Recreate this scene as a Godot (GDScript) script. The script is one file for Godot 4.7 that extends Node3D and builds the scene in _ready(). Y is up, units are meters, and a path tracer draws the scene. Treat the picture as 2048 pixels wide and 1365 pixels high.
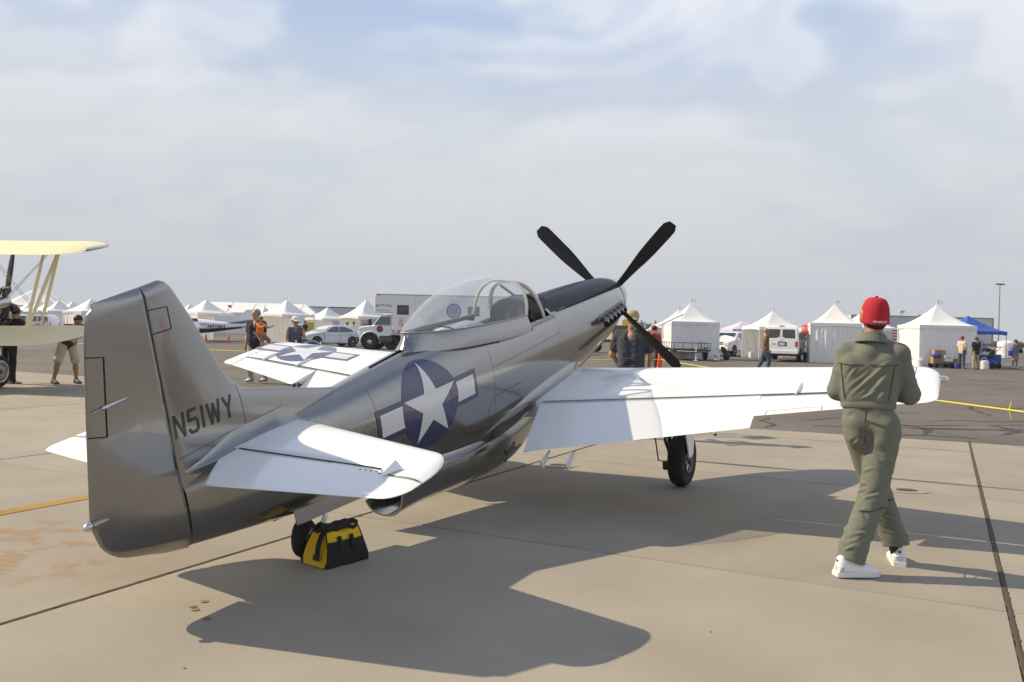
extends Node3D

# ---------------------------------------------------------------- mesh builder
class MB:
	var v := PackedVector3Array()
	var n := PackedVector3Array()
	var uv := PackedVector2Array()
	var ix := PackedInt32Array()

	# adds an indexed shape; smooth: shared normals; closed: turned so that it faces outwards; else faces towards hint
	func add(pv: PackedVector3Array, pi: PackedInt32Array, smooth: bool, closed := true, hint := Vector3.ZERO, puv := PackedVector2Array()) -> void:
		var fn := PackedVector3Array()
		var c := Vector3.ZERO
		for p in pv:
			c += p
		c /= maxf(1.0, pv.size())
		var vol := 0.0
		var towards := 0.0
		for k in range(0, pi.size(), 3):
			var a := pv[pi[k]]
			var nn := (pv[pi[k + 2]] - a).cross(pv[pi[k + 1]] - a)
			fn.append(nn)
			vol += (a - c).dot(nn)
			towards += nn.dot(hint)
		var flip := vol < 0.0 if closed else (hint != Vector3.ZERO and towards < 0.0)
		var base := v.size()
		if smooth:
			var acc := PackedVector3Array()
			acc.resize(pv.size())
			for k in range(0, pi.size(), 3):
				var q := fn[k / 3]
				acc[pi[k]] += q
				acc[pi[k + 1]] += q
				acc[pi[k + 2]] += q
			for k in pv.size():
				var q := acc[k].normalized()
				v.append(pv[k])
				n.append(-q if flip else q)
				uv.append(puv[k] if puv.size() else Vector2.ZERO)
			for k in range(0, pi.size(), 3):
				ix.append(base + pi[k])
				ix.append(base + pi[k + (2 if flip else 1)])
				ix.append(base + pi[k + (1 if flip else 2)])
		else:
			for k in range(0, pi.size(), 3):
				var q := fn[k / 3].normalized()
				if flip:
					q = -q
				for j in 3:
					v.append(pv[pi[k + j]])
					n.append(q)
					uv.append(puv[pi[k + j]] if puv.size() else Vector2.ZERO)
				var b := v.size() - 3
				ix.append(b)
				ix.append(b + (2 if flip else 1))
				ix.append(b + (1 if flip else 2))

	func box(c: Vector3, s: Vector3, bev := 0.0, b := Basis()) -> MB:
		var h := s * 0.5
		bev = minf(bev, 0.45 * minf(s.x, minf(s.y, s.z)))
		var p := PackedVector3Array()
		var f := PackedInt32Array()
		if bev <= 0.0:
			for k in 8:
				p.append(c + b * Vector3(h.x if k & 1 else -h.x, h.y if k & 2 else -h.y, h.z if k & 4 else -h.z))
			f = PackedInt32Array([0, 1, 3, 0, 3, 2, 4, 6, 7, 4, 7, 5, 0, 4, 5, 0, 5, 1, 2, 3, 7, 2, 7, 6, 0, 2, 6, 0, 6, 4, 1, 5, 7, 1, 7, 3])
			add(p, f, false)
			return self
		# chamfered: the hull is stacked as rounded-rectangle rings
		var rings := []
		for yy in [[-h.y, bev], [-h.y + bev, 0.0], [h.y - bev, 0.0], [h.y, bev]]:
			var r := PackedVector3Array()
			var i: float = yy[1]
			for q in [[-1, -1, 0, 1], [1, -1, 1, 0], [1, 1, 0, 1], [-1, 1, 1, 0]]:
				var sx: float = q[0]
				var sz: float = q[1]
				var one := Vector3(sx * (h.x - i), yy[0], sz * (h.z - maxf(bev, i)))
				var two := Vector3(sx * (h.x - maxf(bev, i)), yy[0], sz * (h.z - i))
				if q[2] == 0:
					r.append(c + b * one)
					r.append(c + b * two)
				else:
					r.append(c + b * two)
					r.append(c + b * one)
			# order the ring by angle
			var o := []
			for t in r:
				o.append(t)
			o.sort_custom(func(m, w): return atan2((b.inverse() * (m - c)).z / s.z, (b.inverse() * (m - c)).x / s.x) < atan2((b.inverse() * (w - c)).z / s.z, (b.inverse() * (w - c)).x / s.x))
			rings.append(PackedVector3Array(o))
		loft(rings, true, true, true, false)
		return self

	# rings of equally many points; ring_closed: each ring goes round
	func loft(rings: Array, ring_closed := true, cap0 := true, cap1 := true, smooth := true, hint := Vector3.ZERO) -> MB:
		var m: int = rings[0].size()
		var p := PackedVector3Array()
		var f := PackedInt32Array()
		for r in rings:
			p.append_array(r)
		var w := m if ring_closed else m - 1
		for j in rings.size() - 1:
			for k in w:
				var a := j * m + k
				var bb := j * m + (k + 1) % m
				f.append_array([a, bb, bb + m, a, bb + m, a + m])
		if ring_closed and hint == Vector3.ZERO:
			# orient by volume including caps
			var c := Vector3.ZERO
			for q in p:
				c += q
			c /= p.size()
			var vol := 0.0
			for k in range(0, f.size(), 3):
				var a := p[f[k]] - c
				vol += a.dot((p[f[k + 2]] - p[f[k]]).cross(p[f[k + 1]] - p[f[k]]))
			if vol < 0.0:
				for k in range(0, f.size(), 3):
					var t := f[k + 1]
					f[k + 1] = f[k + 2]
					f[k + 2] = t
			add(p, f, smooth, false)
			if cap0:
				cap(rings[0], _mid(rings[0]) - _mid(rings[1]))
			if cap1:
				cap(rings[-1], _mid(rings[-1]) - _mid(rings[-2]))
		else:
			add(p, f, smooth, false, hint)
		return self

	func _mid(r: PackedVector3Array) -> Vector3:
		var c := Vector3.ZERO
		for q in r:
			c += q
		return c / r.size()

	func cap(r: PackedVector3Array, hint: Vector3) -> void:
		var p := PackedVector3Array(r)
		p.append(_mid(r))
		var f := PackedInt32Array()
		for k in r.size():
			f.append_array([k, (k + 1) % r.size(), r.size()])
		add(p, f, false, false, hint)

	func tube(pts: Array, radii, sides := 8, caps := true) -> MB:
		var rings := []
		var up := Vector3.UP
		for k in pts.size():
			var d: Vector3 = (pts[mini(k + 1, pts.size() - 1)] - pts[maxi(k - 1, 0)]).normalized()
			if k == 0:
				up = Vector3.UP if absf(d.y) < 0.9 else Vector3.RIGHT
			var x := d.cross(up).normalized()
			var y := x.cross(d).normalized()
			up = y
			var r: float = radii[k] if radii is Array else radii
			var ring := PackedVector3Array()
			for q in sides:
				var a := TAU * q / sides
				ring.append(pts[k] + (x * cos(a) + y * sin(a)) * r)
			rings.append(ring)
		loft(rings, true, caps, caps, true)
		return self

	# profile: [radius, height] pairs along axis
	func lathe(at: Vector3, axis: Vector3, profile: Array, sides := 20, smooth := true, caps := true) -> MB:
		var d := axis.normalized()
		var x := d.cross(Vector3.UP if absf(d.y) < 0.9 else Vector3.RIGHT).normalized()
		var y := x.cross(d)
		var rings := []
		for pr in profile:
			var ring := PackedVector3Array()
			for q in sides:
				var a := TAU * q / sides
				ring.append(at + d * pr[1] + (x * cos(a) + y * sin(a)) * pr[0])
			rings.append(ring)
		loft(rings, true, caps, caps, smooth)
		return self

	func ball(c: Vector3, r: Vector3, b := Basis(), nu := 14, nv := 9) -> MB:
		var rings := []
		for j in nv + 1:
			var t := PI * clampf(j / float(nv), 0.01, 0.99)
			var ring := PackedVector3Array()
			for q in nu:
				var a := TAU * q / nu
				ring.append(c + b * (Vector3(sin(t) * cos(a), cos(t), sin(t) * sin(a)) * r))
			rings.append(ring)
		loft(rings, true, true, true, true)
		return self

	# a flat outline (x, y of b) given thickness along z of b
	func slab(poly: PackedVector2Array, z0: float, z1: float, at := Vector3.ZERO, b := Basis()) -> MB:
		var t := Geometry2D.triangulate_polygon(poly)
		for z in [z0, z1]:
			var p := PackedVector3Array()
			for q in poly:
				p.append(at + b * Vector3(q.x, q.y, z))
			add(p, t, false, false, b * Vector3(0, 0, z - (z0 + z1) * 0.5))
		var p2 := PackedVector3Array()
		var f := PackedInt32Array()
		for k in poly.size():
			var q := poly[k]
			var w := poly[(k + 1) % poly.size()]
			var s := p2.size()
			for e in [Vector3(q.x, q.y, z0), Vector3(w.x, w.y, z0), Vector3(w.x, w.y, z1), Vector3(q.x, q.y, z1)]:
				p2.append(at + b * e)
			f.append_array([s, s + 1, s + 2, s, s + 2, s + 3])
		# sides face away from the middle
		var area := 0.0
		for k in poly.size():
			area += poly[k].cross(poly[(k + 1) % poly.size()])
		var good := (area > 0.0) == (z1 > z0)
		var q0 := (p2[2] - p2[0]).cross(p2[1] - p2[0])
		var e0 := poly[1] - poly[0]
		var outward := b * Vector3(e0.y, -e0.x, 0) * signf(area)
		if q0.dot(outward) < 0.0:
			for k in range(0, f.size(), 3):
				var tt := f[k + 1]
				f[k + 1] = f[k + 2]
				f[k + 2] = tt
		add(p2, f, false, false)
		return self

	func quad(a: Vector3, b: Vector3, c: Vector3, d: Vector3, hint := Vector3.ZERO) -> MB:
		add(PackedVector3Array([a, b, c, d]), PackedInt32Array([0, 1, 2, 0, 2, 3]), false, false, hint, PackedVector2Array([Vector2(0, 1), Vector2(1, 1), Vector2(1, 0), Vector2(0, 0)]))
		return self

	# outlines in a flat parameter space laid on a surface
	func decal(polys: Array, map: Callable, hint: Vector3, sub := 2) -> MB:
		for poly in polys:
			var t := Geometry2D.triangulate_polygon(poly)
			var p: Array = []
			for k in range(0, t.size(), 3):
				p.append([poly[t[k]], poly[t[k + 1]], poly[t[k + 2]]])
			for s in sub:
				var q: Array = []
				for a in p:
					var m0: Vector2 = (a[0] + a[1]) * 0.5
					var m1: Vector2 = (a[1] + a[2]) * 0.5
					var m2: Vector2 = (a[2] + a[0]) * 0.5
					q.append_array([[a[0], m0, m2], [m0, a[1], m1], [m2, m1, a[2]], [m0, m1, m2]])
				p = q
			var seen := {}
			var pv := PackedVector3Array()
			var pi := PackedInt32Array()
			for a in p:
				for e in a:
					var key := Vector2i(roundi(e.x * 20000.0), roundi(e.y * 20000.0))
					if not seen.has(key):
						seen[key] = pv.size()
						pv.append(map.call(e))
					pi.append(seen[key])
			# all triangles of a flat outline wind alike; make sure of it
			for k in range(0, pi.size(), 3):
				var nn := (pv[pi[k + 2]] - pv[pi[k]]).cross(pv[pi[k + 1]] - pv[pi[k]])
				if nn.dot(hint) < 0.0:
					var tt := pi[k + 1]
					pi[k + 1] = pi[k + 2]
					pi[k + 2] = tt
			add(pv, pi, true, false)
		return self

	func mesh() -> ArrayMesh:
		var a := []
		a.resize(Mesh.ARRAY_MAX)
		a[Mesh.ARRAY_VERTEX] = v
		a[Mesh.ARRAY_NORMAL] = n
		a[Mesh.ARRAY_TEX_UV] = uv
		a[Mesh.ARRAY_INDEX] = ix
		var m := ArrayMesh.new()
		m.add_surface_from_arrays(Mesh.PRIMITIVE_TRIANGLES, a)
		return m


# ---------------------------------------------------------------- scene helpers
var M := {}
var used := {}
var rng := RandomNumberGenerator.new()

func numbered(called: String) -> String:
	var k: int = used.get(called, 0)
	used[called] = k + 1
	return called if k == 0 else "%s_%03d" % [called, k]

func obj(called: String, shape, m: Material, parent: Node = self) -> MeshInstance3D:
	var o := MeshInstance3D.new()
	o.name = numbered(called) if parent == self else called
	o.mesh = shape.mesh() if shape is MB else shape
	o.material_override = m
	parent.add_child(o, true)
	return o

func thing(called: String, label: String, category: String, at := Vector3.ZERO, turn := 0.0, group := "") -> Node3D:
	var o := Node3D.new()
	o.name = numbered(called)
	add_child(o)
	o.position = at
	o.rotation.y = turn
	tag(o, label, category, group)
	return o

func tag(o: Node, label: String, category: String, group := "") -> Node:
	o.set_meta("label", label)
	o.set_meta("category", category)
	if group:
		o.set_meta("group", group)
	return o

func struct(called: String, shape, m: Material, parent: Node = self) -> MeshInstance3D:
	var o := obj(called, shape, m, parent)
	if parent == self:
		o.set_meta("kind", "structure")
	return o

func dup(root: Node3D, at: Vector3, turn: float, label: String) -> Node3D:
	var r: Node3D = root.duplicate()
	var plain := String(root.name)
	r.name = numbered(plain.get_slice("_0", 0))
	add_child(r)
	r.position = at
	r.rotation.y = turn
	r.set_meta("label", label)
	return r

func lin(r: float, g: float, b: float, a := 1.0) -> Color:
	var c := Color(r, g, b).linear_to_srgb()
	c.a = a
	return c

func mat(c: Color, rough := 0.6, metal := 0.0, coat := 0.0) -> StandardMaterial3D:
	var m := StandardMaterial3D.new()
	m.albedo_color = c
	m.roughness = rough
	m.metallic = metal
	if coat > 0.0:
		m.clearcoat_enabled = true
		m.clearcoat = coat
		m.clearcoat_roughness = 0.04
	return m

func glass(c: Color, a: float) -> StandardMaterial3D:
	var m := mat(Color(c.r, c.g, c.b, a), 0.02)
	m.transparency = BaseMaterial3D.TRANSPARENCY_ALPHA
	return m

func noise(freq: float, oct: int, sd: int, kind := FastNoiseLite.TYPE_SIMPLEX_SMOOTH) -> FastNoiseLite:
	var f := FastNoiseLite.new()
	f.seed = sd
	f.noise_type = kind
	f.frequency = freq
	f.fractal_octaves = oct
	return f

func ntex(f: FastNoiseLite, size: int, lo: Color, hi: Color, normal := 0.0) -> NoiseTexture2D:
	var t := NoiseTexture2D.new()
	t.width = size
	t.height = size
	t.seamless = true
	t.noise = f
	if normal > 0.0:
		t.as_normal_map = true
		t.bump_strength = normal
	else:
		var g := Gradient.new()
		g.colors = PackedColorArray([lo, hi])
		g.offsets = PackedFloat32Array([0.15, 0.85])
		t.color_ramp = g
	return t

# world-mapped surface: fine albedo texture times broad mottling, with a bump
func ground_mat(lo: Color, hi: Color, freq: float, tile: float, sd: int, broad_lo := 0.82, broad_tile := 0.06, bump := 1.5) -> StandardMaterial3D:
	var m := mat(Color.WHITE, 0.9)
	m.albedo_texture = ntex(noise(freq, 5, sd), 1024, lo, hi)
	m.uv1_triplanar = true
	m.uv1_world_triplanar = true
	m.uv1_scale = Vector3.ONE * tile
	m.normal_enabled = true
	m.normal_texture = ntex(noise(freq * 1.6, 4, sd + 7), 512, Color.BLACK, Color.WHITE, bump)
	m.normal_scale = 0.5
	m.detail_enabled = true
	m.detail_blend_mode = BaseMaterial3D.BLEND_MODE_MUL
	m.detail_uv_layer = BaseMaterial3D.DETAIL_UV_2
	m.uv2_triplanar = true
	m.uv2_world_triplanar = true
	m.uv2_scale = Vector3.ONE * broad_tile
	m.detail_albedo = ntex(noise(0.012, 5, sd + 13), 512, Color(broad_lo, broad_lo, broad_lo), Color(1, 1, 1))
	return m

func lerp_table(t: Array, x: float, col: int) -> float:
	var k := 0
	while k < t.size() - 2 and t[k + 1][0] <= x:
		k += 1
	var a = t[maxi(k - 1, 0)]
	var b = t[k]
	var c = t[k + 1]
	var d = t[mini(k + 2, t.size() - 1)]
	var h: float = c[0] - b[0]
	var u := clampf((x - b[0]) / h, 0.0, 1.0)
	var mb: float = (c[col] - a[col]) / maxf(c[0] - a[0], 1e-6)
	var mc: float = (d[col] - b[col]) / maxf(d[0] - b[0], 1e-6)
	var u2 := u * u
	var u3 := u2 * u
	return (2 * u3 - 3 * u2 + 1) * b[col] + (u3 - 2 * u2 + u) * h * mb + (3 * u2 - 2 * u3) * c[col] + (u3 - u2) * h * mc

func strip(a: Vector2, b: Vector2, w: float) -> PackedVector2Array:
	var d := (b - a).normalized().orthogonal() * w * 0.5
	return PackedVector2Array([a - d, b - d, b + d, a + d])

func circle2(c: Vector2, r: float, n := 40) -> PackedVector2Array:
	var p := PackedVector2Array()
	for k in n:
		p.append(c + Vector2.from_angle(TAU * k / n) * r)
	return p

func star2(c: Vector2, r: float, up := PI / 2) -> PackedVector2Array:
	var p := PackedVector2Array()
	for k in 10:
		p.append(c + Vector2.from_angle(up + TAU * k / 10.0) * (r if k % 2 == 0 else r * 0.382))
	return p

func text_mesh(s: String, height: float, depth: float, font := "Droid Sans", bold := true) -> TextMesh:
	var t := TextMesh.new()
	var f := SystemFont.new()
	f.font_names = PackedStringArray([font])
	if bold:
		f.font_weight = 700
	t.font = f
	t.text = s
	t.font_size = 64
	t.pixel_size = height / 46.0
	t.depth = depth
	return t

func writing(called: String, s: String, height: float, at: Vector3, b: Basis, m: Material, parent: Node, font := "Droid Sans") -> MeshInstance3D:
	var o := obj(called, text_mesh(s, height, 0.004, font), m, parent)
	o.transform = Transform3D(b, at)
	return o


# ---------------------------------------------------------------- scene
func _ready() -> void:
	rng.seed = 51
	# camera
	var cam := Camera3D.new()
	cam.name = "camera"
	add_child(cam)
	cam.transform = Transform3D(Basis(Vector3(0.9997006, 0.024464, -0.000361), Vector3(-0.0244667, 0.9995918, -0.0147449), Vector3(0, 0.0147493, 0.9998912)).orthonormalized(), Vector3(0, 1.55, 0))
	cam.keep_aspect = Camera3D.KEEP_HEIGHT
	cam.fov = 43.28
	cam.near = 0.05
	cam.far = 6000.0
	cam.current = true
	# sky, air and exposure
	var env := Environment.new()
	env.background_mode = Environment.BG_SKY
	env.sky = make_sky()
	env.tonemap_mode = Environment.TONE_MAPPER_LINEAR
	env.tonemap_exposure = 1.12
	env.fog_enabled = true
	env.fog_density = 0.0004
	env.fog_light_color = Color(0.86, 0.89, 0.94)
	env.sdfgi_enabled = true
	env.ssao_enabled = true
	env.ssil_enabled = true
	var we := WorldEnvironment.new()
	we.name = "world_environment"
	we.environment = env
	add_child(we)
	# sun: from the left and a little ahead, 37 degrees up
	var sun := DirectionalLight3D.new()
	sun.name = "sun"
	add_child(sun)
	sun.look_at_from_position(Vector3.ZERO, Vector3(0.7798, -0.5998, 0.1792), Vector3.UP)
	sun.light_color = Color(1.0, 0.93, 0.80)
	sun.light_energy = 1.6
	sun.light_angular_distance = 0.5
	sun.shadow_enabled = true

	make_materials()
	make_ground()
	make_mustang()
	make_flight_suit_man()
	make_tool_bag()
	make_biplane()
	make_tents()
	make_vehicles()
	make_people()
	make_small_things()

func make_sky() -> Sky:
	var w := 1024
	var h := 512
	var img := Image.create(w, h, false, Image.FORMAT_RGBF)
	var big := noise(0.5, 3, 4)
	var soft := noise(1.1, 5, 33)
	var wisp := noise(2.4, 6, 21)
	var warp := noise(0.8, 4, 8)
	for y in h:
		var el := (0.5 - (y + 0.5) / h) * PI
		for x in w:
			var az := ((x + 0.5) / w - 0.5) * TAU
			var c := Color(0.50, 0.51, 0.54)
			if el > -0.02:
				var d := Vector3(sin(az) * cos(el), sin(el), -cos(az) * cos(el))
				# thin clouds lie on a high layer: the direction is carried up to it
				var s := maxf(d.y, 0.0) + 0.30
				var p := Vector2(d.x / s, d.z / s)
				var wv := Vector2(warp.get_noise_2d(p.x, p.y), warp.get_noise_2d(p.x + 31.7, p.y - 12.1)) * 0.45
				var q := p + wv
				var streak := Vector2(q.x * 0.7 + q.y * 0.5, q.y * 1.9 - q.x * 0.7)
				var fine := wisp.get_noise_2d(streak.x * 0.9, streak.y * 1.5)
				var v := big.get_noise_2d(q.x * 1.1 + 2.3, q.y * 1.1) * 0.85 + soft.get_noise_2d(streak.x, streak.y) * 0.5 + fine * 0.36
				var hgt := clampf(d.y, 0.0, 1.0)
				var cover := smoothstep(-0.40, 0.26, v + 0.22 - 0.6 * smoothstep(0.42, 0.85, hgt))
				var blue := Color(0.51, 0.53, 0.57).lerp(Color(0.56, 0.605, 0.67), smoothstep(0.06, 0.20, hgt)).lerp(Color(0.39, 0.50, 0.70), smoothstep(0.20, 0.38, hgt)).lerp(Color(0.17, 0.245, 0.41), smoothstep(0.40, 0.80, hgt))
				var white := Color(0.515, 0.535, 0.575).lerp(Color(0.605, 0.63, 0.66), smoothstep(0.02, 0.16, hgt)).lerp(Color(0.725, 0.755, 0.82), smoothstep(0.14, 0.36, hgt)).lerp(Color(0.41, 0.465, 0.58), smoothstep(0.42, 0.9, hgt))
				white = white * (1.0 + (0.05 * fine + 0.05 * soft.get_noise_2d(streak.x * 2.3 + 9.0, streak.y * 3.1)) * smoothstep(0.08, 0.3, hgt))
				c = blue.lerp(white, cover)
				# haze brightens towards the sun's side
				var sd := d.dot(Vector3(-0.7798, 0.5998, -0.1792))
				c = c * (1.0 + 0.25 * pow(maxf(sd, 0.0), 4.0))
			img.set_pixel(x, y, c)
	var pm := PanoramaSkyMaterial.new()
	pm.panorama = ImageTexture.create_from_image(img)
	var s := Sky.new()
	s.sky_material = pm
	return s

func make_materials() -> void:
	M.silver = mat(lin(0.295, 0.29, 0.28), 0.21, 0.86, 1.0)
	var fl := ntex(noise(0.35, 2, 3), 512, Color(0.86, 0.86, 0.86), Color(1, 1, 1))
	M.silver.albedo_texture = fl
	M.silver.uv1_triplanar = true
	M.silver.uv1_scale = Vector3.ONE * 3.0
	M.anti_glare = mat(lin(0.010, 0.016, 0.032), 0.5, 0.0, 0.12)
	M.anti_glare.metallic_specular = 0.28
	M.white_paint = mat(lin(0.82, 0.82, 0.82), 0.30, 0.0, 0.6)
	M.insignia_blue = mat(lin(0.028, 0.032, 0.10), 0.3, 0.0, 0.9)
	M.insignia_white = mat(lin(0.66, 0.66, 0.66), 0.3, 0.0, 0.9)
	M.black_paint = mat(lin(0.010, 0.010, 0.010), 0.35, 0.0, 0.35)
	M.seam = mat(lin(0.012, 0.012, 0.012), 0.9)
	M.fine_seam = mat(lin(0.16, 0.155, 0.15), 0.7)
	M.rubber = mat(lin(0.018, 0.018, 0.018), 0.85)
	M.rubber.normal_enabled = true
	M.rubber.normal_texture = ntex(noise(0.2, 3, 5), 256, Color.BLACK, Color.WHITE, 3.0)
	M.rubber.uv1_triplanar = true
	M.rubber.uv1_scale = Vector3.ONE * 6
	M.bare_metal = mat(lin(0.55, 0.55, 0.56), 0.25, 0.95)
	M.dark_metal = mat(lin(0.10, 0.10, 0.10), 0.4, 0.8)
	M.exhaust = mat(lin(0.30, 0.29, 0.28), 0.4, 0.9)
	M.soot = mat(lin(0.008, 0.008, 0.008), 0.95)
	M.blade = mat(lin(0.008, 0.008, 0.009), 0.7)
	M.cream_frame = mat(lin(0.46, 0.43, 0.36), 0.5)
	M.cockpit = mat(lin(0.05, 0.055, 0.05), 0.7)
	M.cockpit_black = mat(lin(0.012, 0.012, 0.012), 0.6)
	M.tan_leather = mat(lin(0.10, 0.08, 0.05), 0.6)
	M.perspex = glass(Color(0.9, 0.93, 0.96), 0.13)
	M.grey_primer = mat(lin(0.30, 0.30, 0.30), 0.5)
	M.dark_glass = mat(lin(0.02, 0.026, 0.028), 0.06, 0.0, 1.0)
	M.teal_glass = mat(lin(0.05, 0.075, 0.075), 0.06, 0.0, 1.0)
	M.car_white = mat(lin(0.74, 0.75, 0.77), 0.3, 0.0, 1.0)
	M.car_pearl = mat(lin(0.66, 0.69, 0.74), 0.3, 0.0, 1.0)
	M.truck_white = mat(lin(0.80, 0.80, 0.78), 0.5)
	M.black_plastic = mat(lin(0.02, 0.02, 0.02), 0.6)
	M.rim = mat(lin(0.5, 0.5, 0.5), 0.3, 0.85)
	M.red_lamp = mat(lin(0.45, 0.02, 0.015), 0.2, 0.0, 1.0)
	M.amber_lamp = mat(lin(0.7, 0.28, 0.03), 0.2, 0.0, 1.0)
	M.clear_lamp = mat(lin(0.7, 0.72, 0.72), 0.15, 0.0, 1.0)
	M.plate = mat(lin(0.6, 0.62, 0.66), 0.5)
	M.tent = mat(lin(0.84, 0.84, 0.84), 0.6)
	M.tent.backlight_enabled = true
	M.tent.backlight = Color(0.55, 0.54, 0.52)
	M.tent_lilac = mat(lin(0.58, 0.53, 0.70), 0.7)
	M.tent_red = mat(lin(0.62, 0.035, 0.025), 0.6)
	M.tent_red.backlight_enabled = true
	M.tent_red.backlight = Color(0.5, 0.04, 0.03)
	M.tent_blue = mat(lin(0.025, 0.09, 0.42), 0.6)
	M.pole_white = mat(lin(0.7, 0.7, 0.7), 0.4)
	M.pole_grey = mat(lin(0.30, 0.31, 0.32), 0.5, 0.4)
	M.cream_fabric = mat(lin(0.76, 0.67, 0.42), 0.6)
	M.orange = mat(lin(0.78, 0.10, 0.02), 0.5)
	M.white_plain = mat(lin(0.75, 0.75, 0.75), 0.6)
	M.reflective = mat(lin(0.85, 0.85, 0.87), 0.3)
	M.yellow_rope = mat(lin(0.72, 0.60, 0.02), 0.6)
	M.card = mat(lin(0.36, 0.22, 0.10), 0.85)
	M.blue_plastic = mat(lin(0.03, 0.06, 0.36), 0.4)
	M.red_plain = mat(lin(0.5, 0.02, 0.02), 0.6)
	M.yellow_plain = mat(lin(0.7, 0.55, 0.03), 0.6)
	M.hull_grey = mat(lin(0.52, 0.54, 0.56), 0.55)
	M.trim_blue = mat(lin(0.06, 0.09, 0.18), 0.5)
	M.navy = mat(lin(0.015, 0.02, 0.045), 0.35, 0.0, 0.6)
	M.skin = mat(lin(0.42, 0.23, 0.15), 0.55)
	M.skin.subsurf_scatter_enabled = true
	M.skin.subsurf_scatter_strength = 0.15
	M.skin_tan = mat(lin(0.33, 0.17, 0.10), 0.55)
	M.hair_dark = mat(lin(0.02, 0.014, 0.01), 0.6)
	M.hair_grey = mat(lin(0.22, 0.21, 0.20), 0.6)
	M.hair_brown = mat(lin(0.09, 0.045, 0.02), 0.6)
	M.glasses = mat(lin(0.008, 0.008, 0.008), 0.12, 0.0, 1.0)

func cloth(c: Color, sd := 1, strength := 7.0, tile := 2.2) -> StandardMaterial3D:
	var m := mat(c, 0.88)
	m.normal_enabled = true
	if not M.has("cloth_bump"):
		M.cloth_bump = ntex(noise(0.014, 4, 77), 512, Color.BLACK, Color.WHITE, strength)
	m.normal_texture = M.cloth_bump
	m.uv1_triplanar = true
	m.uv1_scale = Vector3.ONE * tile
	m.uv1_offset = Vector3(sd * 0.37, sd * 0.11, sd * 0.73)
	return m

# ---------------------------------------------------------------- the silver fighter
# own axes: x to its right, y up, z aft; s is measured aft of the propeller, u up from its shaft, r to the right
const BASE_S := 1.46
const BASE_U := -1.64
# s, half width, top, bottom, height of the widest line, fullness
const FUS := [
	[0.0, 0.235, 0.225, -0.275, -0.02, 2.0], [0.06, 0.262, 0.25, -0.315, -0.02, 2.0], [0.3, 0.292, 0.28, -0.41, -0.04, 2.1], [0.8, 0.315, 0.316, -0.50, -0.05, 2.25],
	[1.4, 0.335, 0.343, -0.59, -0.06, 2.35], [1.9, 0.345, 0.358, -0.66, -0.06, 2.35], [2.4, 0.35, 0.37, -0.70, -0.06, 2.3], [3.1, 0.345, 0.395, -0.70, -0.05, 2.25],
	[3.6, 0.322, 0.40, -0.655, -0.03, 2.15], [4.2, 0.28, 0.375, -0.565, -0.01, 2.1], [4.9, 0.212, 0.325, -0.455, 0.0, 2.1], [5.5, 0.15, 0.28, -0.362, 0.02, 2.2],
	[6.0, 0.105, 0.25, -0.262, 0.03, 2.3], [6.31, 0.082, 0.235, -0.198, 0.03, 2.4]]

func V(s: float, u: float, r: float) -> Vector3:
	return Vector3(r, u - BASE_U, s - BASE_S)

func fus_ring(s: float, count: int, grow := 0.0) -> PackedVector3Array:
	var w := lerp_table(FUS, s, 1) + grow
	var t := lerp_table(FUS, s, 2) + grow
	var b := lerp_table(FUS, s, 3) - grow
	var c := lerp_table(FUS, s, 4)
	var e := 2.0 / lerp_table(FUS, s, 5)
	var p := PackedVector3Array()
	for k in count:
		var a := TAU * k / count
		var x := signf(cos(a)) * pow(absf(cos(a)), e) * w
		var y := signf(sin(a)) * pow(absf(sin(a)), e)
		p.append(V(s, c + y * ((t - c) if y > 0.0 else (c - b)), x))
	return p

func fus_r(s: float, u: float) -> float:
	var c := lerp_table(FUS, s, 4)
	var e := lerp_table(FUS, s, 5)
	var h := (lerp_table(FUS, s, 2) - c) if u > c else (c - lerp_table(FUS, s, 3))
	var q := clampf(absf(u - c) / h, 0.0, 1.0)
	return lerp_table(FUS, s, 1) * pow(maxf(0.0, 1.0 - pow(q, e)), 1.0 / e)

func naca(x: float) -> float:
	x = clampf(x, 0.0, 1.0)
	return 5.0 * (0.2969 * sqrt(x) - 0.126 * x - 0.3516 * x * x + 0.2843 * x * x * x - 0.1036 * x * x * x * x)

# wing: leading edge, hinge line, trailing edge, chord line height at a distance r from the middle
func w_le(r: float) -> float:
	return 1.26 + 0.118 * (r - 0.35)
func w_te(r: float) -> float:
	return 3.34 - 0.235 * (r - 0.4)
func w_hinge(r: float) -> float:
	return 2.615 - 0.083 * (r - 0.36)
func w_u(r: float) -> float:
	return -0.572 + 0.088 * r
func w_t(r: float) -> float:
	return lerpf(0.103, 0.090, r / 3.5)
func w_up(s: float, r: float) -> float:
	var c := w_te(r) - w_le(r)
	return w_u(r) + 1.12 * w_t(r) * c * naca((s - w_le(r)) / c)
func w_dn(s: float, r: float) -> float:
	var c := w_te(r) - w_le(r)
	return w_u(r) - 0.80 * w_t(r) * c * naca((s - w_le(r)) / c)

# ring of a wing piece between chordwise places a and b
func wing_ring(r: float, sgn: float, a: float, b: float, round_nose: bool) -> PackedVector3Array:
	var p := PackedVector3Array()
	var m := 16
	for k in m + 1:
		var q := float(k) / m
		var s := lerpf(b, a, 1.0 - pow(1.0 - q, 2.0)) if round_nose else lerpf(b, a, q)
		p.append(V(s, w_up(s, r), sgn * r))
	for k in m:
		var q := float(k + 1) / m
		var s := lerpf(a, b, pow(q, 2.0)) if round_nose else lerpf(a, b, q)
		p.append(V(s, w_dn(s, r), sgn * r))
	return p

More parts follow.
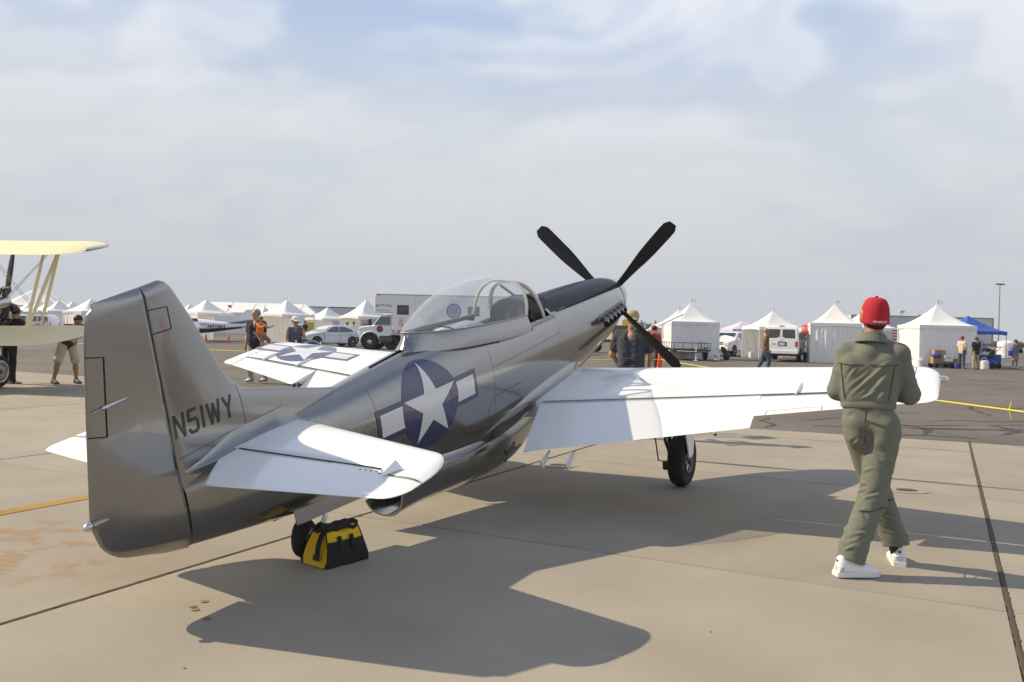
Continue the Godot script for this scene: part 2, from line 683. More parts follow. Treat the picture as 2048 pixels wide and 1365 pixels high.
func make_wing(root: Node3D, sgn: float) -> void:
	var rings := []
	for k in 13:
		var r := lerpf(0.16, 3.46, k / 12.0)
		rings.append(wing_ring(r, sgn, w_le(r), w_hinge(r) - 0.006, true))
	var w := obj("wing", MB.new().loft(rings), M.white_paint, root)
	# flap: hinged at the wing, hanging some twenty degrees
	rings = []
	for k in 9:
		var r := lerpf(0.40, 2.345, k / 8.0)
		var a := w_hinge(r) + 0.004
		var b := w_te(r)
		if k == 0:
			b = w_te(0.6)
		var ring := wing_ring(r, sgn, a, b, false)
		var piv := V(a, w_up(a, r) - 0.03, sgn * r)
		var o := PackedVector3Array()
		for q in ring.size():
			var d := ring[q] - piv
			d = d.rotated(Vector3.RIGHT, deg_to_rad(13.5))
			if k == 0:
				d.x += sgn * clampf(d.z, 0.0, 1.0) * 0.2
			o.append(piv + d)
		rings.append(o)
	obj("flap", MB.new().loft(rings), M.white_paint, root)
	rings = []
	for k in 7:
		var r := lerpf(2.36, 3.452, k / 6.0)
		rings.append(wing_ring(r, sgn, w_hinge(r) + 0.03, w_te(r), false))
	var ail := obj("aileron", MB.new().loft(rings), M.white_paint, root)
	var up_map := func(q: Vector2) -> Vector3: return V(q.x, w_up(q.x, q.y) + 0.003, sgn * q.y)
	if sgn > 0:
		for l in [[Vector2(w_te(2.46) - 0.075, 2.46), Vector2(w_te(2.86) - 0.07, 2.86)], [Vector2(w_te(2.46) - 0.075, 2.46), Vector2(w_te(2.46), 2.46)], [Vector2(w_te(2.86) - 0.07, 2.86), Vector2(w_te(2.86), 2.86)]]:
			obj("trim_tab_joint", MB.new().decal([strip(l[0], l[1], 0.004)], up_map, Vector3.UP, 3), M.fine_seam, ail)
	# rounded tip
	rings = []
	var r0 := 3.463
	for k in 9:
		var ph := PI / 2 * k / 8.0
		var r := r0 + 0.185 * sin(ph)
		var c0 := w_le(r0) + 0.36 * (1.0 - cos(ph))
		var c1 := w_te(r0) - 0.16 * pow(1.0 - cos(ph), 1.5)
		var p := PackedVector3Array()
		var m := 16
		var thick := maxf(0.04, cos(ph))
		for j in 2 * m + 1:
			var up := j <= m
			var q := float(j) / m if up else float(j - m) / m
			var f := pow(1.0 - q, 2.0) if up else pow(q, 2.0)
			var s := lerpf(c0, c1, f)
			var base_s := lerpf(w_le(r0), w_te(r0), f)
			var h := (w_up(base_s, r0) if up else w_dn(base_s, r0)) - w_u(r0)
			p.append(V(s, w_u(r0) + 0.0875 * (r - r0) + h * thick, sgn * r))
		rings.append(p)
	var tip := obj("wing_tip", MB.new().loft(rings), M.white_paint, root)
	obj("tip_lamp", MB.new().ball(V(w_le(r0) + 0.34, w_u(3.65), sgn * 3.66), Vector3(0.045, 0.022, 0.055)), M.bare_metal, tip)
	# joints and hinge fairings on the upper skin
	var sm := MB.new()
	sm.decal([strip(Vector2(w_le(3.46) + 0.1, 3.459), Vector2(w_te(3.46), 3.459), 0.004)], up_map, Vector3.UP, 4)
	obj("tip_joint", sm, M.fine_seam, w)
	for k in 11:
		var fs := lerpf(w_le(3.44) + 0.12, w_te(3.44) - 0.06, k / 10.0)
		obj("fastener", MB.new().lathe(V(fs, w_up(fs, 3.442), sgn * 3.442), Vector3.UP, [[0.006, -0.002], [0.006, 0.002], [0.003, 0.003]], 8), M.dark_metal, tip)
	obj("hinge_gap", MB.new().decal([strip(Vector2(w_hinge(0.42) - 0.004, 0.42), Vector2(w_hinge(3.45) - 0.004, 3.45), 0.009)], up_map, Vector3.UP, 5), M.seam, w)
	for q in ([[2.62, 0.0]] if sgn > 0 else [[2.66, 0.0], [3.18, 0.0]]):
		var r: float = q[0]
		var hs := w_hinge(r)
		obj("hinge_fairing", MB.new().ball(V(hs - 0.13, w_up(hs - 0.13, r) - 0.004, sgn * r), Vector3(0.016, 0.026, 0.17)), M.white_paint, w)

func make_mustang() -> void:
	var root := thing("fighter_plane", "silver propeller fighter with white wings and blue star, seen from behind", "airplane")
	root.transform = Transform3D(Basis(Vector3(0.880031, 0, 0.474918), Vector3(-0.109876, 0.972871, 0.203601), Vector3(-0.462033, -0.231353, 0.856155)).orthonormalized(), Vector3(0.590, 0.0, -9.268))
	# --- fuselage skin, open above the cockpit
	var fs := MB.new()
	var pv := PackedVector3Array()
	var pi := PackedInt32Array()
	var cnt := 72
	var ss := []
	var x := 0.0
	while x < 6.306:
		ss.append(x)
		x += 0.02 if x < 0.12 else 0.06
	ss.append(6.306)
	for s in ss:
		pv.append_array(fus_ring(s, cnt))
	for j in ss.size() - 1:
		var sm: float = (ss[j] + ss[j + 1]) * 0.5
		for k in cnt:
			var a := j * cnt + k
			var b := j * cnt + (k + 1) % cnt
			var mid := (pv[a] + pv[b + cnt]) * 0.5
			if sm > 2.02 and sm < 3.08 and mid.y + BASE_U > 0.21:
				continue
			pi.append_array([a, b, b + cnt, a, b + cnt, a + cnt])
	var c := V(3.0, 0, 0)
	var vol := 0.0
	for k in range(0, pi.size(), 3):
		vol += (pv[pi[k]] - c).dot((pv[pi[k + 2]] - pv[pi[k]]).cross(pv[pi[k + 1]] - pv[pi[k]]))
	if vol < 0.0:
		for k in range(0, pi.size(), 3):
			var t := pi[k + 1]
			pi[k + 1] = pi[k + 2]
			pi[k + 2] = t
	fs.add(pv, pi, true, false)
	fs.cap(fus_ring(6.306, cnt), Vector3(0, 0, 1))
	fs.cap(fus_ring(0.0, cnt), Vector3(0, 0, -1))
	var fus := obj("fuselage", fs, M.silver, root)
	# --- dark anti-glare panel over the engine cowl
	var ag := MB.new()
	var rows := []
	for k in 40:
		var s := lerpf(0.015, 1.98, k / 39.0)
		var e := lerpf(0.165, 0.245, clampf(s / 1.9, 0, 1))
		var ring := fus_ring(s, 240, 0.003)
		var row := PackedVector3Array()
		var a0 := 0.0
		for j in 120:
			if ring[j].y + BASE_U >= e:
				a0 = j
				break
		for j in 25:
			var f := lerpf(a0, 120.0 - a0, j / 24.0)
			var i0 := int(f)
			row.append(ring[i0].lerp(ring[i0 + 1], f - i0))
		rows.append(row)
	ag.loft(rows, false, false, false, true, Vector3.UP)
	obj("anti_glare_panel", ag, M.anti_glare, root)
	# cowl joints
	var side_map := func(q: Vector2) -> Vector3: return V(q.x, q.y, fus_r(q.x, q.y) + 0.003)
	var left_map := func(q: Vector2) -> Vector3: return V(q.x, q.y, -fus_r(q.x, q.y) - 0.003)
	var jm := MB.new()
	for l in [[Vector2(0.02, 0.160), Vector2(1.9, 0.238)]]:
		jm.decal([strip(l[0], l[1], 0.012)], side_map, Vector3.RIGHT, 5)
	obj("cowl_joint", jm, M.seam, root)
	for l in [[Vector2(1.98, 0.24), Vector2(1.98, -0.2)], [Vector2(1.98, 0.05), Vector2(3.3, 0.05)], [Vector2(0.05, 0.1), Vector2(0.05, -0.2)], [Vector2(3.3, 0.20), Vector2(3.3, -0.45)], [Vector2(4.75, 0.27), Vector2(4.75, -0.40)]]:
		obj("skin_joint", MB.new().decal([strip(l[0], l[1], 0.0025)], side_map, Vector3.RIGHT, 5), M.fine_seam, fus)
	for half in ring2(Vector2(4.86, -0.02), 0.06, 0.0025):
		obj("access_cover_joint", MB.new().decal([half], side_map, Vector3.RIGHT, 1), M.fine_seam, fus)
	# access hatch ahead of the wing fillet's tail
	var hatch := [Vector2(2.85, -0.20), Vector2(3.32, -0.20), Vector2(3.38, -0.27), Vector2(3.42, -0.48), Vector2(3.4, -0.56)]
	for k in hatch.size() - 1:
		obj("hatch_joint", MB.new().decal([strip(hatch[k], hatch[k + 1], 0.004)], side_map, Vector3.RIGHT, 3), M.fine_seam, fus)
	for k in 8:
		obj("rivet", MB.new().ball(V(0.035, 0.12 - 0.055 * k, fus_r(0.035, 0.12 - 0.055 * k)), Vector3.ONE * 0.005, Basis(), 6, 4), M.bare_metal, fus)
	# --- star and bars on each side and on the left wing
	for sgn in [1.0, -1.0]:
		insignia(root, Vector2(4.17, -0.005), 0.328, side_map if sgn > 0 else left_map, Vector3(sgn, 0, 0), Vector2(-sgn, 0), 1.0, "fuselage_star")
	var lw := func(q: Vector2) -> Vector3: return V(q.y, w_up(q.y, q.x) + 0.003, -q.x)
	insignia(root, Vector2(2.90, 2.00), 0.335, lw, Vector3.UP, Vector2(1, 0), -1.0, "wing_star")
	# --- radiator scoop: a thin shell, open at its rear
	var sc := [[2.2, 0.20, -0.74, 2.0], [2.32, 0.225, -0.86, 2.2], [2.6, 0.25, -0.945, 2.4], [2.95, 0.262, -0.985, 2.5], [3.4, 0.256, -0.95, 2.5], [3.9, 0.245, -0.87, 2.5], [4.2, 0.232, -0.82, 2.6], [4.4, 0.225, -0.80, 2.6], [4.6, 0.222, -0.79, 2.6]]
	var shell_of := func(s0: float, s1: float, a0: float, a1: float) -> MB:
		var outer := []
		var inner := []
		for k in 22:
			var s := lerpf(s0, s1, k / 21.0)
			var w := lerp_table(sc, s, 1)
			var b := lerp_table(sc, s, 2)
			var top := lerp_table(FUS, s, 3) + 0.20
			var mid := lerpf(b, top, 0.48)
			w *= 0.86
			for which in 2:
				var th := 0.0 if which == 0 else 0.014
				var ring := PackedVector3Array()
				for j in 33:
					# sides curl in again towards the body above
					var a := lerpf(a0, a1, j / 32.0)
					var e := 2.0 / 2.5
					var sy := signf(sin(a)) * pow(absf(sin(a)), e)
					ring.append(V(s, mid + sy * ((top - mid) if sy > 0.0 else (mid - b - th)), signf(cos(a)) * pow(absf(cos(a)), e) * (w - th)))
				if which == 0:
					outer.append(ring)
				else:
					inner.append(ring)
		var o := MB.new()
		o.loft(outer, false, false, false, true, Vector3(0, -1, 0))
		o.loft(inner, false, false, false, true, Vector3(0, 1, 0))
		o.loft([outer[-1], inner[-1]], false, false, false, false, Vector3(0, 0, 1))
		for e in [0, 32]:
			var r1 := PackedVector3Array()
			var r2 := PackedVector3Array()
			for k in outer.size():
				r1.append(outer[k][e])
				r2.append(inner[k][e])
			o.loft([r1, r2], false, false, false, false, Vector3(0, 1, 0))
		return o
	var scm: MB = shell_of.call(2.2, 4.12, PI * 0.80, PI * 2.20)
	var scoop := obj("radiator_scoop", scm, M.silver, root)
	obj("exit_door", shell_of.call(4.12, 4.54, PI * 1.16, PI * 2.05), M.silver, root)
	obj("radiator_core", MB.new().box(V(3.9, -0.66, 0), Vector3(0.36, 0.24, 0.03)), M.dark_metal, scoop)
	obj("inlet_lip", MB.new().box(V(2.25, -0.76, 0), Vector3(0.34, 0.14, 0.02)), M.soot, scoop)
	# --- wing and fillets
	for sgn in [1.0, -1.0]:
		make_wing(root, sgn)
		wing_fillet(root, sgn)
		stabiliser(root, sgn)
	make_fin(root)
	make_propeller(root)
	make_exhausts(root)
	make_canopy(root)
	make_gear(root)

func ring2(c: Vector2, r: float, w: float) -> Array:
	var out := []
	for half in 2:
		var p := PackedVector2Array()
		for k in 13:
			p.append(c + Vector2.from_angle(PI * half + PI * k / 12.0) * r)
		for k in 13:
			p.append(c + Vector2.from_angle(PI * half + PI * (12 - k) / 12.0) * (r - w))
		out.append(p)
	return out

# star in a disc with side bars; right: the way a reader's right lies in the surface's plane, flip: sign of up
func insignia(root: Node3D, at: Vector2, rad: float, map: Callable, hint: Vector3, right: Vector2, flip: float, called: String) -> void:
	var up := Vector2(0, 1) * flip
	var place := func(q: Vector2) -> Vector2: return at + right * q.x + up * q.y
	var turn := func(p: PackedVector2Array) -> PackedVector2Array:
		var o := PackedVector2Array()
		for q in p:
			o.append(place.call(q))
		return o
	var lift := func(k: float) -> Callable: return func(q: Vector2) -> Vector3: return map.call(q) + hint * k
	var b := 0.115 * rad
	var bl := (1.72 if flip > 0.0 else 1.9) * rad
	var blue := []
	blue.append(turn.call(circle2(Vector2.ZERO, rad * 1.02, 48)))
	for s in [1.0, -1.0]:
		blue.append(turn.call(PackedVector2Array([Vector2(s * 0.75 * rad, -0.25 * rad - b), Vector2(s * (bl + b), -0.25 * rad - b), Vector2(s * (bl + b), 0.25 * rad + b), Vector2(s * 0.75 * rad, 0.25 * rad + b)])))
	var disc := MB.new()
	disc.decal([blue[0]], map, hint, 3)
	var holder := obj(called, disc, M.insignia_blue, root)
	for k in 2:
		obj("bar_border", MB.new().decal([blue[k + 1]], lift.call(0.0008), hint, 4), M.insignia_blue, holder)
	for s in [1.0, -1.0]:
		var p := PackedVector2Array([Vector2(s * bl, 0.25 * rad), Vector2(s * bl, -0.25 * rad)])
		for k in 9:
			var y := lerpf(-0.25, 0.25, k / 8.0) * rad
			p.append(Vector2(s * sqrt(rad * rad * 1.04 - y * y), y))
		obj("bar", MB.new().decal([turn.call(p)], lift.call(0.0016), hint, 3), M.insignia_white, holder)
	var st := MB.new()
	st.decal([turn.call(star2(Vector2.ZERO, rad * 0.98))], lift.call(0.0024), hint, 4)
	obj("star", st, M.insignia_white, holder)

func wing_fillet(root: Node3D, sgn: float) -> void:
	# a narrow rounded roll where the wing meets the body, running out to a point behind it
	var rows := []
	for k in 49:
		var q := k / 48.0
		var s := lerpf(w_le(0.36) - 0.03, 3.62, q)
		var swell := smoothstep(0.0, 0.25, q) * (1.0 - smoothstep(0.80, 1.0, q))
		var su := clampf(s, w_le(0.4) + 0.002, w_hinge(0.4))
		var wing_u := w_up(su, 0.4)
		if s > w_hinge(0.4):
			# past the hinge the roll drops away below the wing line
			wing_u -= 0.20 * pow((s - w_hinge(0.4)) / (3.62 - w_hinge(0.4)), 1.15)
		var top := wing_u + 0.03 + 0.075 * swell
		var a := Vector2(fus_r(s, top) - 0.002, top)
		var low := wing_u - 0.015 - 0.03 * swell
		var d := Vector2(fus_r(s, low) + 0.012 + 0.055 * swell, low)
		var row := PackedVector3Array()
		for j in 15:
			var t := j / 14.0
			# hollow against the body, then bulging out and down on to the wing
			var c1 := Vector2(a.x + 0.010, a.y - 0.035 * swell)
			var c2 := Vector2(d.x + 0.012 * swell, lerpf(d.y, a.y, 0.62))
			var p := a * pow(1 - t, 3) + c1 * 3 * t * pow(1 - t, 2) + c2 * 3 * t * t * (1 - t) + d * pow(t, 3)
			row.append(V(s, p.y, sgn * p.x))
		for j in 3:
			var p := d.lerp(Vector2(fus_r(s, low - 0.03) - 0.01, low - 0.03), (j + 1) / 3.0)
			row.append(V(s, p.y, sgn * p.x))
		rows.append(row)
	obj("wing_fillet", MB.new().loft(rows, false, false, false, true, Vector3(sgn, 0.6, 0)), M.silver, root)
	# dark slot between fillet, body and flap
	obj("flap_linkage", MB.new().box(V(3.22, -0.70, sgn * 0.37), Vector3(0.03, 0.06, 0.16), 0.01).tube([V(3.1, -0.68, sgn * 0.36), V(3.36, -0.75, sgn * 0.40)], 0.012), M.dark_metal, root)

# stabiliser outline at distance r
func st_le(r: float) -> float:
	return 5.36 + 0.235 * (r - 0.2) + (0.0 if r < 1.3 else 0.5 * (1.0 - sqrt(maxf(0.0, 1.0 - pow((r - 1.3) / 0.16, 2.0)))) * 0.62)
func st_te(r: float) -> float:
	return 6.375 - 0.125 * (r - 0.27) - (0.0 if r < 1.36 else 0.15 * (1.0 - sqrt(maxf(0.0, 1.0 - pow((r - 1.36) / 0.1, 2.0)))))
func st_hinge(r: float) -> float:
	return 5.94 + 0.012 * r
const ST_U := 0.225
func st_h(s: float, r: float) -> float:
	var edge := sqrt(clampf((1.462 - r) / 0.06, 0.0, 1.0))
	var c := st_te(r) - st_le(r)
	return 0.088 * c * naca((s - st_le(r)) / c) * edge + 0.0015

func stabiliser(root: Node3D, sgn: float) -> void:
	var span := 1.0 if sgn > 0.0 else 0.9
	for piece in 2:
		var rings := []
		for k in 25:
			var r := lerpf(0.02 if piece == 0 else 0.135, 1.458, 1.0 - pow(1.0 - k / 24.0, 1.6))
			# the elevator carries a horn ahead of the hinge at the tip
			var hinge := st_hinge(r) if r < 1.19 else st_hinge(r) + 0.055
			var a := st_le(r) if piece == 0 else hinge + 0.005
			var b := hinge - 0.005 if piece == 0 else st_te(r)
			if piece == 1 and r < 0.3:
				b = lerpf(6.10, st_te(0.3), clampf((r - 0.135) / 0.165, 0.0, 1.0))
			var p := PackedVector3Array()
			var m := 14
			for j in m + 1:
				var q := 1.0 - float(j) / m
				var s := lerpf(a, b, q * q if piece == 0 else q)
				p.append(V(s, ST_U + st_h(s, r), sgn * r * span))
			for j in m:
				var q := float(j + 1) / m
				var s := lerpf(a, b, q * q if piece == 0 else q)
				p.append(V(s, ST_U - st_h(s, r), sgn * r * span))
			rings.append(p)
		var o := obj("stabiliser" if piece == 0 else "elevator", MB.new().loft(rings), M.white_paint, root)
		if piece == 0:
			var up := func(q: Vector2) -> Vector3: return V(q.x, ST_U + st_h(q.x, q.y) + 0.002, sgn * q.y * span)
			obj("hinge_gap", MB.new().decal([strip(Vector2(st_hinge(0.14), 0.14), Vector2(st_hinge(1.17), 1.17), 0.012)], up, Vector3.UP, 5).decal([strip(Vector2(st_hinge(1.19) + 0.055, 1.19), Vector2(st_hinge(1.45) + 0.055, 1.45), 0.007)], up, Vector3.UP, 3), M.seam, o)
			var fair := MB.new()
			var fs := 5.93
			fair.add(PackedVector3Array([V(fs + 0.14, ST_U + 0.035, sgn * span * 1.24), V(fs, ST_U + 0.075, sgn * span * 1.25), V(fs, ST_U + 0.03, sgn * span * 1.21), V(fs, ST_U + 0.03, sgn * span * 1.29)]), PackedInt32Array([0, 1, 2, 0, 1, 3, 0, 2, 3, 1, 2, 3]), false)
			obj("tab_fairing", fair, M.white_paint, o)
		else:
			for k in 4:
				obj("screw", MB.new().lathe(V(st_hinge(1.1) + 0.04, ST_U + st_h(st_hinge(1.1) + 0.04, 1.06 + 0.035 * k), sgn * span * (1.06 + 0.035 * k)), Vector3.UP, [[0.005, -0.002], [0.005, 0.003], [0.002, 0.004]], 8), M.dark_metal, o)
	# fairing between the stabiliser and the body, drawn out to a thin tail
	var rows := []
	for k in 37:
		var q := k / 36.0
		var s := lerpf(5.22, 6.275, q)
		var swell := smoothstep(0.0, 0.35, q) * (1.0 - smoothstep(0.55, 1.0, q))
		var skin_at := func(u: float) -> float: return maxf(fus_r(minf(s, 6.3), u), fin_half(s, u)) if s < 6.31 else fin_half(s, u)
		var ua := ST_U + 0.025 + 0.11 * swell
		var ub := ST_U - 0.02 - 0.11 * swell
		var a := Vector2(skin_at.call(ua) - 0.001, ua)
		var d := Vector2(skin_at.call(ub) - 0.001, ub)
		var b := Vector2(skin_at.call(ST_U) + 0.002 + 0.085 * swell, ST_U + 0.006)
		var row := PackedVector3Array()
		for j in 15:
			var t := j / 14.0
			var p: Vector2
			if t < 0.5:
				var c := Vector2(lerpf(a.x, b.x, 0.35), lerpf(b.y, a.y, 0.30))
				var w := t * 2.0
				p = a.lerp(c, w).lerp(c.lerp(b, w), w)
			else:
				var w := t * 2.0 - 1.0
				var c := Vector2(lerpf(d.x, b.x, 0.6), lerpf(b.y, d.y, 0.45))
				p = b.lerp(c, w).lerp(c.lerp(d, w), w)
			row.append(V(s, p.y, sgn * p.x))
		rows.append(row)
	obj("stabiliser_fillet", MB.new().loft(rows, false, false, false, true, Vector3(sgn, 0.4, 0)), M.silver, root)

# fin outline
const FIN_LE := [[0.20, 4.30], [0.33, 4.911], [0.40, 5.17], [0.467, 5.40], [0.533, 5.645], [0.567, 5.729], [0.658, 5.822], [0.822, 5.907], [1.031, 5.998], [1.18, 6.075], [1.25, 6.115], [1.283, 6.15], [1.296, 6.19]]
const RUD_TE := [[-0.205, 6.32], [-0.185, 6.42], [-0.139, 6.545], [-0.081, 6.703], [0.001, 6.793], [0.07, 6.82], [0.163, 6.836], [0.30, 6.815], [0.666, 6.751], [1.0, 6.69], [1.17, 6.655], [1.222, 6.64], [1.243, 6.615], [1.246, 6.60]]
const HINGE := 6.316

func fin_top(s: float) -> float:
	return 1.297 - 0.125 * clampf(s - 6.19, 0.0, 0.5)

func fin_half(s: float, u: float) -> float:
	# half thickness of fin and rudder together
	var le := lerp_table(FIN_LE, u, 1)
	var te := lerp_table(RUD_TE, u, 1)
	var top := fin_top(s)
	var round_top := sqrt(clampf((top - u) / 0.05, 0.0, 1.0))
	var t := lerpf(0.064, 0.036, clampf(u / 1.2, 0.0, 1.0))
	if u < 0.25:
		t = lerpf(0.064, 0.084, smoothstep(0.25, 0.0, u))
	var h: float
	if s <= HINGE:
		h = t * clampf(naca(clampf((s - le) / (HINGE - le), 0.0, 1.0) * 0.30) / 0.5, 0.0, 1.0)
	else:
		var q := (s - HINGE) / maxf(te - HINGE, 0.01)
		h = t * pow(clampf(1.0 - q, 0.0, 1.0), 0.85) + 0.002
		h *= sqrt(clampf((u + 0.215) / 0.10, 0.0, 1.0))
	return h * round_top + 0.0008

func make_fin(root: Node3D) -> void:
	for piece in 2:
		var m := 26
		var lv := 46
		var rings := []
		for k in lv + 1:
			var q := k / float(lv)
			var u0 := lerpf(0.14, 1.2955, 1.0 - pow(1.0 - q, 1.5)) if piece == 0 else lerpf(-0.203, 1.2795, 0.5 - 0.5 * cos(PI * q))
			var p := PackedVector3Array()
			for side in 2:
				for j in m:
					var f := float(j) / (m - 1)
					if side == 1:
						f = 1.0 - f
					var s: float
					var u := u0
					if piece == 0:
						var le := lerp_table(FIN_LE, u0, 1)
						s = lerpf(le, HINGE - 0.004, f * f * (1.5 - 0.5 * f))
						u = u0 - 0.016 * smoothstep(1.1, 1.2955, u0) * clampf((s - 6.19) / 0.126, 0.0, 1.0)
					else:
						var uu := minf(u0, 1.246)
						s = lerpf(HINGE + 0.004, lerp_table(RUD_TE, uu, 1), f)
						u = u0 - 0.035 * smoothstep(1.0, 1.28, u0) * clampf((s - HINGE) / 0.3, 0.0, 1.0)
					p.append(V(s, u, fin_half(s, u) * (1.0 if side == 0 else -1.0)))
			rings.append(p)
		var o := obj("fin" if piece == 0 else "rudder", MB.new().loft(rings), M.silver, root)
		for sgn in [1.0, -1.0]:
			var on := func(q: Vector2) -> Vector3: return V(q.x, q.y, sgn * (fin_half(q.x, q.y) + 0.002))
			var hint := Vector3(sgn, 0, 0)
			var ln := MB.new()
			if piece == 0:
				for l in [[Vector2(6.18, 1.150), Vector2(6.312, 1.154)], [Vector2(6.18, 1.150), Vector2(6.18, 1.028)], [Vector2(6.18, 1.028), Vector2(6.312, 1.024)]]:
					ln.decal([strip(l[0], l[1], 0.005)], on, hint, 3)
				obj("horn_gap", ln, M.seam, o)
				var fl := MB.new()
				for l in [[Vector2(6.30, 0.315), Vector2(5.95, 0.345)], [Vector2(5.95, 0.345), Vector2(5.46, 0.37)], [Vector2(5.78, 0.60), Vector2(5.78, 0.35)]]:
					fl.decal([strip(l[0], l[1], 0.0035)], on, hint, 4)
				obj("panel_joint", fl, M.fine_seam, o)
				registration(o, sgn, on, hint)
			else:
				ln.decal([strip(Vector2(6.598, 0.972), Vector2(6.664, 0.572), 0.008)], on, hint, 4)
				ln.decal([strip(Vector2(6.598, 0.972), Vector2(6.69, 0.992), 0.006)], on, hint, 3)
				ln.decal([strip(Vector2(6.664, 0.572), Vector2(6.762, 0.596), 0.006)], on, hint, 3)
				obj("trim_tab_joint", ln, M.seam, o)
				obj("tab_rod_fairing", MB.new().lathe(V(6.645, 0.725, sgn * (fin_half(6.64, 0.73) + 0.006)), Vector3(sgn * 0.05, 0.10, -1), [[0.003, -0.07], [0.003, -0.02], [0.011, -0.018], [0.013, 0.0], [0.009, 0.06], [0.002, 0.13]], 12), M.bare_metal, o)
		if piece == 0:
			obj("hinge_gap", MB.new().box(V(HINGE, 0.55, 0), Vector3(0.05, 1.36, 0.012)), M.seam, o)
		else:
			var lampm := MB.new().lathe(V(6.80, 0.155, 0.0), Vector3(0.0, 0.06, 1), [[0.004, -0.17], [0.018, -0.09], [0.026, 0.0], [0.027, 0.035]], 16)
			var lamp := obj("tail_lamp_housing", lampm, M.silver, o)
			obj("lamp_lens", MB.new().lathe(V(6.80, 0.155, 0.0), Vector3(0, 0.06, 1), [[0.022, 0.036], [0.023, 0.05], [0.016, 0.068], [0.004, 0.076]], 14), M.bare_metal, lamp)

# the registration in straight strokes
func registration(o: Node3D, sgn: float, on: Callable, hint: Vector3) -> void:
	var h := 0.124
	var w := 0.0185
	var gl := {
		"N": [[[0, 0], [0, 1]], [[0, 1], [0.5, 0]], [[0.5, 0], [0.5, 1]]],
		"5": [[[0.48, 1], [0.05, 1]], [[0.05, 1], [0.02, 0.55]], [[0.02, 0.55], [0.40, 0.58]], [[0.40, 0.58], [0.5, 0.45]], [[0.5, 0.45], [0.5, 0.12]], [[0.5, 0.12], [0.38, 0.0]], [[0.38, 0], [0.1, 0]], [[0.1, 0], [0.0, 0.14]]],
		"1": [[[0.08, 0], [0.08, 1]]],
		"W": [[[0, 1], [0.18, 0]], [[0.18, 0], [0.36, 0.9]], [[0.36, 0.9], [0.54, 0]], [[0.54, 0], [0.72, 1]]],
		"Y": [[[0, 1], [0.27, 0.45]], [[0.54, 1], [0.27, 0.45]], [[0.27, 0.45], [0.27, 0]]]}
	var adv := {"N": 0.78, "5": 0.74, "1": 0.40, "W": 0.98, "Y": 0.8}
	var x := 0.03
	for ch in ["N", "5", "1", "W", "Y"]:
		var mb := MB.new()
		for st in gl[ch]:
			var a := Vector2(st[0][0], st[0][1])
			var b := Vector2(st[1][0], st[1][1])
			var p := PackedVector2Array()
			for q in strip(a * h, b * h + (b - a).normalized() * w * 0.3, w):
				var t := q.x + x * h
				var uu := q.y
				# lettered over the last half metre before the rudder, leaning a little forward
				if sgn > 0:
					p.append(Vector2(6.29 - t * 1.0 - uu * 0.05, 0.434 + uu))
				else:
					p.append(Vector2(5.83 + t * 1.0 + uu * 0.05, 0.434 + uu))
			mb.decal([p], on, hint, 2)
		obj("registration_letter", mb, M.black_paint, o)
		x += adv[ch]

func make_propeller(root: Node3D) -> void:
	var hub := obj("propeller", MB.new().lathe(V(0.0, 0, 0), Vector3(0, 0, -1), [[0.235, 0.01], [0.238, 0.03], [0.225, 0.14], [0.18, 0.27], [0.11, 0.38], [0.04, 0.45], [0.004, 0.465]], 32), M.silver, root)
	for q in 4:
		var a := PI / 4 + PI / 2 * q
		var b := Basis(Vector3(0, 0, -1), a)
		var rings := []
		for k in 19:
			var t := k / 18.0
			var r := lerpf(0.14, 1.19, t)
			var chord := lerpf(0.085, 0.172, smoothstep(0.0, 0.6, t)) * (1.0 if t < 0.9 else sqrt(maxf(0.02, 1.0 - pow((t - 0.9) / 0.1, 2.4))) * 0.55 + 0.45)
			var tw := -deg_to_rad(lerpf(52.0, 24.0, smoothstep(0.0, 1.0, t)))
			var th := lerpf(0.055, 0.010, smoothstep(0.0, 0.7, t))
			var ring := PackedVector3Array()
			for j in 16:
				var g := TAU * j / 16.0
				var c := cos(g) * chord * 0.5
				var h := sin(g) * th * 0.5
				ring.append(V(0, 0, 0) + b * Vector3(c * cos(tw) - h * sin(tw), r, -0.10 + c * sin(tw) + h * cos(tw)))
			rings.append(ring)
		obj("blade", MB.new().loft(rings), M.blade, hub)

func make_exhausts(root: Node3D) -> void:
	for sgn in [1.0, -1.0]:
		var on := func(q: Vector2) -> Vector3: return V(q.x, q.y, sgn * (fus_r(q.x, q.y) + 0.004))
		var p := PackedVector2Array()
		for k in 9:
			p.append(Vector2(0.97, -0.06) + Vector2.from_angle(-PI / 2 + PI * k / 8.0) * 0.05)
		for k in 9:
			p.append(Vector2(0.16, -0.035) + Vector2.from_angle(PI / 2 + PI * k / 8.0) * 0.05)
		var plate := obj("exhaust_shroud", MB.new().decal([p], on, Vector3(sgn, 0, 0), 4), M.exhaust, root)
		for k in 6:
			var s := 0.20 + 0.125 * k
			var u := -0.055 - 0.004 * k
			var r := fus_r(s, u)
			var pts := [V(s, u + 0.015, sgn * (r - 0.01)), V(s + 0.045, u, sgn * (r + 0.05)), V(s + 0.125, u - 0.02, sgn * (r + 0.085))]
			var stack := obj("exhaust_stack", MB.new().tube(pts, [0.03, 0.036, 0.033], 14, false), M.exhaust, plate)
			obj("bore", MB.new().lathe(pts[2] - (pts[2] - pts[1]).normalized() * 0.002, pts[2] - pts[1], [[0.028, -0.03], [0.0285, 0.004]], 14, true, true), M.soot, stack)

func arch(s0: float, lean: float, half: float, base: float, top: float, count := 25) -> Array:
	# a hoop across the body: base and top heights, leaning aft by lean at the top
	var out := []
	for k in count:
		var a := PI * k / (count - 1)
		var y := pow(sin(a), 0.8)
		var x := signf(cos(a)) * pow(absf(cos(a)), 0.82)
		out.append(V(s0 + lean * y, lerpf(base, top, y), half * x))
	return out

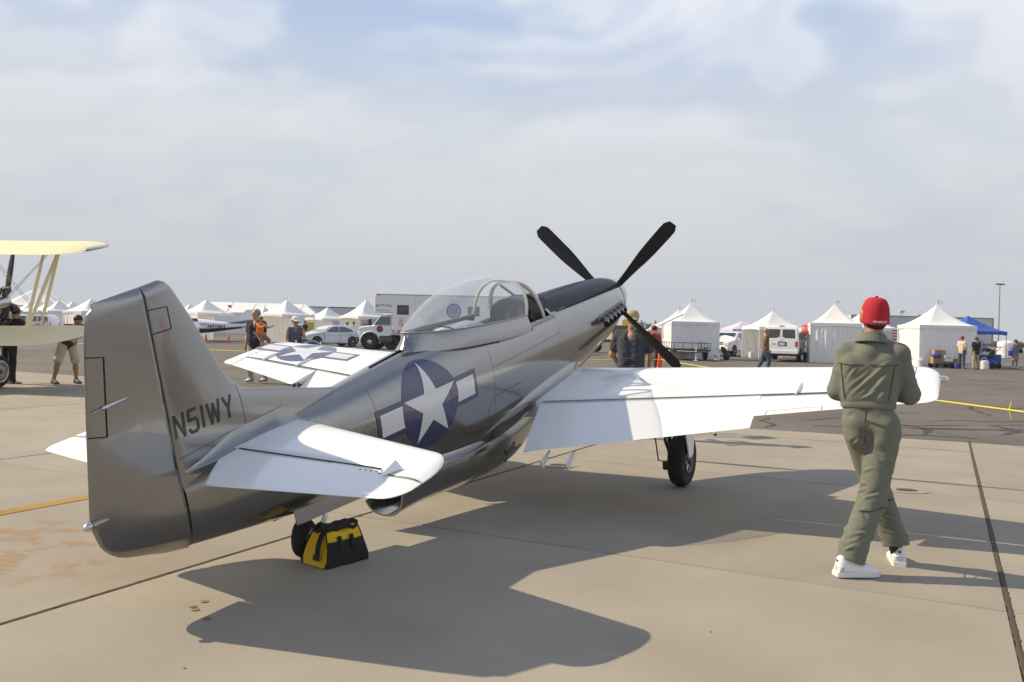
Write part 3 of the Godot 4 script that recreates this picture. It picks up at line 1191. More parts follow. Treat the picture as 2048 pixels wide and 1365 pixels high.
func flat_hoop(mb: MB, pts: Array, along: float, thick: float) -> void:
	var c := Vector3.ZERO
	for p in pts:
		c += p
	c /= pts.size()
	var rows := []
	for k in pts.size():
		var d: Vector3 = (pts[k] - c)
		d.z = 0
		d = d.normalized() * thick
		var z := Vector3(0, 0, along * 0.5)
		rows.append(PackedVector3Array([pts[k] - z, pts[k] + z, pts[k] + z - d, pts[k] - z - d]))
	mb.loft(rows, true, true, true, false)

func make_canopy(root: Node3D) -> void:
	# canopy slid aft: base line rising to the rear, blown hood, painted skirt
	var cs := [
		# s, base half width, base u (glass), skirt lower u, top u
		[2.52, 0.285, 0.325, 0.195, 0.645], [2.75, 0.283, 0.345, 0.205, 0.715], [3.0, 0.272, 0.368, 0.225, 0.750], [3.3, 0.245, 0.40, 0.258, 0.738], [3.6, 0.195, 0.435, 0.298, 0.672],
		[3.85, 0.125, 0.468, 0.34, 0.585], [3.97, 0.075, 0.487, 0.37, 0.53], [4.02, 0.02, 0.497, 0.39, 0.502]]
	var rows := []
	var low := []
	var m := 24
	for k in 33:
		var q := k / 32.0
		var s := lerpf(2.52, 4.02, 1.0 - pow(1.0 - q, 1.3))
		var w := lerp_table(cs, s, 1)
		var b := lerp_table(cs, s, 2)
		var t := lerp_table(cs, s, 4)
		var row := PackedVector3Array()
		for j in m + 1:
			var a := PI * j / m
			var sx := signf(cos(a)) * pow(absf(cos(a)), 0.78) * w * (1.0 + 0.05 * sin(a))
			var lean := -0.10 * (1.0 - q) * sin(a)
			row.append(V(s + lean, lerpf(b, t, pow(sin(a), 0.86)), sx))
		rows.append(row)
		low.append([s, w, b, lerp_table(cs, s, 3)])
	var can := obj("canopy", MB.new().loft(rows, false, false, false, true, Vector3.UP), M.perspex, root)
	var edge_r := PackedVector3Array()
	var sk := []
	for sgn in [1.0, -1.0]:
		var o := []
		for l in low:
			o.append(l)
		if sgn < 0:
			o.reverse()
		for l in o:
			if sgn < 0 and l == low[-1]:
				continue
			var taper := 1.0 - smoothstep(3.5, 4.02, l[0])
			sk.append(PackedVector3Array([V(l[0], l[2] + 0.004, sgn * l[1]), V(l[0] + 0.012, (l[2] + l[3]) * 0.5, sgn * (l[1] + 0.004 + 0.024 * taper)), V(l[0] + 0.10 * smoothstep(3.2, 4.02, l[0]), l[3], sgn * (l[1] + 0.008 + 0.045 * taper)), V(l[0] + 0.09 * smoothstep(3.2, 4.02, l[0]), l[3] + 0.004, sgn * (l[1] + 0.032 * taper)), V(l[0], l[2] - 0.01, sgn * maxf(0.0, l[1] - 0.016))]))
	var skm := MB.new()
	skm.loft(sk, true, true, true, true)
	obj("canopy_skirt", skm, M.silver, can)
	var lip := MB.new()
	var lp := []
	for r in sk:
		lp.append(r[0] + Vector3(0, 0.004, 0))
	lip.tube(lp, 0.007, 6)
	obj("glass_edge_strip", lip, M.grey_primer, can)
	var fr := MB.new()
	flat_hoop(fr, arch(2.525, -0.10, 0.286, 0.325, 0.647), 0.034, 0.016)
	obj("front_hoop", fr, M.cream_frame, can)
	# windscreen
	var wr := []
	for k in 11:
		var q := k / 10.0
		var row := PackedVector3Array()
		for j in 21:
			var a := PI * j / 20.0
			var y := pow(sin(a), 0.85)
			var s := lerpf(2.16 + 0.14 * y, 1.70 + 0.25 * absf(cos(a)), q)
			var w := lerpf(0.285, 0.17, q)
			var base := lerpf(0.20, 0.30, q)
			row.append(V(s, lerpf(base, lerpf(0.615, 0.352, q), y), w * signf(cos(a)) * pow(absf(cos(a)), 0.8)))
		wr.append(row)
	var ws := obj("windscreen", MB.new().loft(wr, false, false, false, true, Vector3(0, 1, -0.6)), M.perspex, root)
	var hoop := MB.new()
	flat_hoop(hoop, arch(2.165, 0.14, 0.288, 0.19, 0.618), 0.042, 0.022)
	obj("rear_hoop", hoop, M.cream_frame, ws)
	var strut := MB.new()
	for sgn in [1.0, -1.0]:
		strut.tube([V(2.25, 0.56, sgn * 0.12), V(1.86, 0.335, sgn * 0.12)], 0.012, 6)
	obj("pane_frame", strut, M.anti_glare, ws)
	var basefr := MB.new()
	var bp := []
	for j in 21:
		bp.append(wr[10][j] + Vector3(0, 0.004, 0))
	basefr.tube(bp, 0.012, 6)
	obj("base_strip", basefr, M.anti_glare, ws)
	# cockpit: tub, sills, instrument hood, seat
	var tub := MB.new()
	tub.box(V(2.55, -0.36, 0), Vector3(0.54, 0.02, 1.06))
	for sgn in [1.0, -1.0]:
		tub.box(V(2.55, -0.08, sgn * 0.275), Vector3(0.02, 0.56, 1.06))
	tub.box(V(3.08, -0.03, 0), Vector3(0.54, 0.62, 0.02))
	tub.box(V(2.03, -0.06, 0), Vector3(0.54, 0.56, 0.02))
	obj("cockpit_tub", tub, M.cockpit, root)
	var sill := MB.new()
	for sgn in [1.0, -1.0]:
		sill.tube([V(2.0, 0.215, sgn * 0.288), V(2.4, 0.225, sgn * 0.295), V(3.1, 0.235, sgn * 0.29)], 0.022, 10)
		sill.tube([V(2.75, 0.30, sgn * 0.22), V(3.35, 0.355, sgn * 0.19)], 0.03, 10)
	obj("cockpit_rail", sill, M.grey_primer, root)
	var panel := MB.new()
	panel.slab(PackedVector2Array([Vector2(-0.25, -0.28), Vector2(0.25, -0.28), Vector2(0.25, 0.14), Vector2(0.19, 0.25), Vector2(0.08, 0.30), Vector2(-0.08, 0.30), Vector2(-0.19, 0.25), Vector2(-0.25, 0.14)]), -0.012, 0.012, V(2.10, 0.14, 0))
	var pn := obj("instrument_panel", panel, M.cockpit_black, root)
	for d in [[-0.14, 0.10, 0.045], [0.0, 0.13, 0.05], [0.14, 0.10, 0.045], [-0.14, -0.02, 0.04], [0.0, 0.0, 0.045], [0.14, -0.02, 0.04], [0.16, -0.13, 0.03], [-0.05, -0.12, 0.035]]:
		var dial := obj("dial", MB.new().lathe(V(2.113, 0.14 + d[1], d[0]), Vector3(0, 0, 1), [[d[2], 0.0], [d[2], 0.012], [d[2] * 0.82, 0.013], [d[2] * 0.8, 0.006]], 18), M.dark_metal, pn)
		obj("dial_face", MB.new().lathe(V(2.113, 0.14 + d[1], d[0]), Vector3(0, 0, 1), [[d[2] * 0.8, 0.0], [d[2] * 0.8, 0.008]], 16), M.grey_primer, dial)
	var hood := []
	for k in 6:
		var q := k / 5.0
		var row := PackedVector3Array()
		for j in 13:
			var a := PI * j / 12.0
			row.append(V(lerpf(1.92, 2.32, q), 0.22 + (0.20 + 0.03 * q) * pow(sin(a), 0.7) , 0.23 * cos(a)))
		hood.append(row)
	obj("glare_shield", MB.new().loft(hood, false, false, false, true, Vector3.UP), M.cockpit_black, pn)
	var seat := MB.new()
	seat.box(V(2.98, 0.02, 0), Vector3(0.38, 0.50, 0.07), 0.03, Basis(Vector3.RIGHT, -0.22))
	seat.box(V(2.76, -0.18, 0), Vector3(0.38, 0.08, 0.4), 0.03)
	obj("pilot_seat", seat, M.cockpit, root)
	# rear deck under the hood
	var deck := MB.new()
	deck.box(V(3.45, 0.375, 0.0), Vector3(0.26, 0.03, 0.36), 0.008)
	deck.box(V(3.72, 0.398, 0.02), Vector3(0.10, 0.03, 0.14), 0.006)
	obj("rear_deck_box", deck, M.white_paint, root)
	obj("canopy_rail", MB.new().tube([V(3.98, 0.396, 0), V(4.2, 0.377, 0), V(4.50, 0.356, 0)], 0.009, 6), M.soot, root)
	var cable := []
	for k in 15:
		var q := k / 14.0
		cable.append(V(lerpf(3.45, 3.92, q), 0.385 + 0.09 * sin(PI * q), lerpf(0.16, -0.05, q)))
	obj("coiled_cable", MB.new().tube(cable, 0.007, 6), M.cockpit_black, root)

func wheel(parent: Node3D, at: Vector3, axle: Vector3, rad: float, width: float, called := "main_wheel") -> void:
	var hw := width * 0.5
	var prof := []
	for k in 15:
		var a := lerpf(-1.25, 1.25, k / 14.0)
		prof.append([rad - rad * 0.16 * (1.0 - cos(a)) * 1.2, hw * sin(a) / sin(1.25)])
	var full := [[rad * 0.5, -hw * 0.86], [rad * 0.62, -hw * 0.98]]
	full.append_array(prof)
	full.append_array([[rad * 0.62, hw * 0.98], [rad * 0.5, hw * 0.86]])
	var tyre := obj(called, MB.new().lathe(at, axle, full, 40), M.rubber, parent)
	var rim := MB.new()
	rim.lathe(at, axle, [[rad * 0.52, -hw * 0.8], [rad * 0.52, hw * 0.8]], 28)
	for s in [1.0, -1.0]:
		rim.lathe(at + axle.normalized() * hw * 0.8 * s, axle * s, [[rad * 0.52, 0.0], [rad * 0.50, 0.018], [rad * 0.44, 0.018], [rad * 0.40, 0.002], [rad * 0.18, 0.006], [rad * 0.17, 0.03], [rad * 0.03, 0.034]], 28)
	obj("hub", rim, M.dark_metal, tyre)
	var spokes := MB.new()
	var ax := axle.normalized()
	var e1 := ax.cross(Vector3.UP).normalized()
	var e2 := ax.cross(e1)
	for k in 8:
		var d := e1 * cos(TAU * k / 8.0) + e2 * sin(TAU * k / 8.0)
		for s in [1.0, -1.0]:
			spokes.tube([at + d * rad * 0.16 + ax * s * hw * 0.84, at + d * rad * 0.44 + ax * s * hw * 0.84], 0.012 * rad / 0.27, 6)
	obj("spokes", spokes, M.bare_metal, tyre)

func make_gear(root: Node3D) -> void:
	# in plane axes the true vertical leans: up is mostly +u with a little forward
	var upv := Vector3(0, 0.972871, -0.231353)
	for sgn in [1.0, -1.0]:
		var leg := Node3D.new()
		leg.name = "main_gear_leg" if sgn > 0 else "main_gear_leg_001"
		root.add_child(leg)
		var foot := V(1.46, -1.64, sgn * 1.31)
		var hubp := foot + upv * 0.275
		wheel(leg, hubp, Vector3(1, 0, 0), 0.275, 0.155, "tyre")
		var topp := V(1.62, -0.50, sgn * 1.24)
		var inner := hubp + Vector3(-sgn * 0.125, 0.02, 0)
		var mid := topp.lerp(inner, 0.5)
		obj("oleo_strut", MB.new().tube([topp, mid], 0.042, 14).tube([mid, inner + Vector3(0, 0.04, 0), inner], 0.028, 12).tube([inner, hubp], 0.03, 10), M.bare_metal, leg)
		obj("torque_link", MB.new().tube([mid + Vector3(0, 0, 0.03), mid.lerp(inner, 0.45) + Vector3(0, 0, 0.12), inner + Vector3(0, 0.06, 0.03)], 0.013, 8), M.dark_metal, leg)
		obj("brake_hose", MB.new().tube([topp + Vector3(-sgn * 0.06, -0.1, 0.06), mid + Vector3(-sgn * 0.11, -0.02, 0.1), inner + Vector3(-sgn * 0.09, -0.02, 0.1), inner + Vector3(0, -0.04, 0.05)], 0.007, 6), M.black_plastic, leg)
		obj("brake_caliper", MB.new().box(inner + Vector3(-sgn * 0.02, -0.07, 0.08), Vector3(0.06, 0.09, 0.06), 0.012), M.dark_metal, leg)
		# door on the outer side of the leg
		var d := PackedVector2Array([Vector2(-0.15, 0.60), Vector2(0.17, 0.60), Vector2(0.19, 0.25), Vector2(0.08, -0.10), Vector2(-0.05, -0.10), Vector2(-0.14, 0.18)])
		obj("gear_door", MB.new().slab(d, -0.006, 0.006, hubp + Vector3(sgn * 0.105, 0.16, 0.02), Basis(Vector3(0, 0, 1), Vector3(-sgn * 0.02, 1, -0.1).normalized(), Vector3(1, 0, 0))), M.white_paint, leg)
	# flap hinge brackets seen below the inner flap
	for q in [0.72, 0.95]:
		var tri := PackedVector2Array([Vector2(-0.10, 0.05), Vector2(0.10, 0.01), Vector2(0.05, -0.06)])
		obj("flap_bracket", MB.new().slab(tri, -0.008, 0.008, V(3.24, -0.79 + 0.05 * q, q), Basis(Vector3(0, 0, 1), Vector3.UP, Vector3(1, 0, 0))), M.white_paint, root)
	# tail wheel and its doors
	var tail := Node3D.new()
	tail.name = "tail_gear"
	root.add_child(tail)
	var tf := V(5.426, -0.697, 0.0)
	var th := tf + upv * 0.128
	var axle := Vector3(1, 0, -0.34).normalized()
	wheel(tail, th, axle, 0.128, 0.085, "tyre")
	var side := axle * 0.062
	obj("fork", MB.new().tube([th + side, th + side * 1.5 + Vector3(0, 0.05, -0.05), th + side * 1.7 + Vector3(0, 0.12, -0.09), th + side * 1.2 + Vector3(0, 0.175, -0.10), th + Vector3(0, 0.19, -0.08), V(5.25, -0.30, 0)], [0.015, 0.019, 0.021, 0.022, 0.024, 0.025], 10).tube([th - side * 0.9, th + side], 0.014, 8), M.white_paint, tail)
	for sgn in [1.0, -1.0]:
		var d := PackedVector2Array([Vector2(-0.66, 0.03), Vector2(0.0, 0.115), Vector2(0.005, 0.015), Vector2(-0.655, -0.06)])
		obj("tail_wheel_door", MB.new().slab(d, -0.004, 0.004, V(5.54, -0.42, sgn * 0.105), Basis(Vector3(0, 0, 1), Vector3(-sgn * 0.15, 1, 0).normalized(), Vector3(1, 0, 0))), M.silver, tail)

# ---------------------------------------------------------------- bodies: a blended distance field meshed with surface nets
# bones: [a, b, radius at a, radius at b]
func field_at(bones: Array, p: Vector3, k: float) -> float:
	var f := 1.0
	for b in bones:
		var ab: Vector3 = b[1] - b[0]
		var t := clampf((p - b[0]).dot(ab) / maxf(ab.length_squared(), 1e-9), 0.0, 1.0)
		var d: float = p.distance_to(b[0] + ab * t) - lerpf(b[2], b[3], t)
		var h := maxf(k - absf(f - d), 0.0) / k
		f = minf(f, d) - h * h * k * 0.25
	return f

# creases: [from, to, width, depth]; cuts: [point, outward normal, radius]
func body(bones: Array, cell: float, k := 0.03, folds := 0.0, sd := 0, mb: MB = null, creases: Array = [], cuts: Array = []) -> MB:
	if mb == null:
		mb = MB.new()
	var lo := Vector3.ONE * 1e9
	var hi := -lo
	for b in bones:
		for e in 2:
			var r: float = b[2 + e] + k + cell * 2.0
			lo = lo.min(b[e] - Vector3.ONE * r)
			hi = hi.max(b[e] + Vector3.ONE * r)
	var nx := int((hi.x - lo.x) / cell) + 2
	var ny := int((hi.y - lo.y) / cell) + 2
	var nz := int((hi.z - lo.z) / cell) + 2
	var fld := PackedFloat32Array()
	fld.resize(nx * ny * nz)
	fld.fill(1.0)
	for b in bones:
		var a: Vector3 = b[0]
		var ab: Vector3 = b[1] - a
		var ra: float = b[2]
		var dr: float = b[3] - ra
		var il := 1.0 / maxf(ab.length_squared(), 1e-9)
		var reach := maxf(ra, ra + dr) + k + cell * 1.5
		var p0: Vector3 = (a.min(b[1]) - Vector3.ONE * reach - lo) / cell
		var p1: Vector3 = (a.max(b[1]) + Vector3.ONE * reach - lo) / cell
		var x0 := maxi(0, int(p0.x))
		var x1 := mini(nx - 1, int(p1.x) + 1)
		for y in range(maxi(0, int(p0.y)), mini(ny - 1, int(p1.y) + 1) + 1):
			for z in range(maxi(0, int(p0.z)), mini(nz - 1, int(p1.z) + 1) + 1):
				var row := (y * nz + z) * nx
				var q := lo + Vector3(x0, y, z) * cell - a
				for x in range(x0, x1 + 1):
					var t := clampf(q.dot(ab) * il, 0.0, 1.0)
					var d := (q - ab * t).length() - ra - dr * t
					if d < reach:
						var f := fld[row + x]
						var h := maxf(k - absf(f - d), 0.0) / k
						fld[row + x] = minf(f, d) - h * h * k * 0.25
					q.x += cell
	for c in cuts:
		var rad: float = c[2]
		var p0: Vector3 = (c[0] - Vector3.ONE * rad - lo) / cell
		var p1: Vector3 = (c[0] + Vector3.ONE * rad - lo) / cell
		for y in range(maxi(0, int(p0.y)), mini(ny - 1, int(p1.y) + 1) + 1):
			for z in range(maxi(0, int(p0.z)), mini(nz - 1, int(p1.z) + 1) + 1):
				for x in range(maxi(0, int(p0.x)), mini(nx - 1, int(p1.x) + 1) + 1):
					var i := (y * nz + z) * nx + x
					fld[i] = maxf(fld[i], (lo + Vector3(x, y, z) * cell - c[0]).dot(c[1]))
	var pv := PackedVector3Array()
	var vid := PackedInt32Array()
	vid.resize(nx * ny * nz)
	vid.fill(-1)
	var dx := 1
	var dz := nx
	var dy := nx * nz
	for y in ny - 1:
		for z in nz - 1:
			var row := (y * nz + z) * nx
			for x in nx - 1:
				var i := row + x
				var f0 := fld[i]
				if absf(f0) > cell * 2.5:
					continue
				var c := [f0, fld[i + dx], fld[i + dz], fld[i + dx + dz], fld[i + dy], fld[i + dx + dy], fld[i + dz + dy], fld[i + dx + dz + dy]]
				var neg := 0
				for q in 8:
					if c[q] < 0.0:
						neg += 1
				if neg == 0 or neg == 8:
					continue
				var s := Vector3.ZERO
				var m := 0
				for q in 8:
					for bit in [1, 2, 4]:
						if q & bit:
							continue
						var w: int = q | bit
						if (c[q] < 0.0) != (c[w] < 0.0):
							var t: float = c[q] / (c[q] - c[w])
							var pa := Vector3(q & 1, (q >> 2) & 1, (q >> 1) & 1)
							var pb := Vector3(w & 1, (w >> 2) & 1, (w >> 1) & 1)
							s += pa.lerp(pb, t)
							m += 1
				vid[i] = pv.size()
				pv.append(lo + (Vector3(x, y, z) + s / m) * cell)
	var pi := PackedInt32Array()
	for y in range(1, ny - 1):
		for z in range(1, nz - 1):
			var row := (y * nz + z) * nx
			for x in range(1, nx - 1):
				var i := row + x
				var f0 := fld[i]
				if absf(f0) > cell * 2.5:
					continue
				for ax in 3:
					var st: int = [dx, dy, dz][ax]
					var f1 := fld[i + st]
					if (f0 < 0.0) == (f1 < 0.0):
						continue
					var u: int = [dy, dz, dx][ax]
					var w: int = [dz, dx, dy][ax]
					var a := vid[i]
					var b := vid[i - u]
					var c2 := vid[i - u - w]
					var d := vid[i - w]
					if a < 0 or b < 0 or c2 < 0 or d < 0:
						continue
					if f0 < 0.0:
						pi.append_array([a, b, c2, a, c2, d])
					else:
						pi.append_array([a, c2, b, a, d, c2])
	if folds > 0.0 or creases.size():
		# cloth folds: creases drawn out along slanting lines, pushed along the normals
		var nrm := PackedVector3Array()
		nrm.resize(pv.size())
		for t in range(0, pi.size(), 3):
			var q := (pv[pi[t + 2]] - pv[pi[t]]).cross(pv[pi[t + 1]] - pv[pi[t]])
			nrm[pi[t]] += q
			nrm[pi[t + 1]] += q
			nrm[pi[t + 2]] += q
		var n1 := noise(1.0, 2, 100 + sd)
		var n2 := noise(1.0, 2, 140 + sd)
		var tw := Basis(Vector3(0, 0, 1), 0.65)
		for t in pv.size():
			var p := tw * pv[t]
			var ridge := 1.0 - smoothstep(0.0, 0.42, absf(n1.get_noise_3d(p.x * 2.6, p.y * 8.5, p.z * 3.0)))
			var soft := n2.get_noise_3d(pv[t].x * 5.0, pv[t].y * 4.0, pv[t].z * 5.0)
			var move := folds * (1.25 * ridge + 1.2 * soft - 0.4)
			for c in creases:
				var ab: Vector3 = c[1] - c[0]
				var ap: Vector3 = pv[t] - c[0]
				var w: float = c[2]
				var u := clampf(ap.dot(ab) / ab.length_squared(), 0.0, 1.0)
				var d := (ap - ab * u).length() / w
				if d < 3.0:
					# a groove with a raised roll beside it, fading to its ends
					var side := signf(nrm[t].cross(ab).dot(ap - ab * u))
					var fade := sin(PI * clampf(u * 0.92 + 0.04, 0.0, 1.0))
					move += c[3] * fade * (-exp(-d * d) + 0.75 * exp(-(d - 1.5) * (d - 1.5)) * (1.0 if side > 0.0 else 0.45))
			pv[t] += nrm[t].normalized() * move
	mb.add(pv, pi, true, true)
	return mb

func hand(mb: MB, wrist: Vector3, dir: Vector3, palm: Vector3, s := 1.0, curl := 0.5, thumb_side := 1.0) -> void:
	dir = dir.normalized()
	var side := dir.cross(palm).normalized()
	palm = side.cross(dir).normalized()
	mb.ball(wrist + dir * 0.05 * s, Vector3(0.042, 0.052, 0.018) * s, Basis(side, dir, palm), 12, 8)
	for k in 4:
		var o := wrist + dir * 0.088 * s + side * (k - 1.5) * 0.02 * s
		var l: float = [0.06, 0.072, 0.068, 0.052][k] * s
		var bend := curl
		var d1 := dir.rotated(side, -bend * 0.5)
		if d1.dot(palm) < 0.0:
			d1 = dir.rotated(side, bend * 0.5)
		var d2 := (d1 + palm * bend).normalized()
		mb.tube([o, o + d1 * l * 0.5, o + d1 * l * 0.5 + d2 * l * 0.5], [0.0095 * s, 0.009 * s, 0.007 * s], 7)
	var tb := wrist + dir * 0.03 * s + side * thumb_side * 0.036 * s
	mb.tube([tb, tb + (dir * 0.7 + side * thumb_side * 0.7) * 0.032 * s, tb + (dir * 1.2 + side * thumb_side * 0.8 + palm * 0.3) * 0.045 * s], [0.012 * s, 0.0105 * s, 0.008 * s], 7)

# sneaker from heel to toe, sole down
func shoe(parent: Node, heel: Vector3, dir: Vector3, len: float, m: Material, pitch := 0.0, called := "shoe", detail := false) -> void:
	dir = Vector3(dir.x, 0, dir.z).normalized()
	var side := Vector3(-dir.z, 0, dir.x)
	var up := Vector3.UP
	if pitch != 0.0:
		dir = dir.rotated(side, pitch)
		up = side.cross(dir)
		if up.y < 0:
			up = -up
	var prof := [[0.0, 0.26, 0.20], [0.04, 0.31, 0.40], [0.14, 0.335, 0.44], [0.28, 0.335, 0.42], [0.42, 0.345, 0.34], [0.58, 0.37, 0.26], [0.75, 0.39, 0.20], [0.9, 0.33, 0.15], [0.97, 0.22, 0.11], [1.0, 0.10, 0.07]]
	var rings := []
	var sole := []
	for p in prof:
		var c: Vector3 = heel + dir * p[0] * len
		var w: float = p[1] * len * 0.5
		var h: float = p[2] * len
		var ring := PackedVector3Array()
		var sr := PackedVector3Array()
		for j in 14:
			var a := TAU * j / 14.0
			var x := signf(cos(a)) * pow(absf(cos(a)), 0.7) * w * (0.72 if sin(a) > 0.3 else 1.0)
			var y := (0.5 + 0.5 * sin(a)) * h
			ring.append(c + side * x + up * (y + 0.012))
			sr.append(c + side * cos(a) * w * 1.06 + up * (0.0 if sin(a) < 0.0 else 0.03) + dir * (p[0] - 0.5) * 0.02)
		rings.append(ring)
		sole.append(sr)
	var o := obj(called, MB.new().loft(rings), m, parent)
	obj("sole", MB.new().loft(sole, true, true, true, false), M.white_plain if detail else M.black_plastic, o)
	if detail:
		var g := MB.new()
		for yy in [0.034, 0.046, 0.058]:
			g.tube([heel + dir * 0.10 * len + side * 0.175 * len + up * yy, heel + dir * 0.015 * len + side * 0.12 * len + up * (yy + 0.003), heel - dir * 0.004 + up * (yy + 0.006), heel + dir * 0.015 * len - side * 0.12 * len + up * (yy + 0.003), heel + dir * 0.10 * len - side * 0.175 * len + up * yy], 0.0022, 5)
		obj("heel_groove", g, M.pole_grey, o)
		obj("heel_tab", MB.new().box(heel + dir * 0.004 + up * 0.098, Vector3(0.022, 0.016, 0.006), 0.002, Basis(side, up, dir)), M.trim_blue, o)
		var lc := MB.new()
		for k in 4:
			var c := heel + dir * len * (0.45 + 0.08 * k) + up * (len * (0.335 - 0.035 * k) + 0.010)
			lc.tube([c - side * 0.022, c + up * 0.004, c + side * 0.022], 0.003, 5)
		obj("lace", lc, M.white_plain, o)

func make_flight_suit_man() -> void:
	var at := Vector3(2.40, 0, -5.68)
	var root := thing("person", "person in olive green flight suit, red cap and white sneakers walking away", "person", at)
	var f := Vector3(0.5, 0, -0.866)
	var r := Vector3(0.866, 0, 0.5)
	M.olive = mat(lin(0.138, 0.145, 0.116), 0.85)
	M.olive.normal_enabled = true
	M.olive.normal_texture = ntex(noise(0.02, 4, 61), 512, Color.BLACK, Color.WHITE, 2.0)
	M.olive.uv1_triplanar = true
	M.olive.uv1_scale = Vector3.ONE * 3.0
	M.olive.rim_enabled = true
	M.olive.rim = 0.25
	M.olive_dark = mat(lin(0.055, 0.06, 0.04), 0.9)
	M.red_cap = cloth(lin(0.40, 0.012, 0.025), 4, 5.0, 5.0)
	var hipR := r * 0.074 + Vector3(0, 0.92, 0)
	var hipL := -r * 0.074 + Vector3(-0.01, 0.92, 0)
	var kneeR := Vector3(-0.015, 0.48, 0.06)
	var ankR := Vector3(-0.150, 0.185, 0.12)
	var kneeL := Vector3(0.125, 0.47, -0.17)
	var ankL := Vector3(0.240, 0.205, -0.185)
	var shL := -r * 0.158 + Vector3(-0.020, 1.445, 0)
	var shR := r * 0.158 + Vector3(-0.012, 1.445, 0)
	var elL := Vector3(-0.205, 1.185, -0.10)
	var elR := Vector3(0.222, 1.18, 0.03)
	var wrL := Vector3(-0.02, 1.20, -0.30)
	var wrR := Vector3(0.10, 1.20, -0.20)
	var mid := Vector3(-0.035, 0, 0)
	var suit := [
		[hipR, kneeR, 0.103, 0.090], [kneeR, ankR, 0.090, 0.086], [ankR, ankR + Vector3(-0.025, -0.09, 0.008), 0.086, 0.092],
		[hipL, kneeL, 0.103, 0.090], [kneeL, ankL, 0.089, 0.084], [ankL, ankL + Vector3(0.025, -0.08, 0.0), 0.084, 0.09],
		[hipR + Vector3(0, 0.06, 0) - f * 0.03, hipL + Vector3(0, 0.06, 0) - f * 0.03, 0.098, 0.098], [hipR - f * 0.055 - Vector3(0, 0.03, 0), hipR - f * 0.05 + Vector3(0, 0.05, 0), 0.074, 0.074], [hipL - f * 0.055 - Vector3(0, 0.03, 0), hipL - f * 0.05 + Vector3(0, 0.05, 0), 0.074, 0.074],
		[mid + r * 0.055 + Vector3(0, 1.02, 0), mid + r * 0.060 + Vector3(0, 1.13, 0), 0.104, 0.100], [mid - r * 0.055 + Vector3(0, 1.02, 0), mid - r * 0.060 + Vector3(0, 1.13, 0), 0.104, 0.100],
		[mid + r * 0.074 + Vector3(0, 1.17, 0), mid + r * 0.088 + Vector3(0, 1.36, 0), 0.110, 0.112], [mid - r * 0.074 + Vector3(0, 1.17, 0), mid - r * 0.088 + Vector3(0, 1.36, 0), 0.110, 0.112],
		[mid + Vector3(0, 1.18, 0), mid + Vector3(0, 1.42, 0), 0.115, 0.105],
		[shL, shR, 0.060, 0.060], [shL, mid + Vector3(0.02, 1.515, 0), 0.055, 0.062], [shR, mid + Vector3(0.02, 1.515, 0), 0.055, 0.062], [mid + Vector3(0, 1.44, 0) - f * 0.02, mid + Vector3(0.03, 1.53, 0), 0.085, 0.062],
		[shL, elL, 0.066, 0.060], [elL, wrL, 0.062, 0.046], [shR, elR, 0.066, 0.064], [elR, wrR, 0.068, 0.048]]
	var creases := []
	var crng := RandomNumberGenerator.new()
	crng.seed = 7
	# on the back: slanting pulls from the right shoulder blade down to the left of the waist
	for q in [[0.13, 1.40, -0.10, 1.16, 0.016, 0.008], [0.06, 1.36, -0.13, 1.20, 0.014, 0.006], [0.15, 1.34, 0.00, 1.15, 0.016, 0.009], [0.17, 1.28, 0.07, 1.14, 0.013, 0.007], [-0.05, 1.36, -0.15, 1.24, 0.013, 0.006], [0.10, 1.22, -0.04, 1.14, 0.011, 0.006], [-0.08, 1.18, -0.16, 1.13, 0.011, 0.006], [0.02, 1.07, 0.12, 1.03, 0.012, 0.008], [0.0, 1.02, 0.14, 0.97, 0.014, 0.009], [-0.06, 1.05, -0.15, 1.00, 0.012, 0.006], [0.015, 0.93, 0.05, 0.84, 0.014, 0.011], [0.03, 0.84, 0.15, 0.80, 0.014, 0.010], [0.05, 0.80, 0.15, 0.77, 0.011, 0.007], [-0.02, 0.88, -0.13, 0.80, 0.014, 0.007], [0.01, 0.96, 0.005, 0.84, 0.016, 0.013]]:
		creases.append([mid + r * q[0] + Vector3(0, q[1], 0) - f * 0.12, mid + r * q[2] + Vector3(0, q[3], 0) - f * 0.12, q[4] * 0.9, q[5] * 1.5])
	for lg in [[hipR, kneeR, 0.115, 0.15, 1.0, 14], [kneeR, ankR, 0.096, 0.0, 1.05, 13], [hipL, kneeL, 0.115, 0.2, 1.0, 9], [kneeL, ankL, 0.094, 0.0, 1.05, 11], [shR, elR, 0.066, 0.15, 1.05, 7], [elR, wrR, 0.06, 0.0, 0.7, 5], [shL, elL, 0.064, 0.15, 1.05, 6]]:
		var ax: Vector3 = (lg[1] - lg[0]).normalized()
		var e1: Vector3 = ax.cross(Vector3(0.3, 0, 1)).normalized()
		var e2: Vector3 = ax.cross(e1)
		for k in lg[5]:
			var t := crng.randf_range(lg[3], lg[4])
			# crowd towards the joint ends
			if crng.randf() < 0.5:
				t = lg[4] - absf(crng.randfn(0.0, 0.12))
			var a0 := crng.randf() * TAU
			var a1 := a0 + crng.randf_range(0.7, 1.5)
			var p0: Vector3 = lg[0].lerp(lg[1], t) + (e1 * cos(a0) + e2 * sin(a0)) * lg[2]
			var p1: Vector3 = lg[0].lerp(lg[1], t) + ax * crng.randf_range(-0.10, 0.10) + (e1 * cos(a1) + e2 * sin(a1)) * lg[2]
			creases.append([p0, p1, crng.randf_range(0.008, 0.013), crng.randf_range(0.006, 0.012)])
	var cuts := [[ankR + Vector3(-0.03, -0.085, 0.01), Vector3(-0.30, -1.0, 0.10).normalized(), 0.17], [ankL + Vector3(0.03, -0.075, 0.0), Vector3(0.12, -1.0, 0.15).normalized(), 0.17]]
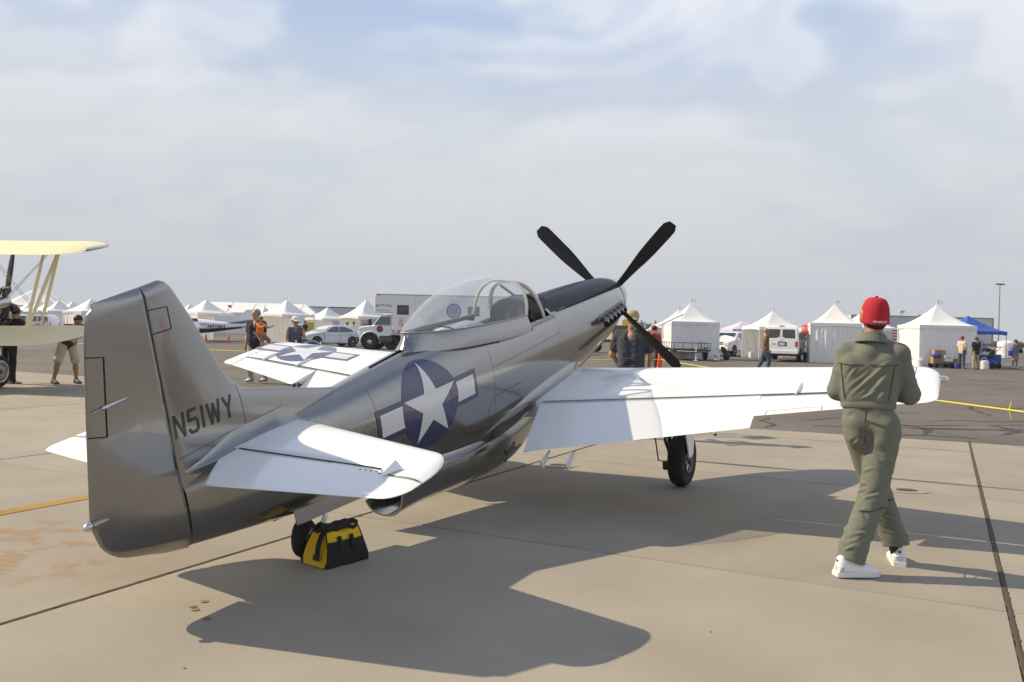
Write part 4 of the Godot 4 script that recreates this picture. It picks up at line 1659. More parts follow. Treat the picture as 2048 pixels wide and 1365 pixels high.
	var st := obj("flight_suit", body(suit, 0.0085, 0.024, 0.0022, 3, null, creases, cuts), M.olive, root)
	# the wearer: one body from crown to ankles
	var hc := Vector3(-0.005, 1.690, -0.015)
	var fwd := Vector3(0.03, 0.15, -0.98).normalized()
	var hr := fwd.cross(Vector3.UP).normalized()
	var hu := hr.cross(fwd)
	var bones := [[hc + hu * 0.035 - fwd * 0.018, hc + hu * 0.03 + fwd * 0.03, 0.078, 0.076], [hc + hr * 0.012, hc - hr * 0.012, 0.076, 0.076], [hc - hu * 0.03 + fwd * 0.035, hc - hu * 0.07 + fwd * 0.06, 0.058, 0.04], [hc + fwd * 0.10 + hu * 0.02, hc + fwd * 0.118 - hu * 0.015, 0.008, 0.013],
		[hc - hu * 0.05 - fwd * 0.012, Vector3(-0.02, 1.49, 0), 0.055, 0.06], [hc - hr * 0.08 + hu * 0.015, hc - hr * 0.088 - fwd * 0.012 - hu * 0.035, 0.016, 0.010], [hc + hr * 0.08 + hu * 0.015, hc + hr * 0.088 - fwd * 0.012 - hu * 0.035, 0.016, 0.010],
		[shL, shR, 0.05, 0.05], [Vector3(-0.03, 1.42, 0), Vector3(-0.03, 0.96, 0), 0.085, 0.09], [shL, elL, 0.045, 0.038], [elL, wrL, 0.038, 0.028], [shR, elR, 0.045, 0.038], [elR, wrR, 0.038, 0.028], [hipR, kneeR, 0.075, 0.055], [kneeR, ankR + Vector3(-0.03, -0.11, 0.01), 0.055, 0.038], [hipL, kneeL, 0.075, 0.055], [kneeL, ankL + Vector3(0.03, -0.12, 0), 0.055, 0.038]]
	var bm := body(bones, 0.0085, 0.022)
	hand(bm, wrL, Vector3(0.5, 0.25, -0.6), Vector3(0.2, 0.9, 0.2), 1.0, 0.9, 1.0)
	hand(bm, wrR, Vector3(-0.6, 0.2, -0.5), Vector3(0.0, 0.9, 0.3), 1.0, 0.9, -1.0)
	var sk := obj("body", bm, M.skin_tan, root)
	var eyes := MB.new()
	for s in [1.0, -1.0]:
		eyes.ball(hc + fwd * 0.092 + hr * s * 0.032 + hu * 0.018, Vector3(0.014, 0.009, 0.008))
	obj("eye", eyes, M.hair_dark, sk)
	obj("mouth", MB.new().ball(hc + fwd * 0.095 - hu * 0.052, Vector3(0.022, 0.004, 0.008)), M.red_plain, sk)
	# hair below the cap
	var hb := Basis(hr, hu, -fwd)
	obj("hair", MB.new().ball(hc - fwd * 0.022 + hu * 0.005, Vector3(0.083, 0.108, 0.0885), hb, 24, 14), M.hair_dark, root)
	# cap
	var rows := []
	for k in 13:
		var ph := PI / 2 * k / 12.0
		var ring := PackedVector3Array()
		for j in 36:
			var a := TAU * j / 36.0
			var seam := 1.0 - 0.012 * pow(absf(cos(a * 3.0)), 24.0)
			var lowr := -0.045 - 0.012 * cos(a - PI / 2)
			var y := lerpf(lowr, 0.112, sin(ph))
			var w := pow(cos(ph), 0.47) * seam
			ring.append(hc + hu * (y + 0.012) + hr * cos(a) * 0.0905 * w - fwd * (sin(a) * 0.1025 * w + 0.012))
		rows.append(ring)
	var cap := obj("cap", MB.new().loft(rows, true, false, true), M.red_cap, root)
	obj("cap_button", MB.new().ball(hc + hu * 0.131 - fwd * 0.012, Vector3(0.011, 0.006, 0.011)), M.red_cap, cap)
	var brim := []
	for k in 5:
		var q := k / 4.0
		var row := PackedVector3Array()
		for j in 13:
			var a := lerpf(-1.15, 1.15, j / 12.0)
			row.append(hc + fwd * (cos(a) * (0.085 + 0.085 * q)) + hr * sin(a) * 0.09 + hu * (-0.018 - 0.03 * q * cos(a) - 0.012 * absf(sin(a))))
		brim.append(row)
	obj("cap_brim", MB.new().loft(brim, false, false, false, true, Vector3.UP), M.red_cap, cap)
	var word := "WILDCATS"
	for k in 8:
		var a := PI / 2 + (k - 3.5) * 0.118
		var p := hc - hu * 0.024 + hr * -cos(a) * 0.0925 - fwd * (sin(a) * 0.105 + 0.012)
		var out := (-cos(a) * hr - sin(a) * fwd).normalized()
		writing("cap_letter", word[k], 0.013, p, Basis(hu.cross(out).normalized(), hu, out), M.white_plain, cap)
	# collar, yoke seams, waistband
	var col := []
	for k in 25:
		var a := TAU * k / 24.0
		var d := r * cos(a) + f * sin(a)
		var c := Vector3(-0.022, 1.515, 0)
		var dip := 0.018 * sin(a)
		col.append(PackedVector3Array([c + d * 0.072 + Vector3(0, 0.05 - dip, 0), c + d * 0.082 + Vector3(0, 0.053 - dip, 0), c + d * 0.112 + Vector3(0, -0.005 - dip, 0), c + d * 0.104 + Vector3(0, -0.012 - dip, 0)]))
	obj("collar", MB.new().loft(col, true, false, false, false), M.olive, st)
	var band := []
	for k in 49:
		var a := TAU * k / 48.0
		var cx := clampf(cos(a) * 2.2, -1.0, 1.0) * 0.059
		var d := r * (cx + cos(a) * 0.102) + f * sin(a) * 0.102
		var row := PackedVector3Array()
		for e in [[0.0, -0.024], [0.007, -0.019], [0.009, 0.0], [0.007, 0.019], [0.0, 0.024], [-0.02, 0.0]]:
			row.append(mid + Vector3(0, 1.105, 0) + d * (1.0 + e[0] / 0.12) + Vector3(0, e[1] + 0.003 * sin(a * 3.0), 0))
		band.append(row)
	obj("waistband", MB.new().loft(band, true, false, false, true), M.olive, st)
	var seams := MB.new()
	var on := func(p: Vector3, d: Vector3) -> Vector3:
		for k in 40:
			var q := field_at(suit, p, 0.024)
			if q < 0.0045:
				break
			p += d * maxf(q * 0.7, 0.001)
		return p
	for line in [[[0.02, 1.37], [0.10, 1.365], [0.185, 1.375]], [[-0.02, 1.37], [-0.10, 1.365], [-0.185, 1.375]], [[0.0, 0.86], [0.0, 0.95], [0.0, 1.07]], [[0.165, 1.37], [0.150, 1.25], [0.135, 1.14]], [[-0.165, 1.37], [-0.150, 1.25], [-0.135, 1.14]]]:
		var pts := []
		for k in 13:
			var t: float = k / 12.0 * (line.size() - 1)
			var i := mini(int(t), line.size() - 2)
			var x := lerpf(line[i][0], line[i + 1][0], t - i)
			var y := lerpf(line[i][1], line[i + 1][1], t - i)
			pts.append(on.call(mid + r * x + Vector3(0, y, 0) - f * 0.3, f))
		seams.tube(pts, 0.0028, 5)
	obj("stitched_seam", seams, M.olive_dark, st)
	for q in [[kneeR, ankR, 0.52], [kneeL, ankL, 0.45]]:
		var c: Vector3 = q[0].lerp(q[1], q[2] - 0.38)
		var pts := []
		for k in 9:
			var a := lerpf(-0.9, 0.9, k / 8.0)
			var d := Vector3(sin(a), 0, cos(a))
			pts.append(on.call(c + d * 0.2 + Vector3(0, 0.012 * sin(a * 2.0), 0), -d))
		obj("pocket_zip", MB.new().tube(pts, 0.004, 5), M.olive_dark, st)
	shoe(root, Vector3(-0.275, 0.008, 0.165), Vector3(0.99, 0, -0.12), 0.285, M.white_plain, 0.0, "sneaker", true)
	shoe(root, Vector3(0.262, 0.0, -0.125), Vector3(0.30, 0, -0.95), 0.285, M.white_plain, 0.0, "sneaker", true)
	obj("sock", MB.new().tube([ankR + Vector3(0, -0.05, 0), ankR + Vector3(-0.04, -0.12, 0.02)], 0.044, 12).tube([ankL + Vector3(0.01, -0.05, 0), ankL + Vector3(0.03, -0.13, 0.01)], 0.044, 12), M.cockpit_black, root)

# a bystander; faces -z of its own axes. c: height, sleeves (0 none, 1 short, 2 long), shorts, lean, arms and legs as directions
func person(label: String, at: Vector3, turn: float, c: Dictionary, group := "") -> Node3D:
	var root := thing("person", label, "person", at, turn, group)
	var s: float = c.get("height", 1.75) / 1.75
	var cell: float = c.get("cell", 0.022)
	var lean: float = c.get("lean", 0.0)
	var skin: Material = c.get("skin", M.skin)
	var wide: float = c.get("wide", 1.0)
	var lb := Basis(Vector3.RIGHT, -lean)
	var hip := Vector3(0, 0.93, 0) * s
	if c.has("seat"):
		hip.y = c.seat
	var up := func(x: float, y: float, z: float) -> Vector3: return hip + lb * (Vector3(x, y, z) * s)
	var neck: Vector3 = up.call(0, 0.58, 0)
	var hb := lb * Basis(Vector3.RIGHT, c.get("nod", 0.0)) * Basis(Vector3.UP, c.get("look", 0.0))
	var head := neck + hb * (Vector3(0, 0.125, -0.015) * s)
	var bones := []
	var shirt := []
	var pants := []
	var hands := []
	var feet := []
	var sl: int = c.get("sleeves", 1)
	bones.append_array([[head + hb * Vector3(0, 0.035, 0.01) * s, head + hb * Vector3(0, 0.03, -0.015) * s, 0.09 * s, 0.086 * s], [head + hb * Vector3(0, -0.03, -0.02) * s, head + hb * Vector3(0, -0.075, -0.045) * s, 0.062 * s, 0.042 * s], [head + hb * Vector3(0, 0.01, -0.095) * s, head + hb * Vector3(0, -0.02, -0.112) * s, 0.010 * s, 0.014 * s], [head + hb * Vector3(0, -0.05, 0.01) * s, neck - Vector3(0, 0.05, 0) * s, 0.052 * s, 0.06 * s], [up.call(0, 0.45, 0), up.call(0, 0.05, 0), 0.10 * s * wide, 0.10 * s * wide]])
	var t := 0.016
	shirt.append_array([[up.call(0.07 * wide, 0.42, 0.0), up.call(0.06 * wide, 0.12, 0), 0.115 * s * wide, 0.115 * s * wide], [up.call(-0.07 * wide, 0.42, 0.0), up.call(-0.06 * wide, 0.12, 0), 0.115 * s * wide, 0.115 * s * wide], [up.call(-0.14, 0.50, 0), up.call(0.14, 0.50, 0), 0.07 * s, 0.07 * s], [up.call(0.05 * wide, 0.1, 0), up.call(0.055 * wide, -0.03, 0), 0.118 * s * wide, 0.122 * s * wide], [up.call(-0.05 * wide, 0.1, 0), up.call(-0.055 * wide, -0.03, 0), 0.118 * s * wide, 0.122 * s * wide]])
	for i in 2:
		var sg := 1.0 if i == 0 else -1.0
		var sh: Vector3 = up.call(0.185 * sg * sqrt(wide), 0.50, 0)
		var arm: Array = c.get("arm_r" if i == 0 else "arm_l", [Vector3(0.12 * sg, -1, 0.05), Vector3(0.03 * sg, -1, -0.25)])
		var el: Vector3 = sh + arm[0].normalized() * 0.29 * s
		var wr: Vector3 = el + arm[1].normalized() * 0.25 * s
		bones.append_array([[sh, el, 0.05 * s, 0.042 * s], [el, wr, 0.042 * s, 0.030 * s]])
		hands.append([wr, arm[1], Vector3(-sg, 0, 0), -1.0 if i == 0 else 1.0])
		if sl >= 1:
			shirt.append([sh, sh.lerp(el, 0.72), 0.068 * s, 0.062 * s])
		if sl == 2:
			shirt.append_array([[sh, el, 0.066 * s, 0.055 * s], [el, el.lerp(wr, 0.92), 0.056 * s, 0.043 * s]])
		var hj := hip + Vector3(0.088 * sg * s, 0, 0)
		var leg: Array = c.get("leg_r" if i == 0 else "leg_l", [Vector3(0.06 * sg, -1, 0), Vector3(0.04 * sg, -1, 0.02)])
		var kn: Vector3 = hj + leg[0].normalized() * 0.44 * s
		var an: Vector3 = kn + leg[1].normalized() * 0.41 * s
		bones.append_array([[hj, kn, 0.085 * s, 0.06 * s], [kn, kn.lerp(an, 0.35), 0.058 * s, 0.06 * s], [kn.lerp(an, 0.35), an, 0.058 * s, 0.038 * s]])
		pants.append_array([[hj, kn.lerp(hj, 0.0) if not c.get("shorts", false) else hj.lerp(kn, 0.9), 0.108 * s * sqrt(wide), 0.08 * s if not c.get("shorts", false) else 0.105 * s]])
		if not c.get("shorts", false):
			pants.append_array([[kn, an, 0.08 * s, 0.066 * s], [an, an - Vector3(0, 0.03, 0) * s, 0.066 * s, 0.064 * s]])
		feet.append([an, leg[1]])
	pants.append([hip + Vector3(0.06, 0.04, 0) * s, hip + Vector3(-0.06, 0.04, 0) * s, 0.115 * s * wide, 0.115 * s * wide])
	var bm := body(bones, cell, 0.025)
	for q in hands:
		hand(bm, q[0], q[1], q[2], s, 0.45, q[3])
	obj("body", bm, skin, root)
	obj("shirt", body(shirt, cell, 0.04, 0.006 if cell < 0.02 else 0.003, int(at.x * 10.0)), c.shirt, root)
	obj("shorts" if c.get("shorts", false) else "trousers", body(pants, cell, 0.03, 0.006 if cell < 0.02 else 0.003, int(at.z * 10.0)), c.pants, root)
	for q in feet:
		var an: Vector3 = q[0]
		shoe(root, Vector3(an.x, an.y - 0.085 * s, an.z + 0.06 * s), Vector3(0, 0, -1), 0.27 * s, c.get("shoes", M.white_plain))
	var hm := MB.new()
	if c.has("hair"):
		hm.ball(head + hb * Vector3(0, 0.045, 0.016) * s, Vector3(0.097, 0.098, 0.105) * s, hb, 18, 10)
		if c.get("long_hair", false):
			hm.ball(head + hb * Vector3(0, -0.05, 0.06) * s, Vector3(0.08, 0.13, 0.05) * s, hb)
		obj("hair", hm, c.hair, root)
	if c.has("cap"):
		var rows := []
		for k in 8:
			var ph := PI / 2 * k / 7.0
			var ring := PackedVector3Array()
			for j in 20:
				var a := TAU * j / 20.0
				var w := pow(cos(ph), 0.6)
				ring.append(head + hb * (Vector3(cos(a) * 0.103 * w, lerpf(0.045, 0.145, sin(ph)), 0.006 + sin(a) * 0.112 * w) * s))
			rows.append(ring)
		var cap := obj("cap", MB.new().loft(rows, true, false, true), c.cap, root)
		var br := []
		for k in 3:
			var row := PackedVector3Array()
			var all_round: bool = c.get("bucket", false)
			for j in 21:
				var a := TAU * j / 20.0 if all_round else lerpf(PI * 1.12, PI * 1.88, j / 20.0)
				var rr: float = 0.10 + (0.05 if all_round else 0.09) * k / 2.0
				row.append(head + hb * (Vector3(cos(a) * (rr if all_round else 0.10), 0.05 - 0.014 * k, 0.006 + sin(a) * rr) * s))
			br.append(row)
		obj("cap_brim", MB.new().loft(br, false, false, false, true, Vector3.UP), c.cap, cap)
	if c.get("glasses", false):
		var g := MB.new()
		for sg in [1.0, -1.0]:
			g.ball(head + hb * Vector3(0.038 * sg, 0.018, -0.094) * s, Vector3(0.034, 0.022, 0.012) * s, hb, 12, 7)
			g.tube([head + hb * Vector3(0.066 * sg, 0.024, -0.085) * s, head + hb * Vector3(0.088 * sg, 0.022, 0.0) * s], 0.005 * s, 5)
		obj("sunglasses", g, M.glasses, root)
	elif cell < 0.02:
		var e := MB.new()
		for sg in [1.0, -1.0]:
			e.ball(head + hb * Vector3(0.034 * sg, 0.018, -0.092) * s, Vector3(0.012, 0.007, 0.008) * s, hb, 8, 6)
		obj("eye", e, M.hair_dark, root)
	return root

func make_people() -> void:
	var navy := cloth(lin(0.016, 0.022, 0.045), 2)
	var jeans := cloth(lin(0.05, 0.07, 0.11), 3)
	var khaki := cloth(lin(0.36, 0.28, 0.18), 4)
	var white := cloth(lin(0.68, 0.68, 0.68), 5)
	var black := cloth(lin(0.012, 0.012, 0.013), 6)
	var slate := cloth(lin(0.045, 0.052, 0.072), 7)
	var red := cloth(lin(0.36, 0.02, 0.035), 8)
	# beyond the propeller, hands behind his back
	var cam_man := person("person in dark blue t-shirt, tan cap and sunglasses standing just beyond the propeller", Vector3(1.74, 0, -12.5), PI - 0.35, {"height": 1.83, "wide": 1.08, "cell": 0.014, "shirt": slate, "pants": cloth(lin(0.03, 0.032, 0.045), 9), "cap": cloth(lin(0.42, 0.31, 0.20), 10), "hair": M.hair_dark, "glasses": true, "look": 0.25, "nod": -0.08, "arm_r": [Vector3(0.32, -1, 0.10), Vector3(-0.30, -0.75, 0.75)], "arm_l": [Vector3(-0.32, -1, 0.10), Vector3(0.30, -0.75, 0.75)]})
	var camb := MB.new().box(Vector3(0, 1.12, -0.235), Vector3(0.13, 0.09, 0.06), 0.015).lathe(Vector3(0, 1.11, -0.26), Vector3(0, -0.2, -1), [[0.034, 0], [0.036, 0.05], [0.03, 0.07]], 16)
	var cm := obj("camera", camb, M.cockpit_black)
	cm.position = cam_man.position
	cm.rotation = cam_man.rotation
	tag(cm, "black camera hanging at the belly of the person in dark blue t-shirt", "camera")
	var stp := MB.new()
	for sg in [1.0, -1.0]:
		stp.tube([Vector3(sg * 0.07, 1.15, -0.24), Vector3(sg * 0.09, 1.32, -0.19), Vector3(sg * 0.08, 1.50, -0.10), Vector3(sg * 0.05, 1.56, 0.02)], 0.007, 5)
	obj("neck_strap", stp, M.cockpit_black, cm)
	person("person in red long-sleeved shirt bending over beside the long white blade", Vector3(5.15, 0, -30.2), 0.9, {"height": 1.78, "wide": 1.15, "sleeves": 2, "lean": 0.25, "shirt": red, "pants": navy, "hair": M.hair_dark, "arm_l": [Vector3(-0.3, -0.5, -0.8), Vector3(-0.3, 0.2, -1)], "arm_r": [Vector3(0.3, -0.6, -0.7), Vector3(0, 0.1, -1)]})
	person("person in brown and black shirt and jeans walking before the white van", Vector3(10.1, 0, -34.2), -PI / 2 - 0.1, {"height": 1.78, "sleeves": 2, "shirt": cloth(lin(0.17, 0.085, 0.035), 11), "pants": jeans, "hair": M.skin, "leg_r": [Vector3(0.05, -1, -0.3), Vector3(0.03, -1, 0.2)], "leg_l": [Vector3(-0.05, -1, 0.25), Vector3(-0.03, -1, 0.5)], "arm_r": [Vector3(0.1, -1, 0.25), Vector3(0, -0.8, -0.5)], "arm_l": [Vector3(-0.1, -1, -0.1), Vector3(0, -0.8, -0.5)]})
	person("person in black t-shirt and khaki trousers, back turned, by the cartons", Vector3(24.25, 0, -44.9), 0.15, {"height": 1.68, "shirt": black, "pants": khaki, "shoes": M.black_plastic, "hair": M.hair_brown, "wide": 1.1})
	person("person in red cap, pale shirt and jeans by the person in black", Vector3(23.82, 0, -45.5), -1.0, {"height": 1.70, "shirt": cloth(lin(0.62, 0.50, 0.40), 12), "pants": jeans, "cap": red, "hair": M.hair_brown})
	var wb := person("person in checked shorts and grey vest carrying bags at the far right", Vector3(27.77, 0, -47.4), 0.2, {"height": 1.6, "shorts": true, "sleeves": 0, "wide": 1.12, "shirt": cloth(lin(0.12, 0.15, 0.24), 13), "pants": cloth(lin(0.36, 0.22, 0.28), 14), "hair": M.hair_brown})
	var bag := obj("shoulder_bag", MB.new().box(Vector3(-0.30, 0.86, 0.02), Vector3(0.14, 0.30, 0.28), 0.05).tube([Vector3(-0.28, 1.0, 0.08), Vector3(-0.16, 1.36, 0.05), Vector3(-0.27, 1.0, -0.06)], 0.012, 6), M.blue_plastic)
	bag.position = wb.position
	tag(bag, "blue shoulder bag on the left arm of the person in checked shorts", "bag")
	var bag2 := obj("shoulder_bag", MB.new().box(Vector3(0.29, 0.98, 0.03), Vector3(0.12, 0.26, 0.24), 0.05).tube([Vector3(0.27, 1.1, 0.08), Vector3(0.17, 1.36, 0.03), Vector3(0.27, 1.1, -0.04)], 0.012, 6), M.cockpit_black)
	bag2.position = wb.position
	tag(bag2, "black shoulder bag on the right arm of the person in checked shorts", "bag")
	# couple with child and pushchair beyond the left wing
	person("person in navy polo shirt carrying a child in orange beyond left wing", Vector3(-6.55, 0, -22.0), PI - 0.25, {"height": 1.86, "wide": 1.12, "cell": 0.018, "shirt": navy, "pants": cloth(lin(0.3, 0.28, 0.25), 15), "hair": M.hair_grey, "look": -0.5, "arm_r": [Vector3(0.15, -1, 0.05), Vector3(0.05, -1, -0.2)], "arm_l": [Vector3(-0.25, -0.9, -0.25), Vector3(0.1, 0.1, -1)], "leg_r": [Vector3(0.05, -1, -0.25), Vector3(0.03, -1, 0.25)], "leg_l": [Vector3(-0.05, -1, 0.2), Vector3(-0.03, -1, 0.35)]})
	var child := person("small child in orange t-shirt and grey sun hat carried on an arm", Vector3(-6.36, 0.86, -21.70), PI + 1.1, {"height": 0.98, "cell": 0.016, "seat": 0.36, "shorts": true, "shirt": cloth(lin(0.72, 0.16, 0.01), 16), "pants": cloth(lin(0.25, 0.14, 0.08), 17), "cap": cloth(lin(0.13, 0.13, 0.10), 18), "bucket": true, "hair": M.hair_brown, "arm_r": [Vector3(0.2, -0.5, -0.8), Vector3(0, 0.3, -1)], "arm_l": [Vector3(-0.2, -0.5, -0.8), Vector3(0, 0.3, -1)], "leg_r": [Vector3(0.35, -0.55, -0.8), Vector3(0, -1, 0.1)], "leg_l": [Vector3(-0.35, -0.55, -0.8), Vector3(0, -1, 0.1)]})
	child.set_meta("label", "small child in orange t-shirt and grey sun hat held by person in navy polo")
	person("person in grey tank top, white visor cap and sunglasses pushing a stroller", Vector3(-5.48, 0, -21.7), PI + 0.35, {"height": 1.70, "sleeves": 0, "cell": 0.018, "shirt": cloth(lin(0.085, 0.09, 0.12), 19), "pants": cloth(lin(0.2, 0.2, 0.22), 20), "cap": cloth(lin(0.7, 0.7, 0.7), 21), "hair": M.hair_brown, "glasses": true, "look": 0.4, "lean": 0.06, "arm_r": [Vector3(0.2, -1, -0.35), Vector3(0.05, -0.55, -1)], "arm_l": [Vector3(-0.2, -1, -0.35), Vector3(-0.05, -0.55, -1)]})
	# behind the biplane's lower wing
	person("person in beige shorts and dark shirt leaning over behind the biplane's wing", Vector3(-10.35, 0, -20.0), PI + 0.9, {"height": 1.80, "shorts": true, "lean": 0.75, "cell": 0.016, "shirt": cloth(lin(0.03, 0.035, 0.025), 22), "pants": cloth(lin(0.50, 0.43, 0.34), 23), "skin": M.skin_tan, "shoes": mat(lin(0.09, 0.09, 0.085), 0.8), "hair": M.hair_dark, "leg_r": [Vector3(0.28, -1, -0.08), Vector3(0.18, -1, 0.1)], "leg_l": [Vector3(-0.25, -1, 0.05), Vector3(-0.12, -1, 0.1)], "arm_r": [Vector3(0.1, -0.8, -0.6), Vector3(0, -0.3, -1)], "arm_l": [Vector3(-0.1, -0.8, -0.6), Vector3(0, -0.3, -1)]})
	person("person in black shirt working at the biplane's engine", Vector3(-11.55, 0, -19.75), -0.4, {"height": 1.76, "shirt": black, "pants": black, "lean": 0.2, "hair": M.hair_dark, "cell": 0.018, "arm_r": [Vector3(0.3, -0.4, -0.8), Vector3(0, 0.4, -1)], "arm_l": [Vector3(-0.3, -0.5, -0.8), Vector3(0, 0.2, -1)]})
	# far away among the tents
	person("person in white shirt and khaki trousers between the white sedan and truck", Vector3(-11.45, 0, -62.0), 0.2, {"height": 1.74, "sleeves": 2, "shirt": white, "pants": khaki, "hair": M.hair_brown})
	person("person in white shirt standing behind the one in khaki trousers near the truck", Vector3(-12.2, 0, -63.5), 1.2, {"height": 1.70, "sleeves": 2, "shirt": white, "pants": khaki, "hair": M.hair_dark})
	person("person in white top standing at the left side of the tent behind the flat trailer", Vector3(8.9, 0, -53.0), PI, {"height": 1.66, "shirt": white, "pants": navy, "hair": M.hair_brown})
	person("person in red shirt sitting in front of the long grey trailer", Vector3(23.4, 0, -51.5), 0.6, {"height": 1.65, "seat": 0.50, "shirt": red, "pants": navy, "hair": M.hair_brown, "leg_r": [Vector3(0.1, -0.1, -1), Vector3(0, -1, 0)], "leg_l": [Vector3(-0.1, -0.1, -1), Vector3(0, -1, 0)]})
	person("person in yellow shirt standing behind the white folding chair", Vector3(25.0, 0, -53.5), 0.0, {"height": 1.55, "shirt": cloth(lin(0.6, 0.5, 0.1), 24), "pants": jeans, "hair": M.hair_brown})
	person("dark haired person with bare arms beside the yellow banner left of the white sedan", Vector3(-15.9, 0, -66.0), PI - 0.6, {"height": 1.72, "shirt": black, "pants": navy, "hair": M.hair_dark})

# ---------------------------------------------------------------- ground: field, asphalt with sealed cracks, concrete slabs
const GA := Vector2(0.449, -0.893)   # along the slabs, away from the viewer
const GB := Vector2(0.893, 0.449)    # across them, to the right

func edge_line() -> PackedVector2Array:
	# where concrete meets asphalt (x, z)
	return PackedVector2Array([Vector2(-70, -54), Vector2(-13.97, -24.17), Vector2(-11.5, -22.9), Vector2(3.96, -14.08), Vector2(7.3, -12.75), Vector2(40, 0.5)])

func flat(poly: PackedVector2Array, y: float, mb: MB) -> void:
	var t := Geometry2D.triangulate_polygon(poly)
	var p := PackedVector3Array()
	for q in poly:
		p.append(Vector3(q.x, y, q.y))
	mb.add(p, t, false, false, Vector3.UP)

